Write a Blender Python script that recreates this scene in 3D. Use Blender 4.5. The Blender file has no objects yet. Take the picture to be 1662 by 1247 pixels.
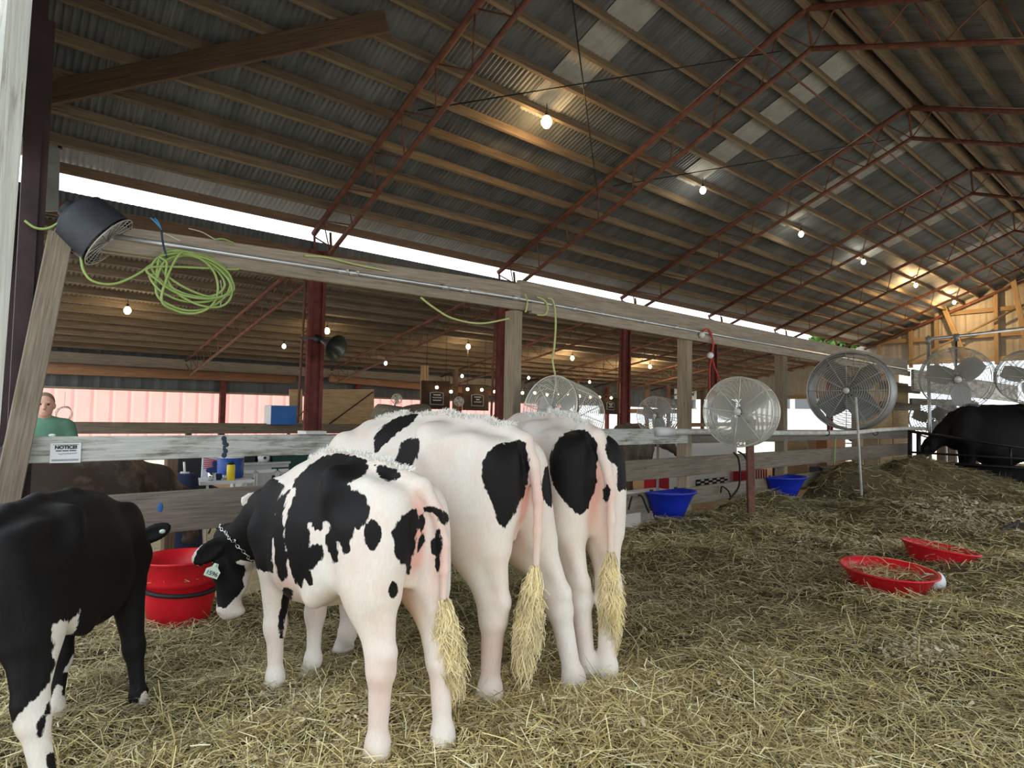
import bpy, math, random
import numpy as np
from mathutils import Vector, Matrix

random.seed(7)
rng = np.random.default_rng(11)
scene = bpy.context.scene
col = scene.collection
R = math.radians

# ------------------------------------------------------------------ camera
FPX, CX, CY, CAM_H = 1014.5, 831.0, 623.5, 1.4
YAW, PITCH, ROLL = R(49.035), R(2.69), R(1.03)
cf = np.array([math.cos(YAW) * math.cos(PITCH), math.sin(YAW) * math.cos(PITCH), math.sin(PITCH)])
cr = np.array([math.sin(YAW), -math.cos(YAW), 0.0])
cu = np.cross(cr, cf)
cr, cu = math.cos(ROLL) * cr + math.sin(ROLL) * cu, -math.sin(ROLL) * cr + math.cos(ROLL) * cu
CAM = np.array([0.0, 0.0, CAM_H])
cam_data = bpy.data.cameras.new('camera')
cam_data.sensor_fit = 'HORIZONTAL'
cam_data.sensor_width = 36.0
cam_data.lens = FPX / 1662.0 * 36.0
cam_data.clip_start = 0.05
cam_data.clip_end = 300
cam = bpy.data.objects.new('camera', cam_data)
col.objects.link(cam)
cam.matrix_world = Matrix(((cr[0], cu[0], -cf[0], CAM[0]), (cr[1], cu[1], -cf[1], CAM[1]), (cr[2], cu[2], -cf[2], CAM[2]), (0, 0, 0, 1)))
scene.camera = cam

# ------------------------------------------------------------------ sky, sun, exposure
vs = scene.view_settings
vs.view_transform = 'Standard'
vs.look = 'None'
vs.gamma = 1.0
vs.use_curve_mapping = False
vs.exposure = -0.06
world = bpy.data.worlds.new('sky')
scene.world = world
world.use_nodes = True
wn = world.node_tree
bg = wn.nodes['Background']
bg.inputs[0].default_value = (0.86, 0.94, 1.0, 1)
bg.inputs[1].default_value = 2.6
sun_d = bpy.data.lights.new('sun', 'SUN')
sun_d.energy = 7.0
sun_d.angle = R(1.0)
sun_d.color = (1.0, 0.93, 0.82)
sun = bpy.data.objects.new('sun', sun_d)
col.objects.link(sun)
sun.rotation_euler = Vector((-0.55, 0.45, -1.0)).to_track_quat('-Z', 'Y').to_euler()


def portal(name, loc, sx, sy, direction):
    d = bpy.data.lights.new(name, 'AREA')
    d.shape = 'RECTANGLE'
    d.size, d.size_y = sx, sy
    d.cycles.is_portal = True
    o = bpy.data.objects.new(name, d)
    col.objects.link(o)
    o.location = loc
    o.rotation_euler = Vector(direction).to_track_quat('-Z', 'Y').to_euler()


portal('front_daylight', (0.0, 7.0, 1.4), 20.0, 3.2, (1, 0, 0))
portal('side_daylight', (12.0, -2.6, 2.0), 27.0, 4.4, (0, 1, 0))
portal('far_daylight', (25.6, 3.0, 1.6), 13.0, 3.4, (-1, 0, 0))
portal('eave_daylight', (13.0, 9.2, 4.06), 25.5, 0.3, (0, -1, 0))
portal('lean_daylight', (13.0, 16.7, 0.8), 25.5, 2.0, (0, -1, 0))

scene.cycles.use_denoising = True
scene.cycles.max_bounces = 10
scene.cycles.diffuse_bounces = 6
scene.cycles.transparent_max_bounces = 24
scene.cycles.sample_clamp_indirect = 8.0
scene.cycles.caustics_reflective = False
scene.cycles.caustics_refractive = False


# ------------------------------------------------------------------ pixel of the 1662 x 1247 photograph -> point on a real plane
def ray(x, y):
    return cf + cr * (x - CX) / FPX - cu * (y - CY) / FPX


def hit(x, y, n, d):
    q = ray(x, y)
    n = np.array(n, float)
    return CAM + q * (d - CAM @ n) / (q @ n)


def at_y(x, y, Y):
    return hit(x, y, (0, 1, 0), Y)


def at_x(x, y, X):
    return hit(x, y, (1, 0, 0), X)


def at_z(x, y, Z=0.0):
    return hit(x, y, (0, 0, 1), Z)


def at_d(x, y, depth):
    return CAM + ray(x, y) * depth


# ------------------------------------------------------------------ materials
MATS = {}


def new_mat(name):
    m = bpy.data.materials.new(name)
    m.use_nodes = True
    nt = m.node_tree
    b = nt.nodes['Principled BSDF']
    MATS[name] = m
    return m, nt, b


def N(nt, t, **kw):
    n = nt.nodes.new(t)
    for k, v in kw.items():
        setattr(n, k, v)
    return n


def ramp(nt, fac, stops):
    r = N(nt, 'ShaderNodeValToRGB')
    e = r.color_ramp.elements
    while len(e) < len(stops):
        e.new(0.5)
    for i, (p, c) in enumerate(stops):
        e[i].position = p
        e[i].color = (*c, 1)
    nt.links.new(fac, r.inputs[0])
    return r.outputs[0]


def mix(nt, fac, a, b, mode='MIX'):
    m = N(nt, 'ShaderNodeMix', data_type='RGBA', blend_type=mode)
    for s, v in ((0, fac), (6, a), (7, b)):
        if isinstance(v, (int, float)):
            m.inputs[s].default_value = v
        elif isinstance(v, tuple):
            m.inputs[s].default_value = (*v, 1)
        else:
            nt.links.new(v, m.inputs[s])
    return m.outputs[2]


def math_n(nt, op, a, b=None, clamp=False):
    m = N(nt, 'ShaderNodeMath', operation=op, use_clamp=clamp)
    for i, v in enumerate((a, b)):
        if v is None:
            continue
        if isinstance(v, (int, float)):
            m.inputs[i].default_value = v
        else:
            nt.links.new(v, m.inputs[i])
    return m.outputs[0]


def coords(nt, scale=(1, 1, 1), kind='Object', loc=(0, 0, 0)):
    tc = N(nt, 'ShaderNodeTexCoord')
    mp = N(nt, 'ShaderNodeMapping')
    mp.inputs['Scale'].default_value = scale
    mp.inputs['Location'].default_value = loc
    nt.links.new(tc.outputs[kind], mp.inputs[0])
    return mp.outputs[0]


def noise(nt, vec, scale, detail=4, rough=0.6, dist=0.0):
    n = N(nt, 'ShaderNodeTexNoise')
    n.inputs['Scale'].default_value = scale
    n.inputs['Detail'].default_value = detail
    n.inputs['Roughness'].default_value = rough
    n.inputs['Distortion'].default_value = dist
    nt.links.new(vec, n.inputs['Vector'])
    return n.outputs['Fac']


def bump(nt, b, h, strength=0.3, dist=0.01):
    n = N(nt, 'ShaderNodeBump')
    n.inputs['Strength'].default_value = strength
    n.inputs['Distance'].default_value = dist
    nt.links.new(h, n.inputs['Height'])
    nt.links.new(n.outputs[0], b.inputs['Normal'])


def plain(name, c, rough=0.6, metal=0.0, var=0.0, spec=0.4, scale=6.0, emit=None):
    m, nt, b = new_mat(name)
    b.inputs['Roughness'].default_value = rough
    b.inputs['Metallic'].default_value = metal
    b.inputs['Specular IOR Level'].default_value = spec
    if var:
        f = noise(nt, coords(nt), scale, 5)
        cc = ramp(nt, f, [(0.3, tuple(x * (1 - var) for x in c)), (0.7, tuple(min(1, x * (1 + var)) for x in c))])
        nt.links.new(cc, b.inputs['Base Color'])
    else:
        b.inputs['Base Color'].default_value = (*c, 1)
    if emit:
        b.inputs['Emission Color'].default_value = (*emit[0], 1)
        b.inputs['Emission Strength'].default_value = emit[1]
    return m


def wood(name, dark, light, grain=1.0, rough=0.8, knots=True, tint_by_object=0.25):
    m, nt, b = new_mat(name)
    oi = N(nt, 'ShaderNodeObjectInfo')
    tc = N(nt, 'ShaderNodeTexCoord')
    add = N(nt, 'ShaderNodeVectorMath', operation='ADD')
    cmb = N(nt, 'ShaderNodeCombineXYZ')
    nt.links.new(math_n(nt, 'MULTIPLY', oi.outputs['Random'], 37.0), cmb.inputs[0])
    nt.links.new(tc.outputs['Object'], add.inputs[0])
    nt.links.new(cmb.outputs[0], add.inputs[1])
    mp = N(nt, 'ShaderNodeMapping')
    mp.inputs['Scale'].default_value = (0.9, 14 * grain, 14 * grain)
    nt.links.new(add.outputs[0], mp.inputs[0])
    g = noise(nt, mp.outputs[0], 2.2, 6, 0.65, 0.7)
    mp2 = N(nt, 'ShaderNodeMapping')
    mp2.inputs['Scale'].default_value = (2.5, 70 * grain, 70 * grain)
    nt.links.new(add.outputs[0], mp2.inputs[0])
    g2 = noise(nt, mp2.outputs[0], 1.5, 3)
    blot = noise(nt, add.outputs[0], 1.7, 3)
    c = ramp(nt, g, [(0.32, dark), (0.68, light)])
    c = mix(nt, 0.45, c, ramp(nt, g2, [(0.35, tuple(x * 0.6 for x in dark)), (0.65, light)]))
    c = mix(nt, math_n(nt, 'MULTIPLY', blot, 0.5), c, tuple(x * 0.65 for x in dark))
    if knots:
        mp3 = N(nt, 'ShaderNodeMapping')
        mp3.inputs['Scale'].default_value = (1.3, 4.5, 4.5)
        nt.links.new(add.outputs[0], mp3.inputs[0])
        v = N(nt, 'ShaderNodeTexVoronoi')
        v.inputs['Scale'].default_value = 1.6
        nt.links.new(mp3.outputs[0], v.inputs['Vector'])
        k = ramp(nt, v.outputs['Distance'], [(0.03, (1, 1, 1)), (0.09, (0, 0, 0))])
        c = mix(nt, math_n(nt, 'MULTIPLY', k, 0.7), c, tuple(x * 0.4 for x in dark))
    hv = math_n(nt, 'ADD', math_n(nt, 'MULTIPLY', oi.outputs['Random'], tint_by_object * 2), 1 - tint_by_object)
    hs = N(nt, 'ShaderNodeHueSaturation')
    nt.links.new(hv, hs.inputs['Value'])
    nt.links.new(c, hs.inputs['Color'])
    nt.links.new(hs.outputs[0], b.inputs['Base Color'])
    b.inputs['Roughness'].default_value = rough
    b.inputs['Specular IOR Level'].default_value = 0.25
    bump(nt, b, math_n(nt, 'ADD', g, g2), 0.35, 0.006)
    return m


def painted_wood(name, paint, bare, amount=0.5, grain=1.0):
    m, nt, b = new_mat(name)
    mp = coords(nt, (1.2, 16 * grain, 16 * grain))
    g = noise(nt, mp, 2.0, 7, 0.7, 0.5)
    g2 = noise(nt, coords(nt, (2.0, 40 * grain, 40 * grain)), 1.6, 4, 0.6)
    blot = noise(nt, coords(nt, (1, 2.5, 2.5)), 2.4, 5, 0.65)
    s = math_n(nt, 'ADD', math_n(nt, 'MULTIPLY', g, 0.55), math_n(nt, 'MULTIPLY', blot, 0.45))
    f = ramp(nt, s, [(amount - 0.06, (0, 0, 0)), (amount + 0.05, (1, 1, 1))])
    pc = ramp(nt, g2, [(0.3, tuple(x * 0.7 for x in paint)), (0.7, paint)])
    bc = ramp(nt, g2, [(0.3, tuple(x * 0.55 for x in bare)), (0.7, bare)])
    nt.links.new(mix(nt, f, bc, pc), b.inputs['Base Color'])
    b.inputs['Roughness'].default_value = 0.85
    b.inputs['Specular IOR Level'].default_value = 0.25
    bump(nt, b, math_n(nt, 'ADD', g, g2), 0.4, 0.006)
    return m


def rusty(name, a, c, rough=0.75):
    m, nt, b = new_mat(name)
    f = noise(nt, coords(nt), 7, 6, 0.7)
    nt.links.new(ramp(nt, f, [(0.35, a), (0.68, c)]), b.inputs['Base Color'])
    b.inputs['Roughness'].default_value = rough
    b.inputs['Metallic'].default_value = 0.15
    return m


def roof_metal(name, a, c, rough=0.5, metal=0.5):
    m, nt, b = new_mat(name)
    f = noise(nt, coords(nt, (1.2, 0.5, 0.5)), 1.6, 5, 0.65)
    f2 = noise(nt, coords(nt, (9, 0.7, 0.7)), 2.0, 4)
    s = math_n(nt, 'ADD', math_n(nt, 'MULTIPLY', f, 0.6), math_n(nt, 'MULTIPLY', f2, 0.4))
    nt.links.new(ramp(nt, s, [(0.35, a), (0.65, c)]), b.inputs['Base Color'])
    b.inputs['Roughness'].default_value = rough
    b.inputs['Metallic'].default_value = metal
    return m


wood('purlin_wood', (0.14, 0.10, 0.068), (0.35, 0.275, 0.19))
wood('dark_wood', (0.12, 0.075, 0.05), (0.27, 0.18, 0.12))
wood('rail_wood', (0.15, 0.12, 0.09), (0.34, 0.285, 0.215))
wood('gray_wood', (0.17, 0.145, 0.12), (0.40, 0.35, 0.29))
wood('post_wood', (0.19, 0.15, 0.105), (0.40, 0.33, 0.24))
wood('beam_wood', (0.25, 0.21, 0.165), (0.50, 0.43, 0.34))
wood('girt_wood', (0.28, 0.195, 0.11), (0.52, 0.39, 0.24))
wood('log_wood', (0.22, 0.11, 0.06), (0.42, 0.23, 0.13))
wood('plywood', (0.45, 0.30, 0.15), (0.66, 0.48, 0.27), grain=0.4)
wood('sign_wood', (0.05, 0.03, 0.02), (0.13, 0.08, 0.05))
painted_wood('white_painted_wood', (0.80, 0.84, 0.80), (0.36, 0.34, 0.30), 0.44)
painted_wood('worn_rail_wood', (0.62, 0.64, 0.59), (0.27, 0.25, 0.21), 0.47)
painted_wood('peeling_wood', (0.78, 0.77, 0.72), (0.26, 0.21, 0.16), 0.47)
rusty('rust_steel', (0.11, 0.043, 0.03), (0.245, 0.10, 0.068))
rusty('maroon_steel', (0.10, 0.022, 0.02), (0.21, 0.05, 0.042))
rusty('dark_steel', (0.025, 0.014, 0.015), (0.05, 0.026, 0.028))
rusty('light_steel', (0.30, 0.15, 0.07), (0.52, 0.33, 0.17))
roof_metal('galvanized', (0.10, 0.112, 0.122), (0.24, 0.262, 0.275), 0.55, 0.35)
roof_metal('lit_eave_metal', (0.40, 0.43, 0.44), (0.62, 0.65, 0.66), 0.5, 0.3)  # paler roof metal: sky light from the slot put into the colour
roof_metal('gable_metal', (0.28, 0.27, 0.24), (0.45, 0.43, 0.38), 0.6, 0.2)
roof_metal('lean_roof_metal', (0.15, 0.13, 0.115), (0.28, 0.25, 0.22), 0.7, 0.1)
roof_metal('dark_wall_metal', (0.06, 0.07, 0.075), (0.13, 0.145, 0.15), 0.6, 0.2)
plain('red_siding', (0.68, 0.315, 0.285), 0.6, var=0.04, scale=2)
plain('skylight_sheet', (0.42, 0.43, 0.42), 0.5, var=0.15)
plain('white_metal', (0.80, 0.81, 0.79), 0.4, 0.1)
plain('cage_wire', (0.74, 0.74, 0.66), 0.4, 0.3)
plain('gray_wire', (0.50, 0.50, 0.47), 0.45, 0.4)
plain('drum_gray', (0.30, 0.31, 0.30), 0.5, 0.4, var=0.2)
plain('dark_drum', (0.035, 0.04, 0.05), 0.6, 0.1, var=0.3)
plain('blade_gray', (0.42, 0.43, 0.42), 0.45, 0.4)
plain('conduit', (0.62, 0.66, 0.68), 0.35, 0.7, var=0.15)
plain('white_pipe', (0.68, 0.68, 0.63), 0.5, 0.0, var=0.25)
plain('black_metal', (0.012, 0.012, 0.014), 0.5, 0.2)
plain('horn_metal', (0.11, 0.115, 0.11), 0.35, 0.7)
plain('green_cord', (0.30, 0.42, 0.13), 0.5)
plain('yellow_green_cord', (0.55, 0.62, 0.25), 0.5)
plain('red_cord', (0.50, 0.05, 0.03), 0.5)
plain('black_rubber', (0.012, 0.012, 0.013), 0.6)
plain('blue_twine', (0.08, 0.35, 0.62), 0.6)
plain('dark_twine', (0.03, 0.05, 0.08), 0.7)
plain('pale_twine', (0.62, 0.56, 0.48), 0.8)
plain('red_plastic', (0.62, 0.012, 0.022), 0.35, var=0.12)
plain('blue_plastic', (0.010, 0.030, 0.42), 0.35, var=0.1)
plain('cooler_blue', (0.012, 0.075, 0.33), 0.4)
plain('tarp_blue', (0.03, 0.16, 0.50), 0.5, var=0.15)
plain('white_plastic', (0.80, 0.82, 0.82), 0.4)
plain('yellow_plastic', (0.80, 0.60, 0.03), 0.4)
plain('navy_cloth', (0.02, 0.03, 0.07), 0.9, var=0.3)
plain('dark_cloth', (0.03, 0.03, 0.035), 0.9, var=0.2)
plain('green_cloth', (0.02, 0.06, 0.05), 0.9)
plain('cabinet_white', (0.52, 0.54, 0.54), 0.5, var=0.08)
plain('paper', (0.74, 0.76, 0.78), 0.8)
plain('ink', (0.03, 0.03, 0.035), 0.8)
plain('chalk_white', (0.8, 0.8, 0.8), 0.9)
plain('chalkboard', (0.008, 0.008, 0.010), 0.7)
plain('gray_frame', (0.35, 0.36, 0.38), 0.6)
plain('tag_plastic', (0.72, 0.86, 0.72), 0.5)
plain('chrome', (0.75, 0.75, 0.76), 0.2, 1.0)
plain('basket_weave', (0.22, 0.20, 0.15), 0.9, var=0.3, scale=30)
plain('red_paper', (0.65, 0.09, 0.12), 0.7)
plain('plaid_red', (0.40, 0.02, 0.03), 0.9)
plain('bulb_glow', (1, 0.9, 0.7), 0.3, emit=((1.0, 0.72, 0.36), 9.0))
plain('bulb_white', (1, 0.97, 0.9), 0.3, emit=((1.0, 0.95, 0.80), 9.0))
plain('socket', (0.05, 0.045, 0.04), 0.5)
plain('skin_tone', (0.62, 0.36, 0.27), 0.55, var=0.06)
plain('hair_short', (0.23, 0.15, 0.10), 0.9)
plain('shirt_green', (0.10, 0.22, 0.15), 0.9, var=0.15)
plain('jeans', (0.04, 0.075, 0.19), 0.9, var=0.2)
plain('hay_stalk', (0.46, 0.39, 0.20), 0.8, var=0.3, scale=20)
plain('eye_dark', (0.010, 0.008, 0.006), 0.12)
plain('trailer_white', (0.75, 0.76, 0.76), 0.5)
plain('trailer_glass', (0.13, 0.14, 0.15), 0.5, spec=0.2)
plain('ground_gravel', (0.42, 0.38, 0.32), 0.95, var=0.2)
plain('tree_leaf', (0.10, 0.20, 0.04), 0.8, var=0.4, scale=9)
plain('bark', (0.10, 0.07, 0.05), 0.9)
plain('barn_floor', (0.46, 0.37, 0.22), 0.95, var=0.25, scale=9)


# ------------------------------------------------------------------ object helpers
def set_props(o, label=None, cat=None, group=None, kind=None):
    if label:
        o['label'] = label
    if cat:
        o['category'] = cat
    if group:
        o['group'] = group
    if kind:
        o['kind'] = kind
    return o


def root(name, loc, label, cat, group=None, rz=0.0):
    o = bpy.data.objects.new(name, None)
    col.objects.link(o)
    o.empty_display_size = 0.1
    o.matrix_world = Matrix.Translation(Vector(loc)) @ Matrix.Rotation(rz, 4, 'Z')
    return set_props(o, label, cat, group)


class MB:
    """collects faces with a material slot each and links them as ONE mesh object"""

    def __init__(self):
        self.v, self.f, self.mi, self.n = [], [], [], 0

    def add(self, vs, fs, mi=0):
        vs = np.asarray(vs, float).reshape(-1, 3)
        self.v.append(vs)
        self.f += [tuple(i + self.n for i in f) for f in fs]
        self.mi += [mi] * len(fs)
        self.n += len(vs)
        return self

    def hexa(self, p, mi=0):
        return self.add(p, [(0, 3, 2, 1), (4, 5, 6, 7), (0, 1, 5, 4), (1, 2, 6, 5), (2, 3, 7, 6), (3, 0, 4, 7)], mi)

    def box(self, c, s, mi=0, rot=None):
        x, y, z = (q / 2 for q in s)
        p = np.array([(-x, -y, -z), (x, -y, -z), (x, y, -z), (-x, y, -z), (-x, -y, z), (x, -y, z), (x, y, z), (-x, y, z)])
        if rot is not None:
            p = p @ np.array(rot).T
        return self.hexa(p + np.array(c, float), mi)

    def bar(self, a, b, w, h, mi=0, up=(0, 0, 1)):
        a, b = np.array(a, float), np.array(b, float)
        d = b - a
        L = np.linalg.norm(d)
        d /= L
        up = np.array(up, float)
        s = np.cross(up, d)
        if np.linalg.norm(s) < 1e-4:
            s = np.cross((1, 0, 0), d)
        s /= np.linalg.norm(s)
        t = np.cross(d, s)
        p = []
        for e in (a, b):
            p += [e - s * w / 2 - t * h / 2, e + s * w / 2 - t * h / 2, e + s * w / 2 + t * h / 2, e - s * w / 2 + t * h / 2]
        return self.add(p, [(0, 3, 2, 1), (4, 5, 6, 7), (0, 1, 5, 4), (1, 2, 6, 5), (2, 3, 7, 6), (3, 0, 4, 7)], mi)

    def tube(self, path, r, n=8, mi=0, closed=False, caps=True):
        P = np.array(path, float)
        m = len(P)
        rr = np.full(m, r, float) if np.isscalar(r) else np.array(r, float)
        if closed:
            T = np.roll(P, -1, 0) - np.roll(P, 1, 0)
        else:
            T = np.gradient(P, axis=0)
        T /= np.maximum(np.linalg.norm(T, axis=1, keepdims=True), 1e-9)
        ref = np.array((0, 0, 1.0)) if abs(T[0][2]) < 0.9 else np.array((1.0, 0, 0))
        u = np.cross(T[0], ref)
        u /= np.linalg.norm(u)
        vs = []
        an = np.arange(n) * 2 * math.pi / n
        for i in range(m):
            u = u - T[i] * (u @ T[i])
            u /= max(np.linalg.norm(u), 1e-9)
            w = np.cross(T[i], u)
            vs.append(P[i] + rr[i] * (np.cos(an)[:, None] * u + np.sin(an)[:, None] * w))
        fs = []
        for i in range(m if closed else m - 1):
            j = (i + 1) % m
            for k in range(n):
                fs.append((i * n + k, i * n + (k + 1) % n, j * n + (k + 1) % n, j * n + k))
        if caps and not closed:
            fs.append(tuple(range(n))[::-1])
            fs.append(tuple((m - 1) * n + k for k in range(n)))
        return self.add(np.vstack(vs), fs, mi)

    def ring(self, c, axis, rad, r, n=40, k=5, mi=0):
        c, a = np.array(c, float), np.array(axis, float)
        a /= np.linalg.norm(a)
        u = np.cross(a, (0, 0, 1) if abs(a[2]) < 0.9 else (1, 0, 0))
        u /= np.linalg.norm(u)
        w = np.cross(a, u)
        t = np.arange(n) * 2 * math.pi / n
        return self.tube(c + rad * (np.cos(t)[:, None] * u + np.sin(t)[:, None] * w), r, k, mi, closed=True)

    def lathe(self, prof, c=(0, 0, 0), axis=(0, 0, 1), n=32, mi=0, close=True):
        a = np.array(axis, float)
        a /= np.linalg.norm(a)
        u = np.cross(a, (0, 0, 1) if abs(a[2]) < 0.9 else (1, 0, 0))
        u /= np.linalg.norm(u)
        w = np.cross(a, u)
        t = np.arange(n) * 2 * math.pi / n
        cs = np.cos(t)[:, None] * u + np.sin(t)[:, None] * w
        vs = np.vstack([np.array(c, float) + a * z + cs * r for r, z in prof])
        fs = []
        for i in range(len(prof) - 1):
            for k in range(n):
                fs.append((i * n + k, i * n + (k + 1) % n, (i + 1) * n + (k + 1) % n, (i + 1) * n + k))
        if close:
            fs.append(tuple(range(n))[::-1])
            fs.append(tuple((len(prof) - 1) * n + k for k in range(n)))
        return self.add(vs, fs, mi)

    def ball(self, c, r, n=14, mi=0, sc=(1, 1, 1), rot=None):
        vs, fs = [], []
        h = n // 2
        for i in range(h + 1):
            th = math.pi * i / h
            for k in range(n):
                ph = 2 * math.pi * k / n
                vs.append((math.sin(th) * math.cos(ph), math.sin(th) * math.sin(ph), math.cos(th)))
        for i in range(h):
            for k in range(n):
                fs.append((i * n + k, (i + 1) * n + k, (i + 1) * n + (k + 1) % n, i * n + (k + 1) % n))
        vs = np.array(vs) * r * np.array(sc)
        if rot is not None:
            vs = vs @ np.array(rot).T
        return self.add(vs + np.array(c, float), fs, mi)

    def build(self, name, mats, parent=None, smooth=False, frame=None, **props):
        """frame: 4x4 matrix of the object; vertices collected here are in world space and are moved into it"""
        me = bpy.data.meshes.new(name)
        V = np.vstack(self.v)
        if frame is not None:
            inv = np.array(frame.inverted())
            V = V @ inv[:3, :3].T + inv[:3, 3]
        me.from_pydata(V.tolist(), [], self.f)
        if isinstance(mats, str):
            mats = [mats]
        for m in mats:
            me.materials.append(MATS[m])
        if len(mats) > 1:
            me.polygons.foreach_set('material_index', np.array(self.mi, dtype=np.int32))
        if smooth:
            me.polygons.foreach_set('use_smooth', np.ones(len(me.polygons), dtype=bool))
        me.update()
        o = bpy.data.objects.new(name, me)
        col.objects.link(o)
        if frame is not None:
            o.matrix_world = frame
        if parent is not None:
            wm = o.matrix_world.copy()
            o.parent = parent
            pm = PM.get(parent.name) or parent.matrix_world
            o.matrix_parent_inverse = pm.inverted()
            o.matrix_basis = wm
            PM[o.name] = wm
        return set_props(o, **props) if props else o


PM = {}


def axis_frame(a, b, up=(0, 0, 1)):
    """frame at a whose local x runs to b: keeps wood grain along the board"""
    x = (Vector(b) - Vector(a)).normalized()
    z = Vector(up)
    y = z.cross(x)
    if y.length < 1e-4:
        y = Vector((0, 1, 0))
    y.normalize()
    z = x.cross(y)
    return Matrix(((x[0], y[0], z[0], a[0]), (x[1], y[1], z[1], a[1]), (x[2], y[2], z[2], a[2]), (0, 0, 0, 1)))


def board(name, a, b, w, h, mat, parent=None, up=(0, 0, 1), **props):
    """w sideways, h along up; bevelled a little by chamfered corners"""
    a, b = np.array(a, float), np.array(b, float)
    fr = axis_frame(a, b, up)
    L = float(np.linalg.norm(b - a))
    c = min(w, h) * 0.08
    sec = [(-w / 2 + c, -h / 2), (w / 2 - c, -h / 2), (w / 2, -h / 2 + c), (w / 2, h / 2 - c), (w / 2 - c, h / 2), (-w / 2 + c, h / 2), (-w / 2, h / 2 - c), (-w / 2, -h / 2 + c)]
    vs, fs = [], []
    nseg = 2
    for i in range(nseg):
        vs += [(L * i / (nseg - 1), y, z) for y, z in sec]
    for k in range(8):
        fs.append((k, (k + 1) % 8, 8 + (k + 1) % 8, 8 + k))
    fs += [tuple(range(8))[::-1], tuple(range(8, 16))]
    m = np.array(fr)
    V = np.array(vs) @ m[:3, :3].T + m[:3, 3]
    return MB().add(V, fs).build(name, mat, parent, frame=fr, **props)


def spline(pts, n=60, closed=False):
    P = np.array(pts, float)
    m = len(P)
    out = []
    segs = m if closed else m - 1
    per = max(2, n // segs)
    for i in range(segs):
        if closed:
            p0, p1, p2, p3 = P[(i - 1) % m], P[i], P[(i + 1) % m], P[(i + 2) % m]
        else:
            p0, p1, p2, p3 = P[max(i - 1, 0)], P[i], P[i + 1], P[min(i + 2, m - 1)]
        for k in range(per):
            t = k / per
            out.append(0.5 * (2 * p1 + (p2 - p0) * t + (2 * p0 - 5 * p1 + 4 * p2 - p3) * t * t + (3 * p1 - p0 - 3 * p2 + p3) * t ** 3))
    if not closed:
        out.append(P[-1])
    return np.array(out)
# ================================================================== THE BARN
X_FRONT, X_BACK, BAY = 0.2, 25.8, 3.66
Y_R, Z_R, Y_E = 3.288, 6.462, 9.068
T = 0.4007                                    # pitch of the main roof
Y_S = -2.5                                    # eave on the open side
LT, LZ, LY = 0.18, 3.85, 16.4                 # pitch, top and outer edge of the lean-to


def roof_z(Y):
    return Z_R - T * (Y - Y_R) if Y > Y_R else Z_R - T * (Y_R - Y)


def lean_z(Y):
    return LZ - LT * (Y - Y_E)


# ---- ground and floor
def slab(name, x0, x1, y0, y1, z, mat, kind='structure', thick=0.1):
    return MB().box(((x0 + x1) / 2, (y0 + y1) / 2, z - thick / 2), (x1 - x0, y1 - y0, thick)).build(name, mat, kind=kind)


slab('ground', -60, 140, -60, 90, -0.32, 'ground_gravel')
slab('floor', 0.2, 25.8, -2.5, 16.4, -0.2, 'barn_floor')


# ---- corrugated sheets, real corrugations running down the slope
def corrugated(name, xs, top, bottom, mat, period=0.068, amp=0.013, kind='structure', axis='x', **kw):
    """top/bottom: functions of the running coordinate giving 3D points"""
    n = int((xs[1] - xs[0]) / (period / 4)) + 1
    s = np.linspace(xs[0], xs[1], n)
    off = amp * np.sin(2 * math.pi * s / period)
    A = np.array([top(v) for v in s])
    B = np.array([bottom(v) for v in s])
    run = np.array((1, 0, 0)) if axis == 'x' else np.array((0, 1, 0))
    nr = np.cross(run, (B - A)[0])
    nr = nr / np.linalg.norm(nr)
    A = A + off[:, None] * nr
    B = B + off[:, None] * nr
    V = np.empty((2 * n, 3))
    V[0::2], V[1::2] = A, B
    fs = [(2 * i, 2 * i + 1, 2 * i + 3, 2 * i + 2) for i in range(n - 1)]
    return MB().add(V, fs).build(name, mat, smooth=True, kind=kind, **kw)


SH = 0.165                                    # sheet above the truss line (purlins stand between)
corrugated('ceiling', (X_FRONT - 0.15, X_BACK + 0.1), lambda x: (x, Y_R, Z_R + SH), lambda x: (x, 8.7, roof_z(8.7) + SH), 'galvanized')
corrugated('ceiling', (X_FRONT - 0.15, X_BACK + 0.1), lambda x: (x, 8.7, roof_z(8.7) + SH), lambda x: (x, Y_E + 0.06, roof_z(Y_E + 0.06) + SH), 'lit_eave_metal')
corrugated('ceiling', (X_FRONT - 0.15, X_BACK + 0.1), lambda x: (x, Y_S - 0.4, roof_z(Y_S - 0.4) + SH), lambda x: (x, Y_R, Z_R + SH), 'galvanized')
corrugated('ceiling', (X_FRONT, X_BACK), lambda x: (x, Y_E + 0.04, lean_z(Y_E) + 0.10), lambda x: (x, LY + 0.3, lean_z(LY + 0.3) + 0.17), 'lean_roof_metal')

# pale corrugated sheets let into the near slope, one per bay
for i, x in enumerate((5.37, 8.95, 12.32, 16.6, 20.2)):
    o = corrugated('skylight_panel', (x, x + 0.58), lambda v: (v, Y_R + 0.12, roof_z(Y_R + 0.12) + SH - 0.014), lambda v: (v, 6.14, roof_z(6.14) + SH - 0.014), 'skylight_sheet')
    set_props(o, ['pale translucent roof sheet above the warm glowing bulb, nearest of the five', 'pale translucent roof sheet, second of five going down the barn', 'pale translucent roof sheet, third of five going down the barn', 'pale translucent roof sheet, fourth of five going down the barn', 'pale translucent roof sheet closest to the gable end'][i], 'roof panel', 'pale sheets in the corrugated roof', 'thing')

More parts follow.
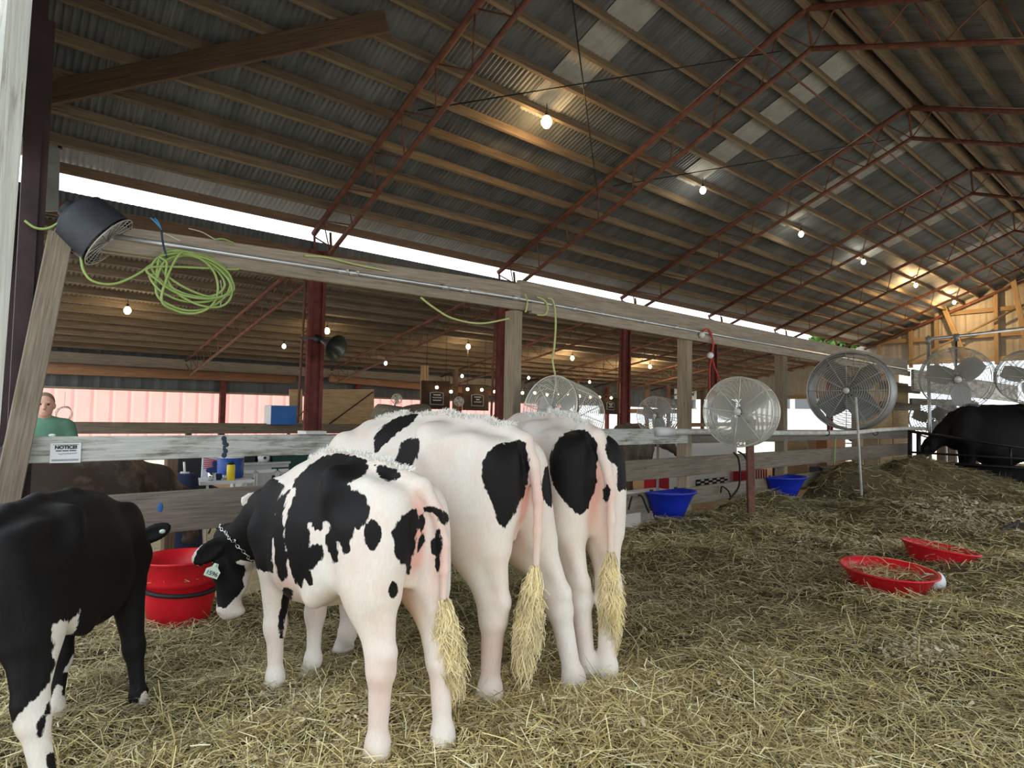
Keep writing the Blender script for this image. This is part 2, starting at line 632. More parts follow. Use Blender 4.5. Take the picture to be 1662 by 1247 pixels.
# sheeting added over the open end to cut daylight from the front sky
n = 200
gy = np.linspace(Y_S, Y_E + 0.3, n)
V, F = [], []
for i, y in enumerate(gy):
    off = 0.015 * (1 if (i // 3) % 2 else 0)
    V += [(X_FRONT - 0.1 - off, y, 3.0), (X_FRONT - 0.1 - off, y, max(3.05, roof_z(y) + SH - 0.02))]
for i in range(n - 1):
    F.append((2 * i, 2 * i + 2, 2 * i + 3, 2 * i + 1))
MB().add(V, F).build('wall_front_light_block', 'dark_wall_metal', kind='structure')

# ---- purlins: one long timber per line
ORD = ['first', 'second', 'third', 'fourth', 'fifth', 'sixth', 'seventh', 'eighth', 'ninth', 'tenth', 'eleventh', 'twelfth', 'thirteenth', 'fourteenth', 'fifteenth', 'sixteenth']
sl = math.atan(T)
n_up = (0, math.sin(sl), math.cos(sl))
ys = [8.60 - 0.443 * k for k in range(12)]
for k, y in enumerate(ys):
    z = roof_z(y)
    c = np.array((0, y, z)) + np.array(n_up) * 0.075
    set_props(board('roof_purlin', c + (X_FRONT, 0, 0), c + (X_BACK, 0, 0), 0.045, 0.145, 'purlin_wood', up=n_up), '%s wooden roof purlin counted up from the bright eave opening' % ORD[k], 'purlin', 'purlins of the near roof slope')
n_dn = (0, -math.sin(sl), math.cos(sl))
for k in range(8):
    y = Y_R - 0.25 - 0.46 * k
    c = np.array((0, y, roof_z(y))) + np.array(n_dn) * 0.075
    set_props(board('roof_purlin', c + (X_FRONT, 0, 0), c + (X_BACK, 0, 0), 0.05, 0.15, 'purlin_wood', up=n_dn), '%s wooden purlin down the far side of the ridge' % ORD[k], 'purlin', 'purlins beyond the ridge')
set_props(board('ridge_beam', (X_FRONT, Y_R - 0.02, Z_R + 0.03), (X_BACK, Y_R - 0.02, Z_R + 0.03), 0.10, 0.20, 'purlin_wood'), 'brown wooden ridge timber along the peak of the roof', 'ridge beam')
for k in range(14):
    y = 9.45 + 0.5 * k
    sl2 = math.atan(LT)
    nn = (0, math.sin(sl2), math.cos(sl2))
    c = np.array((0, y, lean_z(y))) + np.array(nn) * 0.075
    set_props(board('roof_purlin', c + (X_FRONT, 0, 0), c + (X_BACK, 0, 0), 0.045, 0.14, 'purlin_wood', up=nn), '%s purlin of the low lean-to roof behind the beam, counted outward' % ORD[k], 'purlin', 'purlins of the lean-to roof')


# ---- steel trusses
def chord(name, a, b, r, mat, parent):
    return MB().tube([a, b], r, 8).build(name, mat, parent, smooth=True)


def truss(x, label, mat='rust_steel'):
    t = root('roof_truss', (x, Y_E, roof_z(Y_E)), label, 'truss', 'steel trusses of the main roof')
    D, tz = 0.46, -0.045
    pk, el = np.array((x, Y_R, Z_R + tz)), np.array((x, Y_E + 0.05, roof_z(Y_E + 0.05) + tz))
    er = np.array((x, Y_S, roof_z(Y_S) + tz))
    chord('top_chord', pk, el, 0.044, mat, t)
    chord('top_chord', pk, er, 0.044, mat, t)
    pkb = pk - (0, 0, D)
    # the lower chord stands a little beside the upper one
    wob = np.array((0.13, 0, 0))
    elb = el + (0, -0.32, -D + 0.33 * T * 0.9)
    erb = er + (0, 0.32, -D + 0.33 * T * 0.9)
    chord('bottom_chord', pkb + wob, elb + wob, 0.034, mat, t)
    chord('bottom_chord', pkb + wob, erb + wob, 0.034, mat, t)
    chord('web_rod', pk, pkb + wob, 0.018, mat, t)
    for end, endb in ((el, elb), (er, erb)):
        n = 8
        for i in range(n):
            a, b = i / n, (i + 0.55) / n
            top = pk + (end - pk) * (b if i else 0.06)
            lo = pkb + (endb - pkb) * ((i + 1) / n) + wob
            lo0 = pkb + (endb - pkb) * (i / n) + wob
            chord('web_rod', top, lo, 0.010, mat, t)
            chord('web_rod', top, lo0, 0.010, mat, t)
    if True:                                   # short seat posts that carry the eave end over the bright opening
        for dy, dx in ((-0.02, 0.0), (-0.3, 0.13)):
            chord('seat_post', el + (dx, dy, -0.02), (x + dx, Y_E + dy, LZ - 0.1), 0.02, mat, t)
        chord('seat_brace', el + (0, -0.02, -0.05), (x + 0.13, Y_E - 0.3, LZ - 0.02), 0.012, mat, t)
    return t


names = ['truss rising from beside the horn speaker column, nearest complete one', 'truss second from the open front, over the middle heifers', 'truss third from the open front', 'truss fourth from the open front', 'truss fifth from the open front', 'truss last before the gable end']
for i in range(6):
    truss(X_FRONT + BAY * (i + 1), 'rust red steel ' + names[i])
# front frame
t = root('roof_truss', (X_FRONT, Y_E, roof_z(Y_E)), 'rust red steel frame at the open front of the barn', 'truss')
chord('top_chord', (X_FRONT, Y_R, Z_R - 0.05), (X_FRONT, Y_E, roof_z(Y_E) - 0.05), 0.034, 'maroon_steel', t)
chord('top_chord', (X_FRONT, Y_R, Z_R - 0.05), (X_FRONT, Y_S, roof_z(Y_S) - 0.05), 0.034, 'maroon_steel', t)

for i in range(7):
    x = X_FRONT + BAY * i
    t = root('lean_to_truss', (x, Y_E, lean_z(Y_E)), 'rusty lattice truss under the lean-to roof, %s from the open front' % ORD[i], 'truss', 'trusses of the lean-to')
    a, b = np.array((x, Y_E, lean_z(Y_E) - 0.04)), np.array((x, LY, lean_z(LY) - 0.04))
    a2, b2 = a - (0, 0, 0.42), b - (0, 0.4, 0.35)
    chord('top_chord', a, b, 0.030, 'rust_steel', t)
    chord('bottom_chord', a2, b2, 0.028, 'rust_steel', t)
    n = 14
    for k in range(n):
        chord('web_rod', a + (b - a) * (k / n), a2 + (b2 - a2) * ((k + 0.5) / n), 0.008, 'rust_steel', t)
        chord('web_rod', a2 + (b2 - a2) * ((k + 0.5) / n), a + (b - a) * ((k + 1) / n), 0.008, 'rust_steel', t)

# sway rods between the trusses
for p, q, lab in [((3.9, 6.3, 5.0), (7.5, 3.6, 6.0), 'thin dark sway rod crossing below the nearest pale roof sheet'), ((7.5, 6.6, 4.86), (3.9, 3.9, 5.84), 'thin dark sway rod crossing over the warm bulb'), ((7.5, 6.3, 5.0), (11.2, 3.6, 6.0), 'thin dark sway rod crossing below the second pale roof sheet')]:
    set_props(MB().tube([p, q], 0.008, 6).build('sway_rod', 'black_metal', smooth=True), lab, 'rod', 'sway rods under the roof')
# lengthwise tie pipes below the ridge
set_props(MB().tube([(X_FRONT, Y_R + 0.35, Z_R - 0.62), (X_BACK, Y_R + 0.35, Z_R - 0.62)], 0.014, 6).build('tie_rod', 'rust_steel', smooth=True), 'long thin tie rod running below the ridge through the trusses', 'rod')

# ---- steel columns between barn and lean-to
for i in range(0, 7):
    x = X_FRONT + BAY * i
    yy = Y_E - 0.06
    zt = LZ - 0.05
    t = root('steel_column', (x, yy, -0.2), ['dark maroon steel column at the open front behind the coiled hose', 'maroon lattice steel column that carries the horn speaker', 'maroon lattice steel column behind the thick wooden post', 'maroon lattice steel column past the first cage fan', 'maroon lattice steel column behind the round white fan', 'maroon lattice steel column near the plywood stall', 'maroon lattice steel column at the barn far end'][i], 'column', 'steel columns along the aisle')
    a = MB()
    a.bar((x, yy, -0.2), (x + 0.02, yy, zt), 0.07, 0.20, up=(1, 0, 0))
    a.bar((x - 0.11, yy - 0.05, -0.2), (x - 0.08, yy - 0.05, zt), 0.06, 0.05, up=(1, 0, 0))
    a.bar((x + 0.11, yy - 0.05, -0.2), (x + 0.12, yy - 0.05, zt), 0.06, 0.05, up=(1, 0, 0))
    a.build('column_shaft', 'dark_steel' if i == 0 else 'maroon_steel', t)
    MB().tube([(x - 0.2, yy, 1.2), (x - 0.13, yy, zt)], 0.02, 8).build('side_pipe', 'rust_steel', t, smooth=True)
    for k in range(6):
        MB().tube([(x - 0.18, yy, 1.3 + k * 0.4), (x, yy, 1.5 + k * 0.4)], 0.008, 6).build('lattice_bar', 'rust_steel', t)

# front steel post by the open side
set_props(MB().bar((0.235, 5.0, -0.2), (0.235, 5.0, roof_z(5.0) - 0.05), 0.09, 0.09).build('steel_column', 'dark_steel'), 'dark slim steel column right behind the white weathered post', 'column')
set_props(MB().bar((0.30, 5.0, 0.3), (0.30, 5.0, 3.9), 0.04, 0.04).build('steel_column', 'dark_steel'), 'thin rusty steel upright beside the dark front column', 'column')

# ---- eave boards above and below the bright slot
set_props(board('eave_board', (X_FRONT + 0.35, Y_E + 0.0, 4.225), (X_BACK, Y_E + 0.0, 4.225), 0.04, 0.125, 'dark_wood'), 'dark wooden board along the top of the bright eave opening', 'board')
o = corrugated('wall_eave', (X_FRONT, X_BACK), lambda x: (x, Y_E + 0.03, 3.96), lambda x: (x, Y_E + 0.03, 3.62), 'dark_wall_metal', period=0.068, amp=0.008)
set_props(board('eave_board', (X_FRONT, Y_E - 0.05, 3.72), (X_BACK, Y_E - 0.05, 3.72), 0.06, 0.18, 'dark_wood'), 'dark wooden board below the bright eave opening', 'board')
# metal sheet closing the front end of the slot
t = root('metal_sheet', tuple(at_y(70, 330, 8.7)), 'weathered gray metal sheet with faded red bands at the front end of the eave opening', 'sheet')
p = [at_y(x, y, 8.7) for x, y in ((42, 345), (95, 342), (98, 238), (48, 228))]
MB().hexa(np.array([*p, *[q + (0, 0.03, 0) for q in p]])).build('sheet_face', 'drum_gray', t)
MB().bar(p[2] + (0, 0.02, -0.02), p[2] + (0, 0.02, 0.35), 0.04, 0.04).build('sheet_hanger', 'rust_steel', t)
MB().bar(p[3] + (0, 0.02, -0.02), p[3] + (0, 0.02, 0.40), 0.04, 0.04).build('sheet_hanger', 'rust_steel', t)
for (ya, yb) in ((252, 262), (312, 322)):
    q = [at_y(x, y, 8.69) for x, y in ((47, yb), (76, yb + 3), (77, ya + 5), (48, ya))]
    MB().hexa(np.array([*q, *[v + (0, 0.008, 0) for v in q]])).build('faded_band', 'red_siding', t)

# ---- plank brace under the roof at the front
a, b = hit(44, 160, (0, T, 1), Z_R + T * Y_R - 0.12), hit(628, 34, (0, T, 1), Z_R + T * Y_R - 0.12)
set_props(board('plank_brace', a, b, 0.045, 0.24, 'dark_wood', up=(0, 0, 1)), 'dark diagonal plank brace under the roof near the open front', 'brace')

# ---- white weathered post in the foreground
a, b = at_d(10, -330, 1.62), at_d(-102, 1100, 1.55)
b2 = a + (b - a) * ((a[2] + 0.2) / (a[2] - b[2]))
set_props(board('white_post', a, b2, 0.14, 0.11, 'white_painted_wood', up=(0.55, 0.83, 0)), 'rough white painted wooden post at the edge of the pen, closest to the viewer', 'post')

# ---- far gable wall
def girt(name, Y0, Y1, z, mat='girt_wood', w=0.05, h=0.14, X=25.66):
    return board(name, (X, Y0, z), (X, Y1, z), w, h, mat)


n = int(12.4 / 0.06)
gy = np.linspace(Y_S, Y_E + 0.4, n)
V, F = [], []
for i, y in enumerate(gy):
    off = 0.012 * (1 if (i // 3) % 2 else 0) + (0.02 if i % 12 == 0 else 0)
    V += [(X_BACK - off, y, 3.42), (X_BACK - off, y, max(3.43, roof_z(y) + SH))]
for i in range(n - 1):
    F.append((2 * i, 2 * i + 2, 2 * i + 3, 2 * i + 1))
MB().add(V, F).build('wall_gable', 'gable_metal', kind='structure')
MB().box((X_BACK, (8.0 + 9.4) / 2, 1.6), (0.05, 1.4, 3.7)).build('wall_gable', 'gable_metal', kind='structure')
for k, z in enumerate((3.5, 4.3, 5.15, 5.9)):
    half = (Z_R - z) / T
    girt('trim_%d' % (k + 1), max(Y_S, Y_R - half), min(Y_E, Y_R + half), z)['kind'] = 'structure'
for k, y in enumerate((8.6, 7.55, 6.75, 5.05, 3.3)):
    o = board('trim_%d' % (k + 5), (25.6, y, 3.3), (25.6, y, roof_z(y)), 0.10, 0.12, 'girt_wood', up=(0, 1, 0))
    o['kind'] = 'structure'
o = set_props(MB().tube([(25.5, Y_E, roof_z(Y_E) - 0.08), (25.5, Y_R, Z_R - 0.08)], 0.05, 8).build('gable_rafter', 'rust_steel', smooth=True), 'rusty steel rafter along the top of the gable end', 'rafter')
set_props(MB().tube([at_x(1410, 620, 25.4), at_x(1662, 495, 25.4)], 0.035, 8).build('gable_brace', 'girt_wood', smooth=True), 'long sloping wooden brace across the gable end', 'brace')
# two long poles propped under the far trusses
for p, q, lab in (((1522, 476), (1570, 587), 'pale leaning board on the gable wall, left one of two'), ((1640, 440), (1668, 570), 'pale leaning board on the gable wall, right one of two')):
    set_props(board('leaning_board', at_x(p[0] + 3, p[1] + 8, 25.36), at_x(*q, 25.36), 0.06, 0.15, 'girt_wood', up=(0, 1, 0)), lab, 'board', 'leaning boards on the gable')

# ---- lean-to outer edge: plate, log and hanging wall strip
set_props(board('eave_plank', (X_FRONT, LY - 0.1, 2.42), (13.5, LY - 0.1, 2.42), 0.06, 0.24, 'beam_wood'), 'gray wooden plank along the outer edge of the lean-to', 'board')
a, b = at_y(20, 595, LY - 0.2), at_y(478, 616, LY - 0.2)
set_props(MB().tube([a, b], [0.12, 0.11], 12).build('log_rail', 'log_wood', smooth=True), 'reddish brown log under the lean-to plank, left length', 'log', 'logs under the lean-to plank')
a, b = at_y(535, 614, LY - 0.2), at_y(830, 640, LY - 0.2)
set_props(MB().tube([a, b], [0.10, 0.11], 12).build('log_rail', 'log_wood', smooth=True), 'reddish brown log under the lean-to plank, right length past the maroon column', 'log', 'logs under the lean-to plank')
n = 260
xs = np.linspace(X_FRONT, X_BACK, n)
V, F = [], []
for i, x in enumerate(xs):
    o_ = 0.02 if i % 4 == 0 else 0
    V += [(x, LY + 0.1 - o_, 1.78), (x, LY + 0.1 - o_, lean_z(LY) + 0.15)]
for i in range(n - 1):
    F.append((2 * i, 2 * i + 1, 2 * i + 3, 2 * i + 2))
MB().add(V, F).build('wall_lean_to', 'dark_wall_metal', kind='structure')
board('trim_10', (X_FRONT, LY + 0.05, 1.78), (X_BACK, LY + 0.05, 1.78), 0.05, 0.05, 'post_wood')['kind'] = 'structure'
for i, x in enumerate((4.75, 8.4, 12.0, 15.6, 19.3)):
    set_props(MB().bar((x, LY, -0.2), (x, LY, 2.5), 0.13, 0.13).build('steel_post', 'maroon_steel'), 'dark steel post at the outer edge of the lean-to, %s from the front' % ORD[i], 'post', 'outer posts of the lean-to')

V, F = [], []
gy = np.linspace(Y_E, LY + 0.1, 120)
for i, y in enumerate(gy):
    V += [(X_BACK - (0.015 if (i // 2) % 2 else 0), y, 2.25), (X_BACK - (0.015 if (i // 2) % 2 else 0), y, lean_z(y) + 0.15)]
for i in range(119):
    F.append((2 * i, 2 * i + 2, 2 * i + 3, 2 * i + 1))
MB().add(V, F).build('wall_lean_gable', 'gable_metal', kind='structure')
board('trim_11', (25.7, Y_E, 2.27), (25.7, LY, 2.27), 0.06, 0.14, 'girt_wood')['kind'] = 'structure'

# ---- the red metal building outside
t = root('metal_building', (6, 23, -0.3), 'pale red metal sided building standing in the sun outside the lean-to', 'building')
n = 400
xs = np.linspace(-9, 24, n)
V, F = [], []
for i, x in enumerate(xs):
    o_ = 0.05 if i % 6 == 0 else 0
    V += [(x, 23 - o_, -0.3), (x, 23 - o_, 4.5)]
for i in range(n - 1):
    F.append((2 * i, 2 * i + 1, 2 * i + 3, 2 * i + 2))
MB().add(V, F).build('siding', 'red_siding', t)
MB().box((7.5, 27.05, 2.1), (33, 8.0, 4.8)).build('wall_core', 'red_siding', t)
MB().box((7.5, 27, 4.6), (33.6, 9, 0.2)).build('building_roof', 'galvanized', t)

# ---- long beam over the fence, with its conduit
t = root('long_beam', (0.5, 5.0, 2.5), 'long weathered wooden beam across the tops of the fence posts', 'beam')
board('upper_board', (0.55, 5.0, 2.53), (4.42, 5.0, 2.69), 0.05, 0.20, 'beam_wood', t)
board('upper_board', (4.42, 5.02, 2.71), (16.7, 5.02, 2.69), 0.05, 0.26, 'beam_wood', t)
board('lower_board', (0.55, 4.955, 2.49), (4.55, 4.955, 2.55), 0.045, 0.09, 'beam_wood', t)
board('lower_board', (4.55, 4.96, 2.545), (16.7, 4.96, 2.50), 0.045, 0.12, 'beam_wood', t)
m = MB().tube([(0.6, 4.92, 2.545), (4.3, 4.92, 2.615), (9, 4.925, 2.60), (16.6, 4.925, 2.585)], 0.017, 8)
for x in (2.35, 2.45, 3.4, 3.65, 4.3, 5.2, 6.5, 7.2):
    zc = float(np.interp(x, (0.6, 4.3, 9.0), (2.545, 2.615, 2.60)))
    m.tube([(x - 0.04, 4.92, zc), (x + 0.04, 4.92, zc)], 0.026, 8)
m.build('conduit', 'conduit', t, smooth=True)

# ---- fence posts
post_labels = ['thick wooden fence post left of the first cage fan, behind the white heifers', 'wooden fence post just left of the round white fan', 'wooden fence post between the white fan and the gray drum fan', 'wooden fence post at the end of the fence by the black gate']
for i, x in enumerate((4.40, 7.62, 10.50, 13.8)):
    w = 0.15 if i == 0 else 0.17
    set_props(board('fence_post', (x, 5.06, -0.2), (x, 5.06, 2.5), w, 0.13, 'post_wood', up=(1, 0, 0)), post_labels[i], 'post', 'wooden posts of the fence')
# leaning post at the left end
a, b = at_y(99, 380, 4.93), at_y(3, 850, 4.86)
b = a + (b - a) * ((a[2] + 0.2) / (a[2] - b[2]))
set_props(board('leaning_post', a, b, 0.06, 0.135, 'rail_wood', up=(1, 0, 0)), 'gray leaning wooden plank post at the left end of the fence', 'post')

# ---- fence rails
rails = [
    ('fence_rail', (0.2, 4.97, 1.115), (5.35, 4.97, 1.12), 0.045, 0.165, 'worn_rail_wood', 'white washed top fence rail with the notice sign'),
    ('fence_rail', (5.35, 4.98, 1.135), (7.55, 4.98, 1.13), 0.045, 0.20, 'worn_rail_wood', 'worn pale top rail behind the black and white rump, up to the white fan'),
    ('fence_rail', (7.55, 5.0, 1.12), (16.7, 5.0, 1.08), 0.045, 0.19, 'gray_wood', 'brown top rail under the white pipe at the fence end'),
    ('fence_rail', (0.2, 4.97, 0.655), (4.3, 4.97, 0.665), 0.045, 0.29, 'gray_wood', 'broad gray knotty lower rail behind the red tub'),
    ('fence_rail', (4.3, 4.97, 0.70), (16.7, 4.97, 0.74), 0.045, 0.26, 'rail_wood', 'brown nail marked middle rail above the blue tubs'),
    ('fence_rail', (4.3, 4.99, 0.28), (16.7, 4.99, 0.34), 0.045, 0.24, 'rail_wood', 'brown bottom rail half buried in hay behind the blue tubs'),
]
for nm, a, b, w, h, m, lab in rails:
    set_props(board(nm, a, b, w, h, m), lab, 'fence rail', 'rails of the wooden fence')
# blue paint streak on the top rail is part of the rail
t = root('white_pipe', (6.7, 4.93, 1.2), 'long white plastic pipe tied along the top fence rail', 'pipe')
pts = [at_y(x, y, 4.925) for x, y in ((1066, 700), (1100, 701), (1150, 701), (1190, 703), (1260, 703), (1320, 703), (1390, 702), (1420, 699), (1470, 696), (1500, 696), (1540, 699))]
MB().tube(spline(pts, 60), 0.042, 12).build('pipe_run', 'white_pipe', t, smooth=True)
a = at_y(1066, 701, 4.92)
MB().tube([a, a + (0.35, 0, 0.0)], 0.062, 14).build('pipe_end', 'white_plastic', t, smooth=True)
for x in (1342, 1421):
    q = at_y(x, 703, 4.925)
    MB().ring(q, (1, 0, 0), 0.048, 0.008, 16, 5).build('tie_strap', 'black_rubber', t)
# ================================================================== CATTLE
# a body is one implicit surface (smooth union of tapered limbs and a lofted trunk) turned into one mesh


class Field:
    def __init__(self, lo, hi, h):
        self.lo, self.h = np.array(lo, float), h
        self.n = np.ceil((np.array(hi) - self.lo) / h).astype(int) + 1
        self.d = np.full(self.n, 0.5, np.float32)
        self.ax = [self.lo[i] + h * np.arange(self.n[i]) for i in range(3)]

    def sub(self, lo, hi, m=0.14):
        i0 = np.clip(np.floor((np.array(lo) - m - self.lo) / self.h).astype(int), 0, self.n - 1)
        i1 = np.clip(np.ceil((np.array(hi) + m - self.lo) / self.h).astype(int) + 1, 1, self.n)
        sl_ = tuple(slice(a, b) for a, b in zip(i0, i1))
        g = np.meshgrid(self.ax[0][sl_[0]], self.ax[1][sl_[1]], self.ax[2][sl_[2]], indexing='ij')
        return sl_, g

    def join(self, sl_, e, k):
        a = self.d[sl_]
        h = np.clip(0.5 + 0.5 * (e - a) / k, 0, 1)
        self.d[sl_] = e + (a - e) * h - k * h * (1 - h)

    def cut(self, sl_, e, k):
        a = self.d[sl_]
        e = -e
        h = np.clip(0.5 - 0.5 * (e - a) / k, 0, 1)
        self.d[sl_] = e + (a - e) * h + k * h * (1 - h)

    def cone(self, a, b, ra, rb, k=0.05, sq=1.0, cut=False):
        """tapered limb; sq < 1 makes it narrower sideways (y)"""
        a, b = np.array(a, float), np.array(b, float)
        r = max(ra, rb)
        s, (X, Y, Z) = self.sub(np.minimum(a, b) - r, np.maximum(a, b) + r)
        d = b - a
        L2 = max(d @ d, 1e-9)
        t = np.clip(((X - a[0]) * d[0] + (Y - a[1]) * d[1] + (Z - a[2]) * d[2]) / L2, 0, 1)
        e = np.sqrt((X - a[0] - t * d[0]) ** 2 + ((Y - a[1] - t * d[1]) / sq) ** 2 + (Z - a[2] - t * d[2]) ** 2) - (ra + (rb - ra) * t)
        if sq < 1:
            e = e * (0.5 + 0.5 * sq)
        (self.cut if cut else self.join)(s, e.astype(np.float32), k)

    def ell(self, c, r, k=0.05, rot=None, cut=False):
        c, r = np.array(c, float), np.array(r, float)
        R3 = np.eye(3) if rot is None else np.array(rot)
        ext = np.sqrt((R3 ** 2) @ (r ** 2))
        s, (X, Y, Z) = self.sub(c - ext, c + ext)
        q = [(X - c[0]) * R3[0, i] + (Y - c[1]) * R3[1, i] + (Z - c[2]) * R3[2, i] for i in range(3)]
        k0 = np.sqrt(sum((q[i] / r[i]) ** 2 for i in range(3)))
        k1 = np.sqrt(sum((q[i] / r[i] ** 2) ** 2 for i in range(3)))
        e = k0 * (k0 - 1) / np.maximum(k1, 1e-6)
        (self.cut if cut else self.join)(s, e.astype(np.float32), k)

    def chain(self, pts, rs, k=0.03, sq=1.0):
        for i in range(len(pts) - 1):
            self.cone(pts[i], pts[i + 1], rs[i], rs[i + 1], k, sq)

    def loft(self, secs, k=0.05, pear=0.2, lx=1.0):
        S = np.array(secs, float) * (lx, 1, 1, 1)             # x, top, bottom, half width
        s, (X, Y, Z) = self.sub((S[0, 0], -S[:, 3].max(), S[:, 2].min()), (S[-1, 0], S[:, 3].max(), S[:, 1].max()))
        xs = X[:, 0, 0]
        # smooth interpolation of the sections
        fx = np.linspace(S[0, 0], S[-1, 0], 90)
        cols_ = []
        for c in (1, 2, 3):
            v = np.interp(fx, S[:, 0], S[:, c])
            for _ in range(14):
                v[1:-1] = 0.25 * v[:-2] + 0.5 * v[1:-1] + 0.25 * v[2:]
            cols_.append(np.interp(np.clip(xs, S[0, 0], S[-1, 0]), fx, v)[:, None, None])
        top, bot, w = cols_
        zc, hh = (top + bot) / 2, (top - bot) / 2
        zr = (Z - zc) / hh
        we = w * (1 - pear * np.clip(zr, -1, 1)) / (1 + 0.1 * pear)
        p = 2.35
        kk = (np.abs(Y / we) ** p + np.abs(zr) ** p) ** (1 / p)
        e = (kk - 1) * np.minimum(we, hh)
        dx = np.maximum(np.maximum(S[0, 0] - X, X - S[-1, 0]), 0)
        e = np.where(dx > 0, np.sqrt(np.maximum(e, 0) ** 2 + dx ** 2) + np.minimum(e, 0) * 0, e)
        self.join(s, e.astype(np.float32), k)

    def mesh(self):
        D = self.d
        inside = D < 0
        n = self.n
        # cells
        c = np.zeros(tuple(n - 1), np.int8)
        for i in (0, 1):
            for j in (0, 1):
                for l in (0, 1):
                    c += inside[i:n[0] - 1 + i, j:n[1] - 1 + j, l:n[2] - 1 + l]
        act = (c > 0) & (c < 8)
        idx = np.full(act.shape, -1, np.int32)
        cells = np.argwhere(act)
        idx[act] = np.arange(len(cells))
        acc = np.zeros((len(cells), 3))
        cnt = np.zeros(len(cells))
        corners = [(i, j, l) for i in (0, 1) for j in (0, 1) for l in (0, 1)]
        for a in corners:
            for ax in range(3):
                if a[ax]:
                    continue
                b = list(a)
                b[ax] = 1
                pa = cells + a
                pb = cells + b
                da = D[pa[:, 0], pa[:, 1], pa[:, 2]]
                db = D[pb[:, 0], pb[:, 1], pb[:, 2]]
                m = (da < 0) != (db < 0)
                t = np.where(m, da / np.where(m, da - db, 1), 0)
                p = pa.astype(float)
                p[:, ax] += t
                acc[m] += p[m]
                cnt[m] += 1
        V = self.lo + self.h * acc / cnt[:, None]
        F = []
        for ax in range(3):
            sl0 = [slice(None)] * 3
            sl1 = [slice(None)] * 3
            sl0[ax], sl1[ax] = slice(0, -1), slice(1, None)
            A, B = inside[tuple(sl0)], inside[tuple(sl1)]
            e = np.argwhere(A != B)
            u, v = (ax + 1) % 3, (ax + 2) % 3
            ok = (e[:, u] > 0) & (e[:, v] > 0) & (e[:, u] < n[u] - 1) & (e[:, v] < n[v] - 1)
            e = e[ok]
            q = []
            for du, dv in ((-1, -1), (0, -1), (0, 0), (-1, 0)):
                f = e.copy()
                f[:, u] += du
                f[:, v] += dv
                q.append(idx[f[:, 0], f[:, 1], f[:, 2]])
            q = np.stack(q, 1)
            flip = ~A[e[:, 0], e[:, 1], e[:, 2]]
            q[flip] = q[flip][:, ::-1]
            F.append(q)
        F = np.vstack(F)
        F = F[(F >= 0).all(1)]
        return V, F


def smooth_mesh(V, F, it=3, lam=0.5):
    n = len(V)
    E = np.vstack([F[:, [0, 1]], F[:, [1, 2]], F[:, [2, 3]], F[:, [3, 0]]])
    i = np.concatenate([E[:, 0], E[:, 1]])
    j = np.concatenate([E[:, 1], E[:, 0]])
    cnt = np.bincount(i, minlength=n)
    for k in range(it * 2):
        S = np.stack([np.bincount(i, V[j, a], n) for a in range(3)], 1) / cnt[:, None]
        V = V + (lam if k % 2 == 0 else -lam * 1.02) * (S - V)
    return V


def basis(d, up):
    d = np.array(d, float)
    d /= np.linalg.norm(d)
    up = np.array(up, float)
    up = up - d * (up @ d)
    up /= np.linalg.norm(up)
    side = np.cross(up, d)                    # to the animal's left when d is forward and up is dorsal
    return d, side, up


HOOVES = ('hl', 'hr', 'fl', 'fr')


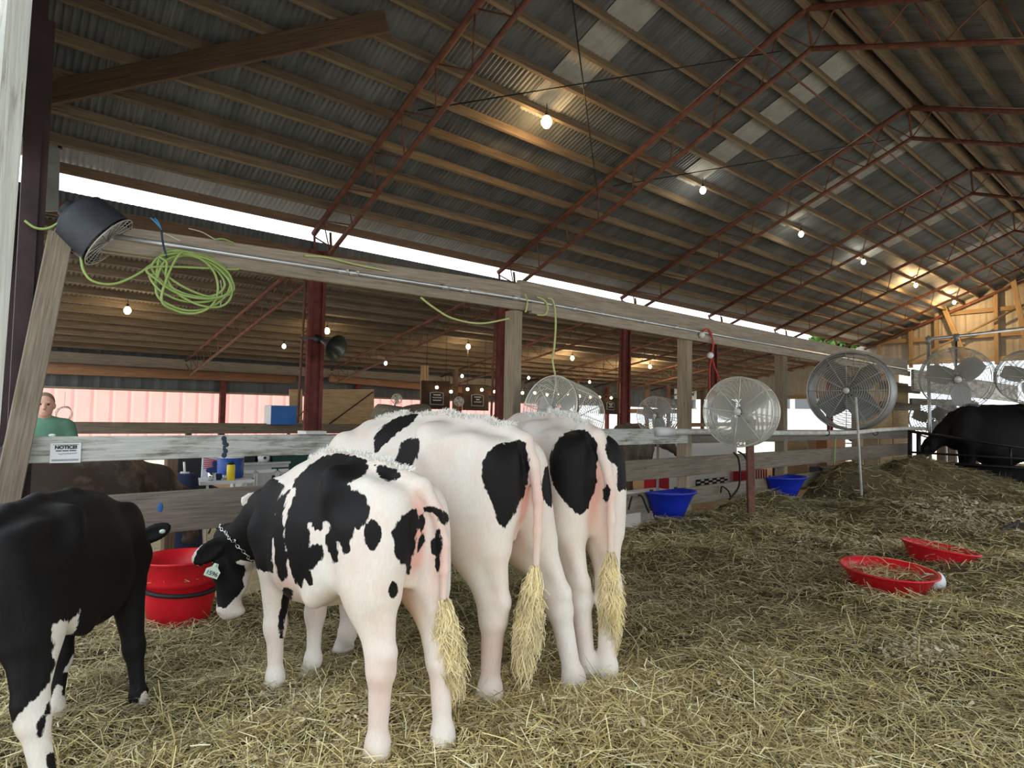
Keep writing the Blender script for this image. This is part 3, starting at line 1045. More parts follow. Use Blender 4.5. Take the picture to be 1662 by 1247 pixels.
def cow_body(s, feet, neck, head, tail, h=0.0125, belly=0.0, wide=1.0, ears=None, calf=False, graze=0.0, nk=1.0, lg=1.28, lx=1.0):
    sl_ = s * lg
    """s: size against a 1.36 m hip height heifer. feet: hoof offsets (dx, dy) from the square stance.
    neck: middle of the neck, poll; head: direction poll to muzzle and crown normal; all in body metres"""
    P = lambda x, y, z: np.array((x * s * lx, y * s * (wide if abs(y) < 0.3 else 1), z * s))
    hl = head['len']
    poll = np.array(neck[1], float)
    d, side, up = basis(head['dir'], head['up'])
    mz = poll + d * hl
    lo = np.minimum((-0.30 * s, -0.42 * s, -0.02), np.minimum(mz, poll) - 0.24)
    hi = np.maximum((1.55 * s, 0.42 * s, 1.48 * s), np.maximum(mz, poll) + 0.24)
    for f in feet.values():
        lo[:2] = np.minimum(lo[:2], np.array((0 + f[0], f[1] - 0.2)) - 0.12)
        hi[:2] = np.maximum(hi[:2], np.array((1.2 * s + f[0], f[1] + 0.2)) + 0.12)
    for p in tail:
        lo = np.minimum(lo, np.array(p) - 0.06)
        hi = np.maximum(hi, np.array(p) + 0.06)
    lo[2] = -0.02
    G = Field(lo, hi, h)
    b = belly
    G.loft([(-0.06 * s, 1.235 * s, 0.92 * s, 0.10 * s * wide), (0.03 * s, 1.285 * s, 0.82 * s, 0.165 * s * wide), (0.2 * s, 1.325 * s, 0.78 * s, 0.205 * s * wide),
            (0.4 * s, 1.345 * s, (0.70 - b * 0.5) * s, 0.235 * s * wide), (0.6 * s, (1.335 + 0.02 * graze) * s, (0.63 - b) * s, 0.265 * s * wide), (0.85 * s, (1.33 + 0.02 * graze) * s, (0.60 - b) * s, 0.275 * s * wide),
            (1.05 * s, (1.34 - 0.04 * graze) * s, (0.62 - b * 0.4) * s, 0.235 * s * wide), (1.22 * s, (1.315 - 0.13 * graze) * s, 0.69 * s, 0.195 * s * wide), (1.36 * s, (1.22 - 0.16 * graze) * s, 0.80 * s, 0.15 * s)], 0.04 * s, pear=0.22, lx=lx)
    G.chain([P(0.0, 0, 1.27), P(0.2, 0, 1.315), P(0.45, 0, 1.335), P(0.8, 0, 1.315 + 0.02 * graze), P(1.1, 0, 1.33 - 0.09 * graze)], [0.03 * s] * 5, 0.05 * s)
    for sg, key in ((1, 'h'), (-1, 'h')):
        f = np.array(feet['hl' if sg > 0 else 'hr'], float)

        def Q(x, y, z, f=f, sg=sg):
            w = np.clip(1 - z / 1.0, 0, 1)
            q = P(x, sg * y, z)
            q[:2] += f * w
            return q
        G.cone(P(0.41, sg * 0.175, 1.27), P(0.37, sg * 0.18, 1.20), 0.045 * s, 0.055 * s, 0.12 * s)
        G.ell(P(-0.015, sg * 0.10, 1.19), (0.06 * s, 0.052 * s, 0.06 * s), 0.08 * s)
        G.ell(Q(0.15, 0.135, 0.99), (0.235 * s, 0.10 * s, 0.29 * s), 0.07 * s)
        G.cone(Q(-0.01, 0.105, 1.12), Q(0.0, 0.125, 0.78), 0.085 * s, 0.085 * s, 0.06 * s)
        G.ell(Q(0.12, 0.14, 0.82), (0.15 * s, 0.092 * s, 0.20 * s), 0.06 * s)
        G.cone(Q(0.13, 0.145, 0.80), Q(0.0, 0.135, 0.53), 0.112 * s, 0.050 * sl_, 0.05 * s, 0.86)
        G.cone(Q(-0.01, 0.13, 0.76), Q(-0.065, 0.13, 0.53), 0.060 * s, 0.024 * sl_, 0.03 * s)
        G.cone(Q(-0.062, 0.13, 0.54), Q(-0.02, 0.132, 0.46), 0.030 * sl_, 0.044 * sl_, 0.03 * s)
        G.cone(Q(0.0, 0.135, 0.53), Q(-0.01, 0.135, 0.45), 0.05 * sl_, 0.046 * sl_, 0.03 * s)
        G.cone(Q(-0.015, 0.135, 0.46), Q(0.0, 0.135, 0.17), 0.043 * sl_, 0.033 * sl_, 0.03 * s)
        G.ell(Q(-0.002, 0.135, 0.135), (0.046 * sl_, 0.044 * sl_, 0.05 * sl_), 0.03 * s)
        G.ell(Q(-0.04, 0.135, 0.11), (0.018 * sl_, 0.03 * sl_, 0.02 * sl_), 0.02 * s)
        G.cone(Q(0.005, 0.135, 0.12), Q(0.045, 0.135, 0.055), 0.038 * sl_, 0.043 * sl_, 0.02 * s)
        for cl in (-0.024, 0.024):
            G.cone(Q(0.04, 0.135 + cl, 0.045), Q(0.075, 0.135 + cl * 1.1, 0.012), 0.030 * sl_, 0.026 * sl_, 0.008 * s)
        # flank fold
        G.cone(P(0.36, sg * 0.17, 0.80), P(0.52, sg * 0.20, 0.70 - b * 0.6), 0.055 * s, 0.04 * s, 0.09 * s)
        # fore leg
        f2 = np.array(feet['fl' if sg > 0 else 'fr'], float)

        def W(x, y, z, f=f2, sg=sg):
            w = np.clip(1 - z / 0.95, 0, 1)
            q = P(x, sg * y, z)
            q[:2] += f * w
            return q
        G.ell(P(1.17, sg * 0.135, 1.02 - 0.05 * graze), (0.17 * s, 0.09 * s, (0.28 - 0.04 * graze) * s), 0.06 * s)
        G.cone(W(1.26, 0.135, 0.90), W(1.12, 0.14, 0.74), 0.105 * s, 0.08 * s, 0.07 * s)
        G.cone(W(1.12, 0.14, 0.76), W(1.14, 0.135, 0.44), 0.078 * sl_, 0.045 * sl_, 0.04 * s)
        G.ell(W(1.147, 0.135, 0.40), (0.050 * sl_, 0.047 * sl_, 0.062 * sl_), 0.03 * s)
        G.cone(W(1.142, 0.135, 0.38), W(1.135, 0.135, 0.16), 0.037 * sl_, 0.030 * sl_, 0.03 * s)
        G.ell(W(1.135, 0.135, 0.135), (0.042 * sl_, 0.041 * sl_, 0.047 * sl_), 0.03 * s)
        G.cone(W(1.14, 0.135, 0.12), W(1.175, 0.135, 0.055), 0.036 * sl_, 0.041 * sl_, 0.02 * s)
        for cl in (-0.024, 0.024):
            G.cone(W(1.17, 0.135 + cl, 0.045), W(1.205, 0.135 + cl * 1.1, 0.012), 0.030 * sl_, 0.026 * sl_, 0.008 * s)
    G.ell(P(1.27, 0, 0.83), (0.16 * s, 0.12 * s, 0.17 * s), 0.08 * s)
    if not calf:
        G.ell(P(0.22, 0, 0.72), (0.13 * s, 0.10 * s, 0.08 * s), 0.06 * s)
    else:
        G.ell(P(0.24, 0, 0.76), (0.12 * s, 0.08 * s, 0.06 * s), 0.06 * s)
    # hollows: paralumbar, between pin and hook, above the gaskin cord
    for sg in (1, -1):
        G.ell(P(0.57, sg * 0.295, 1.17), (0.11 * s, 0.045 * s, 0.08 * s), 0.09 * s, cut=True)
        G.ell(P(0.17, sg * 0.245, 1.19), (0.11 * s, 0.05 * s, 0.06 * s), 0.09 * s, cut=True)
    # neck
    base_t, base_b = P(1.12, 0, 1.20 - 0.1 * graze), P(1.30, 0, 0.98 - 0.05 * graze)
    mid = np.array(neck[0], float)
    G.cone(base_t, mid + (poll - base_t) * 0.0 + up * 0.02 * s, 0.115 * s * nk, 0.10 * s * nk, 0.08 * s, 0.75)
    G.cone(base_b, mid - up * 0.05 * s, 0.19 * s, 0.125 * s * nk, 0.09 * s, 0.68)
    G.cone(mid, poll + d * 0.02 - up * 0.03 * s, 0.115 * s * nk, 0.088 * s, 0.06 * s, 0.85)
    G.cone(mid - up * 0.04 * s, poll + d * hl * 0.25 - up * hl * 0.22, 0.12 * s * nk, 0.07 * hl / 0.46, 0.06 * s, 0.75)
    # head
    q = hl / 0.46
    H = lambda a, l, u: poll + d * a * hl + side * l * q + up * u * q
    G.cone(H(0.02, 0, 0), H(0.42, 0, -0.005), 0.088 * q, 0.082 * q, 0.04)
    G.cone(H(0.42, 0, -0.02), H(0.86, 0, -0.035), 0.078 * q, 0.060 * q, 0.04)
    G.cone(H(0.10, 0, -0.10), H(0.62, 0, -0.085), 0.070 * q, 0.050 * q, 0.05)
    G.ell(H(0.90, 0, -0.045), (0.062 * q, 0.066 * q, 0.062 * q), 0.03)
    G.ell(H(0.93, 0, -0.085), (0.05 * q, 0.05 * q, 0.03 * q), 0.02)
    for sg in (1, -1):
        G.ell(H(0.36, sg * 0.078, 0.015), (0.045 * q, 0.03 * q, 0.035 * q), 0.03)
        G.ell(H(0.97, sg * 0.034, -0.012), (0.016 * q, 0.013 * q, 0.016 * q), 0.012, cut=True)
        G.cone(H(0.25, sg * 0.06, -0.12), H(0.02, sg * 0.05, -0.10), 0.055 * q, 0.05 * q, 0.05)
        if ears:
            e = ears['l' if sg > 0 else 'r']
            ed, es, eu = basis(e['dir'], e['face'])
            c = H(0.06, sg * 0.085, 0.0) + ed * 0.085 * q
            Rm = np.stack([ed, es, eu], 1)
            G.ell(c, (0.105 * q, 0.058 * q, 0.021), 0.02, Rm)
            G.cone(H(0.06, sg * 0.07, 0), c - ed * 0.04 * q, 0.03 * q, 0.024 * q, 0.03)
            G.ell(c + eu * 0.020, (0.075 * q, 0.036 * q, 0.012), 0.012, Rm, cut=True)
    # vulva
    G.ell(P(-0.055, 0, 1.10), (0.035 * s, 0.024 * s, 0.065 * s), 0.03 * s)
    G.cone(P(-0.06, 0, 1.05), P(-0.01, 0, 0.80), 0.018 * s, 0.012 * s, 0.05 * s)
    # tail, joined to the rump
    rs = [0.046 * s, 0.040 * s] + [0.028 * s - 0.012 * s * i / max(1, len(tail) - 3) for i in range(len(tail) - 2)]
    G.chain(tail, rs, 0.022 * s)
    G.d = np.maximum(G.d, -(np.broadcast_to(G.ax[2][None, None, :], G.d.shape).astype(np.float32)))
    V, F = G.mesh()
    V = smooth_mesh(V, F, 3, 0.5)
    return V, F, H


def poly_sdf(pts, poly):
    """signed distance to a polygon in 2D, positive inside"""
    A = np.array(poly, float)
    B = np.roll(A, -1, 0)
    d = np.full(len(pts), 1e9)
    ins = np.zeros(len(pts), bool)
    for a, b in zip(A, B):
        e = b - a
        w = pts - a
        t = np.clip((w @ e) / max(e @ e, 1e-12), 0, 1)
        q = w - t[:, None] * e
        d = np.minimum(d, (q ** 2).sum(1))
        c = ((a[1] <= pts[:, 1]) & (b[1] > pts[:, 1])) | ((b[1] <= pts[:, 1]) & (a[1] > pts[:, 1]))
        with np.errstate(divide='ignore', invalid='ignore'):
            x = a[0] + (pts[:, 1] - a[1]) / (b[1] - a[1]) * (b[0] - a[0])
        ins ^= c & (pts[:, 0] < x)
    d = np.sqrt(d)
    return np.where(ins, d, -d)


def patch_field(V, NR, patches, base=-0.5):
    """patches: lists of (sign, [3D points on the hide], facing). A patch is laid on the hide along its own facing direction"""
    val = np.full(len(V), base)
    for sign, pts3, nrm in patches:
        pts3 = np.array(pts3, float)
        c = pts3.mean(0)
        nrm = np.array(nrm, float)
        nrm /= np.linalg.norm(nrm)
        u = np.cross(nrm, (0, 0, 1.0))
        if np.linalg.norm(u) < 0.1:
            u = np.cross(nrm, (1.0, 0, 0))
        u /= np.linalg.norm(u)
        w = np.cross(nrm, u)
        rel = (pts3 - c) @ nrm
        dep = (V - c) @ nrm
        m = (dep > rel.min() - (0.11 if sign > 0 else 0.22)) & (NR @ nrm > -0.12)
        p2 = np.stack([(pts3 - c) @ u, (pts3 - c) @ w], 1)
        v2 = np.stack([(V - c) @ u, (V - c) @ w], 1)
        pad = 0.08
        m &= (v2 > p2.min(0) - pad).all(1) & (v2 < p2.max(0) + pad).all(1)
        sd = poly_sdf(v2[m], p2)
        if sign > 0:
            val[m] = np.maximum(val[m], sd)
        else:
            val[m] = np.minimum(val[m], -sd)
    return val


def face_normals_to_verts(V, F):
    a, b, c, d = (V[F[:, i]] for i in range(4))
    fn = np.cross(c - a, d - b)
    n = np.zeros_like(V)
    for i in range(4):
        for ax in range(3):
            n[:, ax] += np.bincount(F[:, i], fn[:, ax], len(V))
    return n / np.maximum(np.linalg.norm(n, axis=1, keepdims=True), 1e-12)


def hide_material(name, light, dark, rough=0.62):
    m, nt, b = new_mat(name)
    at = N(nt, 'ShaderNodeAttribute', attribute_name='patch')
    sk = N(nt, 'ShaderNodeAttribute', attribute_name='hide')
    sep = N(nt, 'ShaderNodeSeparateColor')
    nt.links.new(sk.outputs['Color'], sep.inputs[0])
    ob = coords(nt)
    # ragged hair edge of the patches
    jag = noise(nt, coords(nt, (1, 1, 0.55)), 42, 3, 0.6)
    jag2 = noise(nt, ob, 11, 2)
    v = math_n(nt, 'ADD', at.outputs['Fac'], math_n(nt, 'MULTIPLY', math_n(nt, 'SUBTRACT', jag, 0.5), 0.030))
    v = math_n(nt, 'ADD', v, math_n(nt, 'MULTIPLY', math_n(nt, 'SUBTRACT', jag2, 0.5), 0.022))
    f = N(nt, 'ShaderNodeMapRange')
    f.inputs['From Min'].default_value = -0.0022
    f.inputs['From Max'].default_value = 0.0022
    nt.links.new(v, f.inputs['Value'])
    hair = noise(nt, coords(nt, (1, 1, 0.25)), 130, 3, 0.7)
    mott = noise(nt, ob, 6, 4, 0.6)
    lw = ramp(nt, hair, [(0.25, tuple(x * 0.86 for x in light)), (0.75, light)])
    pinkf = math_n(nt, 'MULTIPLY', math_n(nt, 'ADD', sep.outputs[0], math_n(nt, 'MULTIPLY', math_n(nt, 'SUBTRACT', mott, 0.52), 0.9)), 1.0, True)
    lw = mix(nt, pinkf, lw, (0.74, 0.40, 0.32))
    lw = mix(nt, sep.outputs[1], lw, mix(nt, mott, (0.72, 0.52, 0.24), (0.60, 0.34, 0.15)))
    lw = mix(nt, math_n(nt, 'MULTIPLY', math_n(nt, 'SUBTRACT', noise(nt, ob, 3.1, 5, 0.7), 0.5), 0.9, True), lw, (0.60, 0.54, 0.42))
    dk = ramp(nt, hair, [(0.3, tuple(x * 0.7 for x in dark)), (0.8, tuple(min(1, x * 1.5) for x in dark))])
    c = mix(nt, f.outputs[0], lw, dk)
    c = mix(nt, sep.outputs[2], c, (0.16, 0.13, 0.11))
    nt.links.new(c, b.inputs['Base Color'])
    b.inputs['Roughness'].default_value = rough
    b.inputs['Specular IOR Level'].default_value = 0.16
    bump(nt, b, hair, 0.12, 0.004)
    return m


hide_material('holstein_hide', (0.84, 0.79, 0.71), (0.0075, 0.0068, 0.007))
hide_material('brown_hide', (0.058, 0.042, 0.033), (0.04, 0.03, 0.025))
hide_material('taupe_hide', (0.14, 0.115, 0.09), (0.1, 0.08, 0.06))
hide_material('tan_hide', (0.55, 0.42, 0.28), (0.4, 0.3, 0.2))
plain('switch_hair', (0.83, 0.68, 0.40), 0.6, var=0.28, scale=7)
plain('topline_hair', (0.88, 0.87, 0.83), 0.7)
plain('dark_hair', (0.05, 0.035, 0.03), 0.7)


def strands(paths, w=0.0016):
    """thin ribbons"""
    vs, fs = [], []
    k = 0
    for p in paths:
        p = np.array(p)
        t = np.gradient(p, axis=0)
        s_ = np.cross(t, rng.normal(size=3))
        s_ /= np.maximum(np.linalg.norm(s_, axis=1, keepdims=True), 1e-9)
        ww = np.linspace(w, w * 0.35, len(p))[:, None]
        vs.append(np.stack([p - s_ * ww, p + s_ * ww], 1).reshape(-1, 3))
        for i in range(len(p) - 1):
            fs.append((k + 2 * i, k + 2 * i + 1, k + 2 * i + 3, k + 2 * i + 2))
        k += 2 * len(p)
    return np.vstack(vs), fs


def tail_switch(parent, top, length, width, sway, mat, n=900, frame=None):
    """long tail hair hanging in a tuft; points in the animal's own frame"""
    paths = []
    top = np.array(top, float)
    for i in range(n):
        a0 = rng.uniform(0, 2 * math.pi)
        st = top + np.array((0, 0, -rng.uniform(0, 0.55) * length)) + np.array((sway[0], sway[1], 0)) * 0.3 * rng.uniform(0, 1)
        rr = 0.012
        L = length * rng.uniform(0.22, 0.66)
        spread = width * math.sqrt(rng.uniform(0, 1))
        wave = rng.uniform(0, 6)
        p = []
        for t in np.linspace(0, 1, 7):
            frac = (top[2] - st[2]) / length + t * L / length
            env = math.sin(math.pi * min(0.93, 0.12 + 0.75 * frac)) ** 0.8
            q = np.array((st[0], st[1], st[2] - L * t))
            q[:2] += np.array((math.cos(a0), math.sin(a0))) * (rr + spread * env * (0.25 + 0.75 * t))
            q[:2] += np.array(sway) * frac + 0.013 * (0.3 + t) * np.array((math.sin(wave + 8 * t), math.cos(0.4 * wave + 9 * t)))
            p.append(q)
        paths.append(p)
    v, f = strands(paths, 0.0026)
    m = np.array(frame)
    v = v @ m[:3, :3].T + m[:3, 3]
    MB().add(v, f).build('tail_switch', mat, parent, frame=frame)


def topline(parent, V, NR, x0, x1, frame, mat, L=0.017, step=2600, s=1.0, val=None):
    top = np.where((V[:, 0] > x0) & (V[:, 0] < x1) & (NR[:, 2] > 0.80) & (np.abs(V[:, 1]) < 0.045 * s) & (V[:, 2] > 0.9 * s) & (val < -0.01))[0]
    if not len(top):
        return
    pick = rng.choice(top, step)
    paths = []
    for i in pick:
        p = V[i] + rng.normal(size=3) * 0.005
        dn = NR[i] + rng.normal(size=3) * 0.45
        dn /= np.linalg.norm(dn)
        l = L * rng.uniform(0.5, 1.15)
        paths.append([p - NR[i] * 0.004, p + dn * l * 0.5, p + dn * l + np.array((-0.004, 0, 0))])
    v, f = strands(paths, 0.0022)
    m = np.array(frame)
    v = v @ m[:3, :3].T + m[:3, 3]
    MB().add(v, f).build('topline_hair', mat, parent, frame=frame)


def make_cow(name, label, cat, loc, heading, spec, mat, patches=(), group=None, base=-0.5, skin=(), dirt=(), h=0.0125, switch=None, hair=None, pinks=0.0, eye=True, zoff=0.0):
    V, F, H = cow_body(h=h, **spec)
    NR = face_normals_to_verts(V, F)
    fr = Matrix.Translation(Vector((loc[0], loc[1], zoff))) @ Matrix.Rotation(heading, 4, 'Z')
    t = root(name, (loc[0], loc[1], zoff), label, cat, group, rz=heading)
    PM[t.name] = fr
    me = bpy.data.meshes.new('body')
    me.vertices.add(len(V))
    me.vertices.foreach_set('co', V.astype(np.float32).ravel())
    me.loops.add(F.size)
    me.polygons.add(len(F))
    me.loops.foreach_set('vertex_index', F.astype(np.int32).ravel())
    me.polygons.foreach_set('loop_start', np.arange(0, F.size, 4, dtype=np.int32))
    me.polygons.foreach_set('use_smooth', np.ones(len(F), bool))
    me.update(calc_edges=True)
    val = patch_field(V, NR, patches, base)
    a = me.attributes.new('patch', 'FLOAT', 'POINT')
    a.data.foreach_set('value', val.astype(np.float32))
    C = np.zeros((len(V), 4))
    C[:, 3] = 1
    C[:, 0] = pinks
    s = spec['s']
    for c, r, wgt in skin:
        q = ((V - np.array(c)) / np.array(r))
        C[:, 0] = np.maximum(C[:, 0], wgt * np.exp(-(q ** 2).sum(1)))
    for c, r, wgt in dirt:
        q = ((V - np.array(c)) / np.array(r))
        C[:, 1] = np.maximum(C[:, 1], wgt * np.exp(-(q ** 2).sum(1)))
    C[:, 2] = np.clip((0.045 * s - V[:, 2]) / (0.02 * s), 0, 1) * 0.85
    ca = me.attributes.new('hide', 'FLOAT_COLOR', 'POINT')
    ca.data.foreach_set('color', C.astype(np.float32).ravel())
    me.materials.append(MATS[mat])
    o = bpy.data.objects.new('body', me)
    col.objects.link(o)
    o.parent = t
    PM[o.name] = fr
    if eye:
        q = spec['head']['len'] / 0.46
        for sg in (1, -1):
            c = H(0.365, sg * 0.096, 0.018)
            m = np.array(fr)
            MB().ball(m[:3, :3] @ c + m[:3, 3], 0.019 * q, 12).build('eye', 'eye_dark', t, smooth=True)
    if switch:
        tail_switch(t, spec['tail'][-1] if 'top' not in switch else switch['top'], switch['len'], switch['w'], switch['sway'], switch.get('mat', 'switch_hair'), switch.get('n', 900), fr)
    if hair:
        topline(t, V, NR, hair[0], hair[1], fr, hair[2], s=s, step=hair[3], val=val)
    COWS[label] = (V, F, NR, fr, t)
    return t


COWS = {}
# ------------------------------------------------------------------ the herd
PATCHES = {}
#PATCHES_BEGIN
# coat markings: outlines on the hide in each animal's own metres, with the way they face
PATCHES['A'] = [
    (1,[(0.61,0.115,1.118),(0.561,0.07,1.166),(0.5,0.017,1.181),(0.34,0.032,1.178),(0.255,0.034,1.161),(0.197,0.059,1.133),(0.175,0.084,1.117),(0.174,0.126,1.102),(0.2,0.15,1.077),(0.172,0.153,1.062),(0.105,0.154,1.052),(0.055,0.159,1.034),(0.011,0.171,1.006),(-0.002,0.181,0.976),(0.015,0.189,0.946),(0.043,0.196,0.921),(0.073,0.197,0.926),(0.071,0.201,0.901),(0.088,0.205,0.876),(0.089,0.209,0.832),(0.117,0.211,0.816),(0.136,0.21,0.841),(0.152,0.209,0.864),(0.179,0.209,0.86),(0.162,0.21,0.814),(0.16,0.211,0.783),(0.2,0.206,0.767),(0.222,0.207,0.792),(0.259,0.207,0.833),(0.267,0.204,0.867),(0.238,0.204,0.885),(0.24,0.201,0.912),(0.267,0.199,0.923),(0.297,0.198,0.916),(0.312,0.201,0.884),(0.349,0.205,0.879),(0.383,0.207,0.889),(0.39,0.204,0.904),(0.417,0.209,0.895),(0.393,0.214,0.862),(0.378,0.217,0.828),(0.378,0.22,0.798),(0.353,0.214,0.819),(0.316,0.208,0.83),(0.28,0.208,0.806),(0.285,0.21,0.764),(0.344,0.215,0.725),(0.365,0.217,0.709),(0.344,0.217,0.677),(0.334,0.216,0.661),(0.372,0.217,0.647),(0.408,0.219,0.671),(0.43,0.217,0.63),(0.469,0.219,0.634),(0.487,0.232,0.676),(0.531,0.239,0.744),(0.564,0.235,0.802),(0.579,0.226,0.862),(0.585,0.212,0.924),(0.576,0.185,1.0),(0.597,0.175,1.024),(0.622,0.176,1.021),(0.654,0.155,1.057),(0.629,0.133,1.091)],(-0.855,0.489,0.174)),
    (1,[(0.179,0.043,1.149),(0.124,0.034,1.148),(0.065,0.017,1.139),(-0.018,0.03,1.109),(0.018,0.049,1.105),(0.057,0.078,1.101),(0.113,0.069,1.116)],(-0.816,0.57,0.097)),
    (1,[(-0.024,0.179,0.967),(-0.046,0.171,0.958),(-0.058,0.167,0.932),(-0.059,0.171,0.889),(-0.046,0.18,0.855),(-0.015,0.192,0.857),(0.009,0.195,0.893),(0.011,0.19,0.936),(-0.005,0.185,0.958)],(-0.817,0.546,0.186)),
    (1,[(-0.065,0.007,0.992),(-0.072,0.004,0.96),(-0.074,0.008,0.904),(-0.063,0.008,0.845),(-0.052,0.012,0.775),(-0.033,0.01,0.728),(-0.041,0.031,0.742),(-0.083,0.073,0.785),(-0.094,0.113,0.821),(-0.093,0.127,0.866),(-0.086,0.135,0.921),(-0.089,0.12,0.953),(-0.09,0.095,0.983),(-0.074,0.042,0.993)],(-0.785,0.586,0.199)),
    (1,[(-0.068,-0.02,0.974),(-0.072,-0.035,0.956),(-0.072,-0.033,0.921),(-0.075,-0.01,0.907),(-0.075,0.005,0.926),(-0.072,-0.0,0.965)],(-0.776,0.608,0.17)),
    (1,[(-0.073,-0.033,0.904),(-0.072,-0.032,0.864),(-0.063,-0.007,0.825),(-0.07,-0.005,0.879),(-0.073,-0.019,0.9)],(-0.772,0.605,0.196)),
    (1,[(-0.066,-0.024,0.997),(-0.105,-0.034,1.008),(-0.121,-0.081,0.985),(-0.079,-0.146,0.945),(-0.092,-0.126,0.921),(-0.127,-0.063,0.931),(-0.12,-0.053,0.96),(-0.103,-0.037,0.98),(-0.07,-0.026,0.982)],(-0.764,0.626,0.16)),
    (1,[(-0.126,-0.064,0.925),(-0.131,-0.068,0.868),(-0.122,-0.072,0.774),(-0.101,-0.079,0.74),(-0.094,-0.068,0.77),(-0.093,-0.065,0.805),(-0.085,-0.053,0.817),(-0.083,-0.05,0.851),(-0.092,-0.063,0.88),(-0.107,-0.058,0.912)],(-0.756,0.62,0.211)),
    (1,[(-0.082,0.129,0.736),(-0.082,0.102,0.723),(-0.077,0.09,0.698),(-0.076,0.096,0.671),(-0.078,0.117,0.667),(-0.076,0.132,0.684),(-0.076,0.141,0.713)],(-0.782,0.562,0.269)),
    (1,[(0.638,0.179,1.013),(0.642,0.193,0.981),(0.623,0.214,0.92),(0.602,0.225,0.872),(0.568,0.234,0.814),(0.55,0.238,0.779),(0.53,0.239,0.732),(0.534,0.232,0.655),(0.59,0.226,0.62),(0.627,0.236,0.651),(0.632,0.243,0.715),(0.655,0.24,0.756),(0.678,0.231,0.81),(0.717,0.223,0.816),(0.747,0.206,0.877),(0.753,0.187,0.942),(0.726,0.18,0.978)],(-0.883,0.432,0.183)),
    (1,[(0.881,0.091,0.99),(0.908,0.113,0.925),(0.926,0.124,0.817),(0.935,0.125,0.701),(0.932,0.115,0.594),(0.961,0.143,0.597),(1.438,-0.008,0.524),(1.502,0.064,0.529),(1.564,0.089,0.563),(1.598,0.187,0.556),(1.63,0.197,0.714),(1.485,0.096,0.787),(1.298,0.097,0.873),(1.291,0.073,0.997),(0.911,0.123,1.04)],(-0.903,0.393,0.174)),
    (1,[(1.599,0.187,0.563),(1.627,0.206,0.716),(1.474,0.101,0.797),(1.221,0.104,0.805),(1.421,-0.008,0.54),(1.503,0.063,0.524),(1.565,0.088,0.555)],(-0.911,0.367,0.189)),
    (1,[(1.615,0.199,0.619),(1.557,0.094,0.614),(1.481,0.058,0.572),(1.491,0.06,0.53),(1.488,0.052,0.512),(1.466,0.02,0.501),(1.496,-0.005,0.462),(1.506,0.008,0.41),(1.507,-0.002,0.375),(1.519,0.033,0.325),(1.524,0.07,0.291),(1.524,0.085,0.268),(1.577,0.113,0.268),(1.612,0.123,0.339),(1.636,0.15,0.364),(1.678,0.198,0.364),(1.617,0.24,0.512)],(-0.902,0.362,0.237)),
    (1,[(0.6,0.216,0.595),(0.533,0.213,0.601),(0.538,0.2,0.579),(0.793,0.078,0.454),(0.799,0.102,0.402),(0.795,0.108,0.323),(0.814,0.095,0.284),(0.796,0.124,0.299),(0.792,0.138,0.371),(0.794,0.134,0.404),(0.787,0.124,0.465)],(-0.856,0.428,0.29)),
]
PATCHES['B'] = [
    (1,[(0.841,0.101,1.309),(0.797,0.049,1.352),(0.636,0.026,1.378),(0.631,0.078,1.328),(0.638,0.124,1.294),(0.676,0.159,1.253),(0.722,0.189,1.205),(0.769,0.21,1.163),(0.808,0.198,1.187),(0.836,0.171,1.233),(0.846,0.139,1.274)],(-0.786,0.617,0.032)),
    (1,[(0.524,0.166,1.249),(0.4,0.229,1.245),(0.385,0.236,1.215),(0.425,0.222,1.163),(0.464,0.219,1.085),(0.528,0.223,1.077),(0.6,0.223,1.088),(0.613,0.209,1.132),(0.601,0.192,1.184),(0.592,0.175,1.223)],(-0.769,0.636,0.067)),
    (1,[(-0.059,0.047,1.255),(-0.096,0.022,1.25),(-0.097,0.022,1.221),(-0.109,0.018,1.186),(-0.108,0.011,1.116),(-0.098,0.006,1.079),(-0.082,0.013,1.008),(-0.094,0.072,0.957),(-0.096,0.124,0.901),(-0.086,0.147,0.866),(-0.077,0.172,0.898),(-0.071,0.183,0.932),(-0.053,0.198,0.988),(-0.023,0.209,1.053),(-0.002,0.209,1.108),(0.005,0.196,1.164),(-0.003,0.176,1.209),(-0.026,0.134,1.244)],(-0.656,0.747,0.106)),
    (1,[(-0.109,-0.15,1.173),(-0.119,-0.162,1.119),(-0.117,-0.171,1.045),(-0.118,-0.161,0.985),(-0.118,-0.147,0.94),(-0.116,-0.106,0.966),(-0.166,-0.012,1.009),(-0.107,-0.09,1.062),(-0.106,-0.106,1.121)],(-0.606,0.788,0.112)),
    (1,[(1.924,0.257,0.845),(1.947,0.134,0.901),(1.701,0.144,0.915),(1.716,0.061,0.653),(1.905,0.025,0.263),(2.092,0.225,0.265),(2.107,0.245,0.545),(2.062,0.247,0.671),(1.917,0.282,0.762)],(-0.871,0.463,0.166)),
]
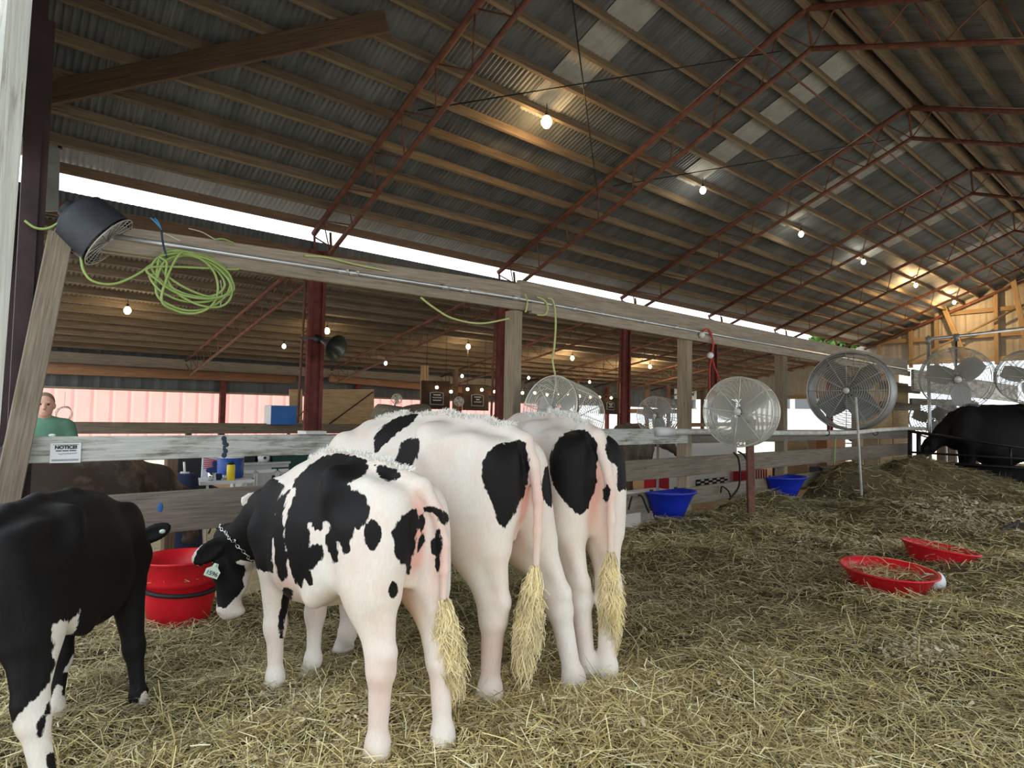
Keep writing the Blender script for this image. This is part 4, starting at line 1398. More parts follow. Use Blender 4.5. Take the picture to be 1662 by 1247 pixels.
PATCHES['C'] = [
    (1,[(0.016,0.052,1.304),(-0.036,0.032,1.299),(-0.097,0.01,1.262),(-0.108,-0.004,1.224),(-0.094,-0.007,1.145),(-0.093,-0.005,1.042),(-0.085,0.007,0.977),(-0.095,0.047,0.902),(-0.106,0.08,0.88),(-0.107,0.115,0.894),(-0.097,0.153,0.937),(-0.065,0.188,0.978),(-0.033,0.204,1.026),(-0.007,0.208,1.088),(0.057,0.191,1.161),(0.046,0.175,1.215),(0.019,0.144,1.263),(0.06,0.077,1.293)],(-0.912,0.402,0.085)),
    (1,[(-0.002,-0.124,1.296),(-0.056,-0.149,1.294),(-0.077,-0.185,1.262),(-0.078,-0.203,1.196),(-0.083,-0.202,1.09),(-0.087,-0.183,0.999),(-0.115,-0.118,0.997),(-0.106,-0.117,1.117),(-0.109,-0.086,1.133),(-0.149,-0.037,1.156),(-0.125,-0.037,1.212),(-0.059,-0.076,1.261)],(-0.884,0.463,0.065)),
    (1,[(-0.151,-0.037,1.048),(-0.166,-0.048,1.011),(-0.162,-0.047,0.973),(-0.148,-0.04,0.939),(-0.098,-0.04,0.958),(-0.098,-0.043,1.003)],(-0.887,0.446,0.122)),
]
PATCHES['D'] = [
    (-1,[(0.252,-0.198,0.61),(0.26,-0.193,0.569),(0.273,-0.173,0.527),(0.324,-0.132,0.489),(0.327,-0.125,0.432),(0.333,-0.107,0.358),(0.337,-0.091,0.324),(0.341,-0.07,0.278),(-0.038,-0.26,0.384),(-0.076,-0.257,0.346),(-0.078,-0.252,0.283),(-0.079,-0.265,0.212),(-0.051,-0.277,0.008),(0.026,0.008,-0.024),(-0.022,-0.048,0.188),(-0.076,-0.147,0.296),(-0.077,-0.171,0.332),(-0.097,-0.214,0.394),(-0.064,-0.237,0.425),(-0.007,-0.243,0.447),(0.033,-0.237,0.479),(0.036,-0.238,0.498),(0.013,-0.234,0.536),(0.029,-0.236,0.559),(0.024,-0.23,0.601),(0.023,-0.227,0.626),(0.063,-0.232,0.635),(0.098,-0.233,0.614),(0.221,-0.192,0.592)],(-0.827,-0.454,0.332)),
    (-1,[(0.339,-0.198,0.487),(0.338,-0.215,0.476),(0.343,-0.24,0.479),(0.33,-0.226,0.445),(0.688,-0.102,0.318),(0.684,-0.081,0.275),(0.624,-0.052,0.262),(0.621,0.015,0.24),(0.587,0.037,0.237),(0.598,0.033,0.268),(0.646,0.02,0.305),(0.324,-0.17,0.465),(0.333,-0.186,0.478)],(-0.852,-0.424,0.307)),
    (-1,[(0.571,0.044,0.203),(0.58,0.027,0.191),(0.572,0.023,0.158),(0.587,-0.005,0.144),(0.577,-0.01,0.088),(0.563,-0.029,-0.038),(0.279,-0.072,0.107),(0.271,-0.097,0.228),(0.56,0.05,0.17)],(-0.824,-0.437,0.362)),
    (-1,[(0.67,-0.261,0.129),(0.65,-0.244,0.082),(0.659,-0.205,0.067),(0.687,-0.184,-0.033),(0.696,-0.364,-0.045),(0.719,-0.314,0.036),(0.699,-0.277,0.097)],(-0.855,-0.353,0.379)),
    (-1,[(-0.085,-0.225,0.306),(-0.061,-0.268,0.292),(-0.082,-0.313,0.071),(0.024,-0.044,0.021),(-0.075,-0.147,0.277)],(-0.788,-0.456,0.414)),
]
#PATCHES_END


class Pose:
    """turns photograph points at a given depth into the animal's own metres"""

    def __init__(self, x, y, az):
        self.loc, self.az = np.array((x, y)), R(az)
        self.f = np.array((math.cos(self.az), math.sin(self.az)))
        self.l = np.array((-self.f[1], self.f[0]))

    def local(self, p):
        q = np.array(p[:2]) - self.loc
        return np.array((q @ self.f, q @ self.l, p[2]))

    def vec(self, v):
        v = np.array(v, float)
        return np.array((v[:2] @ self.f, v[:2] @ self.l, v[2]))

    def px(self, x, y, depth):
        return self.local(at_d(x, y, depth))

    def foot(self, which, s, x=None, y=None, P=None, wide=1.0, lx=1.0):
        p = at_z(x, y, 0.03) if P is None else np.array((*P, 0))
        q = self.local(p)[:2]
        base = np.array(((0.045 if which[0] == 'h' else 1.175) * s * lx, (0.135 if which[1] == 'l' else -0.135) * s * wide))
        return q - base


def tail_pts(s, y1, y2, z2, x2=-0.15, y0=0.0):
    return [np.array((0.03, y0, 1.285)) * s, np.array((-0.06, y0 + (y1 - y0) * 0.3, 1.255)) * s, np.array((-0.115, y0 + (y1 - y0) * 0.7, 1.15)) * s, np.array((-0.14, y1, 1.0)) * s, np.array((x2, (y1 + y2) / 2, (1.0 + z2) / 2)) * s, np.array((x2, y2, z2)) * s]


# A: the spotted calf with its head down beside the red tub
A = Pose(1.345, 2.17, 95)
sA = 0.86
pollA = A.px(372, 878, 3.60)
mzA = A.px(360, 1000, 3.52)
dA = mzA - pollA
specA = dict(s=sA, lx=0.9, graze=1.0, nk=1.3, belly=0.045, wide=1.02, calf=True,
             feet={'hl': A.foot('hl', sA, 604, 1252, lx=0.9), 'hr': A.foot('hr', sA, 712, 1238, lx=0.9), 'fl': A.foot('fl', sA, 442, 1137, lx=0.9), 'fr': A.foot('fr', sA, 500, 1105, lx=0.9)},
             neck=(A.px(432, 845, 3.38), pollA), head=dict(len=0.44, dir=dA, up=A.vec((-0.55, 0.55, 0.25))),
             tail=tail_pts(sA, -0.105, -0.10, 0.75),
             ears={'l': dict(dir=A.vec((-0.75, 0.1, -0.55)), face=A.vec((-0.2, -0.9, 0.2))), 'r': dict(dir=A.vec((0.5, 0.75, 0.25)), face=A.vec((0, -1, 0.3)))})
make_cow('spotted_calf', 'spotted black and white calf with ear tag and neck chain beside the red tub', 'calf', A.loc, A.az, specA, 'holstein_hide', PATCHES.get('A', ()), h=0.0105,
         switch=dict(len=0.40, w=0.055, sway=(0.0, -0.05), n=800), hair=(0.0, 0.75, 'topline_hair', 1300),
         skin=[((0.0, 0.13, 0.30), (0.2, 0.12, 0.22), 0.5), ((0.0, -0.13, 0.30), (0.2, 0.12, 0.22), 0.42), ((1.0, 0, 0.3), (0.3, 0.3, 0.2), 0.4), ((-0.06, 0, 0.88), (0.06, 0.035, 0.16), 1.5), ((-0.13, -0.06, 0.8), (0.06, 0.05, 0.25), 0.75), ((0.1, 0, 0.62), (0.16, 0.08, 0.12), 0.7), ((0.55, 0.24, 0.60), (0.14, 0.1, 0.13), 0.55), ((0.1, 0.12, 0.32), (0.1, 0.1, 0.2), 0.35), ((0.95, 0.1, 0.3), (0.1, 0.1, 0.12), 0.35), (specA['neck'][1] + dA * 0.98, (0.09, 0.09, 0.08), 0.55)],
         pinks=0.14, zoff=0.025,
         dirt=[((0.05, 0.1, 0.62), (0.22, 0.16, 0.16), 0.16), ((0.08, -0.07, 0.55), (0.10, 0.05, 0.13), 0.85), ((0.1, -0.1, 0.40), (0.08, 0.06, 0.14), 0.45), ((0.5, 0, 0.45), (0.5, 0.22, 0.09), 0.22)])

# B: the big pale heifer in the middle
B = Pose(1.94, 2.22, 98)
sB = 1.0
pollB = B.px(452, 806, 4.12)
specB = dict(s=sB, graze=0.5, belly=0.0, wide=0.98,
             feet={'hl': B.foot('hl', sB, 782, 1160), 'hr': B.foot('hr', sB, 930, 1140), 'fl': B.foot('fl', sB, 557, 1062), 'fr': (0.05, -0.02)},
             neck=(B.px(520, 800, 3.85), pollB), head=dict(len=0.47, dir=B.vec((-0.25, 0.35, -0.85)), up=B.vec((-0.7, 0.5, 0.35))),
             tail=tail_pts(sB, -0.02, 0.0, 0.70),
             ears={'l': dict(dir=B.vec((-0.95, 0.15, 0.05)), face=B.vec((0.1, -0.9, 0.1))), 'r': dict(dir=B.vec((0.7, 0.6, 0.0)), face=B.vec((0.2, -0.9, 0.1)))})
make_cow('white_heifer', 'large mostly white heifer with black thigh patch standing behind the spotted calf', 'cow', B.loc, B.az, specB, 'holstein_hide', PATCHES.get('B', ()), h=0.012,
         switch=dict(len=0.46, w=0.06, sway=(0.0, 0.07), n=1000), hair=(0.0, 1.0, 'topline_hair', 3000),
         skin=[((0.0, 0.13, 0.30), (0.2, 0.12, 0.22), 0.5), ((0.0, -0.13, 0.30), (0.2, 0.12, 0.22), 0.42), ((1.0, 0, 0.3), (0.3, 0.3, 0.2), 0.4), ((-0.06, 0, 1.02), (0.07, 0.035, 0.2), 1.4), ((-0.14, -0.01, 0.95), (0.07, 0.06, 0.3), 0.75), ((0.02, -0.02, 0.8), (0.1, 0.07, 0.2), 0.5), ((0.1, 0.13, 0.4), (0.1, 0.1, 0.25), 0.35), ((1.2, 0.1, 0.4), (0.1, 0.1, 0.15), 0.4)],
         pinks=0.11, zoff=0.02,
         dirt=[((0.03, 0.05, 0.72), (0.22, 0.25, 0.17), 0.20), ((0.06, -0.10, 0.72), (0.12, 0.06, 0.16), 0.55), ((-0.02, -0.13, 0.5), (0.06, 0.05, 0.12), 0.4), ((0.5, 0, 0.6), (0.5, 0.3, 0.10), 0.2)])

# C: the heifer on the right with two black thighs
Cc = Pose(2.44, 2.20, 67)
sC = 1.01
specC = dict(s=sC, belly=0.0, wide=0.95,
             feet={'hl': Cc.foot('hl', sC, 950, 1118), 'hr': Cc.foot('hr', sC, 979, 1126), 'fl': (0.0, 0.0), 'fr': (-0.05, 0.0)},
             neck=(np.array((1.52, 0.05, 0.95)), np.array((1.74, 0.12, 0.72))), head=dict(len=0.47, dir=(0.35, 0.1, -0.9), up=(0.9, 0.1, 0.35)),
             tail=tail_pts(sC, -0.06, -0.06, 0.70),
             ears={'l': dict(dir=(0.1, 0.95, 0.1), face=(0.9, 0, 0.1)), 'r': dict(dir=(0.1, -0.95, 0.1), face=(0.9, 0, 0.1))})
make_cow('white_heifer', 'heifer with two large black thighs, rump closest to the blue tubs', 'cow', Cc.loc, Cc.az, specC, 'holstein_hide', PATCHES.get('C', ()), h=0.012,
         switch=dict(len=0.46, w=0.06, sway=(0.0, 0.0), n=1000), hair=(0.0, 1.0, 'topline_hair', 3000),
         skin=[((0.0, 0.13, 0.30), (0.2, 0.12, 0.22), 0.5), ((0.0, -0.13, 0.30), (0.2, 0.12, 0.22), 0.42), ((1.0, 0, 0.3), (0.3, 0.3, 0.2), 0.4), ((-0.06, 0, 1.02), (0.07, 0.04, 0.2), 1.5), ((-0.14, -0.03, 0.92), (0.07, 0.06, 0.3), 0.7), ((0.0, 0.1, 0.4), (0.1, 0.1, 0.25), 0.35)],
         pinks=0.11, zoff=0.02,
         dirt=[((0.03, 0.0, 0.70), (0.22, 0.28, 0.17), 0.26), ((0.06, -0.10, 0.66), (0.12, 0.06, 0.14), 0.55), ((0.0, 0.02, 0.78), (0.14, 0.16, 0.16), 0.30), ((-0.02, 0.13, 0.45), (0.06, 0.05, 0.12), 0.3)])

# D: the black heifer cut off by the left edge
D = Pose(0.045, 2.74, 56)
sD = 0.75
pollD = D.px(203, 880, 3.3)
specD = dict(s=sD, lx=0.88, graze=0.6, belly=0.02, wide=1.1, calf=True,
             feet={'hl': (0, 0.02), 'hr': D.foot('hr', sD, 92, 1340, lx=0.88), 'fl': D.foot('fl', sD, 95, 1195, lx=0.88), 'fr': D.foot('fr', sD, 230, 1165, lx=0.88)},
             neck=(D.px(190, 900, 3.0), pollD), head=dict(len=0.38, dir=D.vec((0.1, 0.35, -0.9)), up=D.vec((0.3, 0.9, 0.35))),
             tail=tail_pts(sD, 0, 0, 0.7),
             ears={'l': dict(dir=D.vec((-0.9, 0.2, 0.1)), face=D.vec((0, 1, 0))), 'r': dict(dir=D.vec((0.85, -0.25, 0.42)), face=D.vec((-0.2, -0.9, 0.3)))})
make_cow('black_heifer', 'black heifer with white leg stripe, cut by the left edge of the view', 'cow', D.loc, D.az, specD, 'holstein_hide', PATCHES.get('D', ()), base=0.5, h=0.011, zoff=0.03,
         switch=dict(len=0.35, w=0.05, sway=(0, 0), n=300, mat='switch_hair'))

# cattle beyond the fence
E_ = Pose(0.75, 6.05, 20)
make_cow('brown_cow', 'dark brown cow behind the fence left of the folding table', 'cow', (-0.12, 6.2), R(5), dict(s=0.93, wide=1.1, feet={'hl': (0, 0), 'hr': (0, 0), 'fl': (0, 0), 'fr': (0, 0)},
         neck=(np.array((1.45, 0, 0.95)), np.array((1.65, 0, 0.8))), head=dict(len=0.45, dir=(0.3, 0, -0.9), up=(0.9, 0, 0.3)), tail=tail_pts(0.93, 0, 0, 0.5), ears={'l': dict(dir=(0.1, 0.95, 0.1), face=(0.9, 0, 0.1)), 'r': dict(dir=(0.1, -0.95, 0.1), face=(0.9, 0, 0.1))}),
         'brown_hide', base=-0.5, h=0.02, zoff=-0.2, switch=dict(len=0.4, w=0.05, sway=(0, 0), n=200, mat='dark_hair'))
make_cow('taupe_cow', 'gray brown cow standing behind the fence right of the white heifers', 'cow', (8.3, 6.75), R(22), dict(s=1.0, wide=1.1, feet={'hl': (0, 0), 'hr': (0, 0), 'fl': (0, 0), 'fr': (0, 0)},
         neck=(np.array((1.40, -0.15, 1.1)), np.array((1.62, -0.35, 1.1))), head=dict(len=0.45, dir=(0.5, -0.5, -0.6), up=(0.5, -0.3, 0.7)), tail=tail_pts(1.0, 0, 0, 0.6), ears={'l': dict(dir=(0.1, 0.95, 0.1), face=(0.9, 0, 0.1)), 'r': dict(dir=(0.1, -0.95, 0.1), face=(0.9, 0, 0.1))}),
         'taupe_hide', base=-0.5, h=0.022, zoff=-0.1, switch=dict(len=0.4, w=0.05, sway=(0, 0), n=150, mat='dark_hair'))
make_cow('black_steer', 'large black steer standing behind the black gate', 'cow', tuple(at_d(1720, 700, 12.9)[:2]), R(118), dict(s=1.42, wide=1.2, belly=0.2, feet={'hl': (0, 0), 'hr': (0, 0), 'fl': (0, 0), 'fr': (0, 0)},
         neck=(np.array((2.0, 0, 1.35)), np.array((2.3, 0, 1.1))), head=dict(len=0.5, dir=(0.5, 0, -0.8), up=(0.8, 0, 0.5)), tail=tail_pts(1.42, 0, 0, 0.6), ears={'l': dict(dir=(0.1, 0.95, 0.1), face=(0.9, 0, 0.1)), 'r': dict(dir=(0.1, -0.95, 0.1), face=(0.9, 0, 0.1))}),
         'holstein_hide', base=0.6, h=0.026, zoff=-0.16, switch=dict(len=0.4, w=0.05, sway=(0, 0), n=150, mat='dark_hair'))
# ================================================================== STRAW AND HAY ON THE FLOOR
MOUNDS = [(6.30, 4.35, 0.55, 0.45, 0.12), (7.75, 4.25, 0.55, 0.5, 0.12), (8.95, 4.55, 0.9, 0.5, 0.36), (11.75, 4.5, 0.75, 0.6, 0.48), (13.6, 4.1, 1.3, 0.8, 0.62), (15.0, 3.3, 1.1, 0.9, 0.35),
          (2.08, 1.80, 0.42, 0.28, 0.10), (1.0, 2.50, 0.4, 0.25, 0.05), (3.1, 1.6, 0.6, 0.5, 0.06), (5.0, 2.9, 1.3, 0.7, 0.08), (10.5, 3.0, 1.6, 1.0, 0.12), (3.3, 3.6, 0.9, 0.7, 0.08),
          (5.35, 2.15, 0.5, 0.35, 0.06), (4.9, 1.55, 0.5, 0.4, 0.07)]
_ph = rng.uniform(0, 6.28, 40)
_k = rng.normal(size=(40, 2)) * np.repeat([0.8, 1.8, 4.0, 9.0], 10)[:, None]
_am = np.repeat([0.020, 0.014, 0.008, 0.005], 10)


def hay_z(x, y):
    x, y = np.asarray(x, float), np.asarray(y, float)
    z = np.full(x.shape, 0.02)
    for k, p, a in zip(_k, _ph, _am):
        z = z + a * np.sin(k[0] * x + k[1] * y + p)
    for mx, my, rx, ry, h in MOUNDS:
        z = z + h * np.exp(-((x - mx) / rx) ** 2 - ((y - my) / ry) ** 2)
    return z


def bedding_material(name):
    m, nt, b = new_mat(name)
    ob = coords(nt)
    f = noise(nt, ob, 3.0, 6, 0.7)
    g = noise(nt, coords(nt, (1, 3.5, 1)), 30, 4, 0.7, 1.5)
    c = ramp(nt, g, [(0.3, (0.06, 0.047, 0.026)), (0.7, (0.27, 0.215, 0.115))])
    c = mix(nt, math_n(nt, 'MULTIPLY', f, 0.5), c, (0.21, 0.17, 0.085))
    nt.links.new(c, b.inputs['Base Color'])
    b.inputs['Roughness'].default_value = 0.95
    b.inputs['Specular IOR Level'].default_value = 0.1
    bump(nt, b, g, 0.8, 0.03)
    return m


def straw_material(name):
    m, nt, b = new_mat(name)
    at = N(nt, 'ShaderNodeAttribute', attribute_name='tint')
    nt.links.new(at.outputs['Color'], b.inputs['Base Color'])
    b.inputs['Roughness'].default_value = 0.6
    b.inputs['Specular IOR Level'].default_value = 0.3
    return m


bedding_material('bedding')
straw_material('straw')


def big_mesh(name, V, F, mats, mi=None, tint=None, **props):
    F = np.asarray(F, np.int32)
    k = F.shape[1]
    me = bpy.data.meshes.new(name)
    me.vertices.add(len(V))
    me.vertices.foreach_set('co', np.asarray(V, np.float32).ravel())
    me.loops.add(F.size)
    me.polygons.add(len(F))
    me.loops.foreach_set('vertex_index', F.ravel())
    me.polygons.foreach_set('loop_start', np.arange(0, F.size, k, dtype=np.int32))
    for m in mats:
        me.materials.append(MATS[m])
    if mi is not None:
        me.polygons.foreach_set('material_index', np.asarray(mi, np.int32))
    me.update(calc_edges=True)
    if tint is not None:
        a = me.attributes.new('tint', 'FLOAT_COLOR', 'POINT')
        a.data.foreach_set('color', np.concatenate([tint, np.ones((len(tint), 1))], 1).astype(np.float32).ravel())
    o = bpy.data.objects.new(name, me)
    col.objects.link(o)
    return set_props(o, **props)


# the packed layer underneath
gx = np.concatenate([np.arange(-1.6, 9, 0.06), np.arange(9, 25.6, 0.12)])
gy = np.arange(-2.6, 4.93, 0.06)
GX, GY = np.meshgrid(gx, gy, indexing='ij')
GZ = hay_z(GX, GY) + 0.012 * rng.normal(size=GX.shape)
nb = GX.size
V0 = np.stack([GX, GY, GZ], -1).reshape(-1, 3)
ii = np.arange(nb).reshape(GX.shape)
F0 = np.stack([ii[:-1, :-1], ii[1:, :-1], ii[1:, 1:], ii[:-1, 1:]], -1).reshape(-1, 4)

# loose stalks
NS = 225000
az = rng.uniform(R(-4), R(101), NS)
dd = np.exp(rng.uniform(math.log(1.7), math.log(19), NS))
sx, sy = dd * np.cos(az), dd * np.sin(az)
ok = (sy < 4.88) & (sx > -1.4) & (sx < 25) & (sy > -2.5)
sx, sy, dd = sx[ok], sy[ok], dd[ok]
NS = len(sx)
green = np.zeros(NS)
for mx, my, rx, ry, h in MOUNDS:
    if my > 2.6:
        green = np.maximum(green, np.exp(-((sx - mx) / (rx * 1.2)) ** 2 - ((sy - my) / (ry * 1.2)) ** 2))
patchy = 0.5 + 0.5 * np.sin(1.3 * sx + 0.7 * sy + 1.0) * np.sin(0.9 * sy - 0.8 * sx + 2.0)
near = np.clip((4.6 - dd) / 2.5, 0, 1)
green = np.clip(green + 0.55 * patchy * (1 - near) + 0.18, 0, 1)
leftpile = np.exp(-((sx - 1.3) / 0.9) ** 2 - ((sy - 3.9) / 0.9) ** 2)
green = np.clip(green + leftpile, 0, 1)
scale = np.maximum(1.0, dd / 3.6)
L = rng.gamma(3.0, 0.034, NS) * (0.8 + 0.4 * scale)
L = np.clip(L, 0.035, 0.36)
W = rng.uniform(0.0012, 0.0030, NS) * scale ** 0.9 * (1 - 0.3 * green)
th = rng.uniform(0, 2 * math.pi, NS)
pit = rng.normal(0, 0.22, NS) + 0.05
up_ = rng.random(NS) < 0.04
pit = np.where(up_, rng.uniform(0.4, 1.0, NS), pit)
dirs = np.stack([np.cos(th) * np.cos(pit), np.sin(th) * np.cos(pit), np.sin(pit)], 1)
sides = np.stack([-np.sin(th), np.cos(th), rng.normal(0, 0.4, NS)], 1)
sides /= np.linalg.norm(sides, axis=1, keepdims=True)
bend = rng.normal(0, 0.16, NS) * (1 + green)
base = np.stack([sx, sy, hay_z(sx, sy) + 0.012 + np.abs(rng.normal(0, 0.022, NS))], 1)
pts = []
for t in (-0.5, 0.0, 0.5):
    q = base + dirs * (t * L)[:, None] + np.stack([-np.sin(th), np.cos(th), np.zeros(NS)], 1) * (bend * L * (1 - 4 * t * t) * 0.5)[:, None]
    q[:, 2] += -0.35 * np.abs(bend) * L * (4 * t * t)
    g = hay_z(q[:, 0], q[:, 1]) + 0.004
    q[:, 2] = np.maximum(q[:, 2], g)
    q[:, 1] = np.minimum(q[:, 1], 4.93)
    w = W * (1.0 if t == 0 else 0.75)
    pts += [q - sides * w[:, None], q + sides * w[:, None]]
VS = np.stack(pts, 1).reshape(-1, 3)
k0 = np.arange(NS) * 6
FS = np.concatenate([np.stack([k0, k0 + 1, k0 + 3, k0 + 2], 1), np.stack([k0 + 2, k0 + 3, k0 + 5, k0 + 4], 1)])
gold = np.array([(0.56, 0.45, 0.20), (0.69, 0.59, 0.31), (0.37, 0.285, 0.125), (0.78, 0.71, 0.45), (0.20, 0.15, 0.075)])
olive = np.array([(0.34, 0.29, 0.14), (0.44, 0.385, 0.21), (0.22, 0.185, 0.09), (0.56, 0.50, 0.31), (0.14, 0.11, 0.055)])
pick = rng.choice(5, NS, p=[0.28, 0.24, 0.22, 0.12, 0.14])
isg = rng.random(NS) < green
tc_ = np.where(isg[:, None], olive[pick], gold[pick]) * rng.uniform(0.8, 1.15, (NS, 1)) * 1.3
TS = np.repeat(np.clip(tc_, 0, 1), 6, 0)

# pale wood shavings
NC = 3500
ca, cd_ = rng.uniform(R(0), R(98), NC), np.exp(rng.uniform(math.log(1.8), math.log(13), NC))
cxs, cys = cd_ * np.cos(ca), cd_ * np.sin(ca)
for (px_, py_, rad, n_) in ((1492, 1080, 0.20, 1500), (1480, 890, 0.5, 900), (1560, 850, 0.8, 1800), (1330, 880, 0.4, 300), (460, 1160, 0.3, 260), (560, 1210, 0.3, 300), (1620, 830, 0.9, 1500)):
    c = at_z(px_, py_, 0.03)
    cxs = np.concatenate([cxs, c[0] + rng.normal(0, rad * 0.45, n_)])
    cys = np.concatenate([cys, c[1] + rng.normal(0, rad * 0.45, n_)])
ok = (cys < 4.85) & (cxs > -1.3)
cxs, cys = cxs[ok], cys[ok]
NC = len(cxs)
cs = rng.uniform(0.003, 0.010, NC) * np.maximum(1, np.hypot(cxs, cys) / 5)
nrm = np.stack([rng.normal(0, 0.35, NC), rng.normal(0, 0.35, NC), np.ones(NC)], 1)
nrm /= np.linalg.norm(nrm, axis=1, keepdims=True)
tx = np.cross(nrm, rng.normal(size=(NC, 3)))
tx /= np.linalg.norm(tx, axis=1, keepdims=True)
ty = np.cross(nrm, tx)
cb = np.stack([cxs, cys, hay_z(cxs, cys) + rng.uniform(0.01, 0.045, NC)], 1)
asp = rng.uniform(0.8, 3.2, NC)
q4 = [cb + tx * (cs * a * asp)[:, None] + ty * (cs * b)[:, None] + nrm * (cs * 0.35 * a * a)[:, None] for a, b in ((-1, -0.4), (0.7, -1.0), (1.1, 0.5), (-0.6, 1.0))]
VC = np.stack(q4, 1).reshape(-1, 3)
FC = (np.arange(NC) * 4)[:, None] + np.arange(4)
TC = np.repeat(np.array((0.72, 0.62, 0.42)) * rng.uniform(0.6, 1.15, (NC, 1)), 4, 0)

V = np.vstack([V0, VS, VC])
F = np.vstack([F0, FS + nb, FC + nb + len(VS)])
mi = np.concatenate([np.zeros(len(F0)), np.ones(len(FS) + len(FC))])
tint = np.vstack([np.full((nb, 3), 0.1), TS, np.clip(TC, 0, 1)])
big_mesh('straw_bedding', V, F, ['bedding', 'straw'], mi, tint, label='loose straw and hay bedding that covers the floor of the pen', cat='straw', kind='stuff')
del V, F, V0, VS, VC, FS, F0
# ================================================================== THINGS IN THE PEN
def tapered_tub(name, label, cat, c, r0, r1, h, mat, group=None, flare=1.0):
    t = root(name, c, label, cat, group)
    m = MB().lathe([(r0 * 0.02, 0.0), (r0 * 0.96, 0.0), (r0, 0.012), (r1 * 0.985, h - 0.02), (r1 * 1.03 * flare, h - 0.012), (r1 * 1.04 * flare, h), (r1 * 1.0 * flare, h + 0.002), (r1 * 0.955, h - 0.02), (r0 * 0.94, 0.03), (0.001, 0.028)], c, n=44)
    m.build('shell', mat, t, smooth=True)
    return t


# red tub at the fence, with a black hose around it
ct = np.array((1.09, 4.50, 0.02))
t = root('red_tub', tuple(ct), 'round red plastic tub with a black band between the black heifer and the calf', 'tub')
prof = [(0.001, 0.0), (0.165, 0.0), (0.18, 0.015), (0.215, 0.20), (0.222, 0.26), (0.226, 0.262), (0.228, 0.285), (0.240, 0.40), (0.250, 0.405), (0.250, 0.418), (0.232, 0.415), (0.212, 0.28), (0.17, 0.03), (0.001, 0.025)]
MB().lathe(prof, ct, n=48).build('shell', 'red_plastic', t, smooth=True)
MB().ring(ct + (0, 0, 0.235), (0.05, -0.1, 1), 0.230, 0.014, 48, 8).build('black_band', 'black_rubber', t, smooth=True)
pth = []
for i in range(160):
    a0, rr_ = rng.uniform(0, 6.28), 0.20 * math.sqrt(rng.random())
    p = ct + (rr_ * math.cos(a0), rr_ * math.sin(a0), 0.30 + rng.uniform(0, 0.02))
    dv = rng.normal(size=3) * (1, 1, 0.15)
    pth.append([p, p + dv / np.linalg.norm(dv) * 0.1])
v, f = strands(pth, 0.003)
o = MB().add(v, f).build('feed_hay', 'hay_stalk')
set_props(o, 'loose hay lying inside the round red tub', 'hay', kind='stuff')

# red pans on the floor
def pan(c, r, h, tilt, label, fill):
    t = root('red_pan', tuple(c), label, 'pan', 'red feed pans')
    ax = np.array((tilt[0], tilt[1], 1.0))
    MB().lathe([(0.001, 0), (r * 0.66, 0), (r * 0.70, 0.015), (r * 0.93, h * 0.88), (r * 0.98, h * 0.95), (r * 1.03, h), (r * 1.02, h + 0.012), (r * 0.95, h + 0.005), (r * 0.88, h * 0.86), (r * 0.66, 0.03), (0.001, 0.026)], c, ax, n=48).build('shell', 'red_plastic', t, smooth=True)
    pth = []
    for i in range(fill):
        a0, rr_ = rng.uniform(0, 6.28), r * 0.80 * math.sqrt(rng.random())
        p = np.array(c) + (rr_ * math.cos(a0), rr_ * math.sin(a0), h * (0.55 + 0.40 * rng.random()))
        dv = rng.normal(size=3) * (1, 1, 0.4)
        dv *= rng.uniform(0.05, 0.16) / np.linalg.norm(dv)
        pth.append([p, p + dv * 0.5 + (0, 0, 0.01), p + dv])
    v, f = strands(pth, 0.004)
    o = MB().add(v, f).build('pan_hay', 'hay_stalk')
    set_props(o, 'loose hay stalks in the %s red pan' % ('nearer' if fill > 200 else 'farther'), 'hay', kind='stuff')
    return t


cp = at_z(1443, 968, 0.02)
cp = cp + (0.12, 0.05, 0)
t = pan(cp, 0.345, 0.185, (-0.02, -0.05), 'red feed pan with hay and a white handle, the nearer of the two', 320)
wh = at_d(1513, 944, 5.0)
MB().tube([wh + (-0.03, 0.02, 0.0), wh + (0.05, -0.04, 0.01)], 0.066, 18).build('white_handle', 'white_plastic', t, smooth=True)
MB().tube([wh + (0.045, -0.037, 0.01), wh + (0.056, -0.045, 0.012)], 0.026, 12).build('handle_slot', 'black_rubber', t, smooth=True)
cp2 = at_z(1525, 926, 0.02) + (0.12, 0.05, 0.0)
pan(cp2, 0.315, 0.19, (0.10, -0.10), 'red feed pan tilted on the straw, the farther of the two', 120)

# black rubber mat at the right edge
c = at_z(1655, 862, 0.06)
t = root('black_tray', tuple(c), 'flat black rubber tray on the straw at the right edge', 'tray')
MB().box(c + (0.1, -0.15, 0.0), (1.0, 0.55, 0.05)).build('tray_plate', 'black_rubber', t)
for s_ in (-1, 1):
    MB().box(c + (0.1, -0.15 + s_ * 0.26, 0.035), (1.0, 0.03, 0.04)).build('tray_rim', 'black_rubber', t)
a = at_z(1590, 935, 0.05)
b_ = at_z(1640, 905, 0.05)
set_props(MB().tube(spline([a, (a + b_) / 2 + (0.02, 0.02, 0.05), b_, b_ + (0.1, 0.2, -0.04)], 20), 0.012, 6).build('black_hose', 'black_rubber', smooth=True), 'short bent black hose on the straw beside the farther red pan', 'hose')


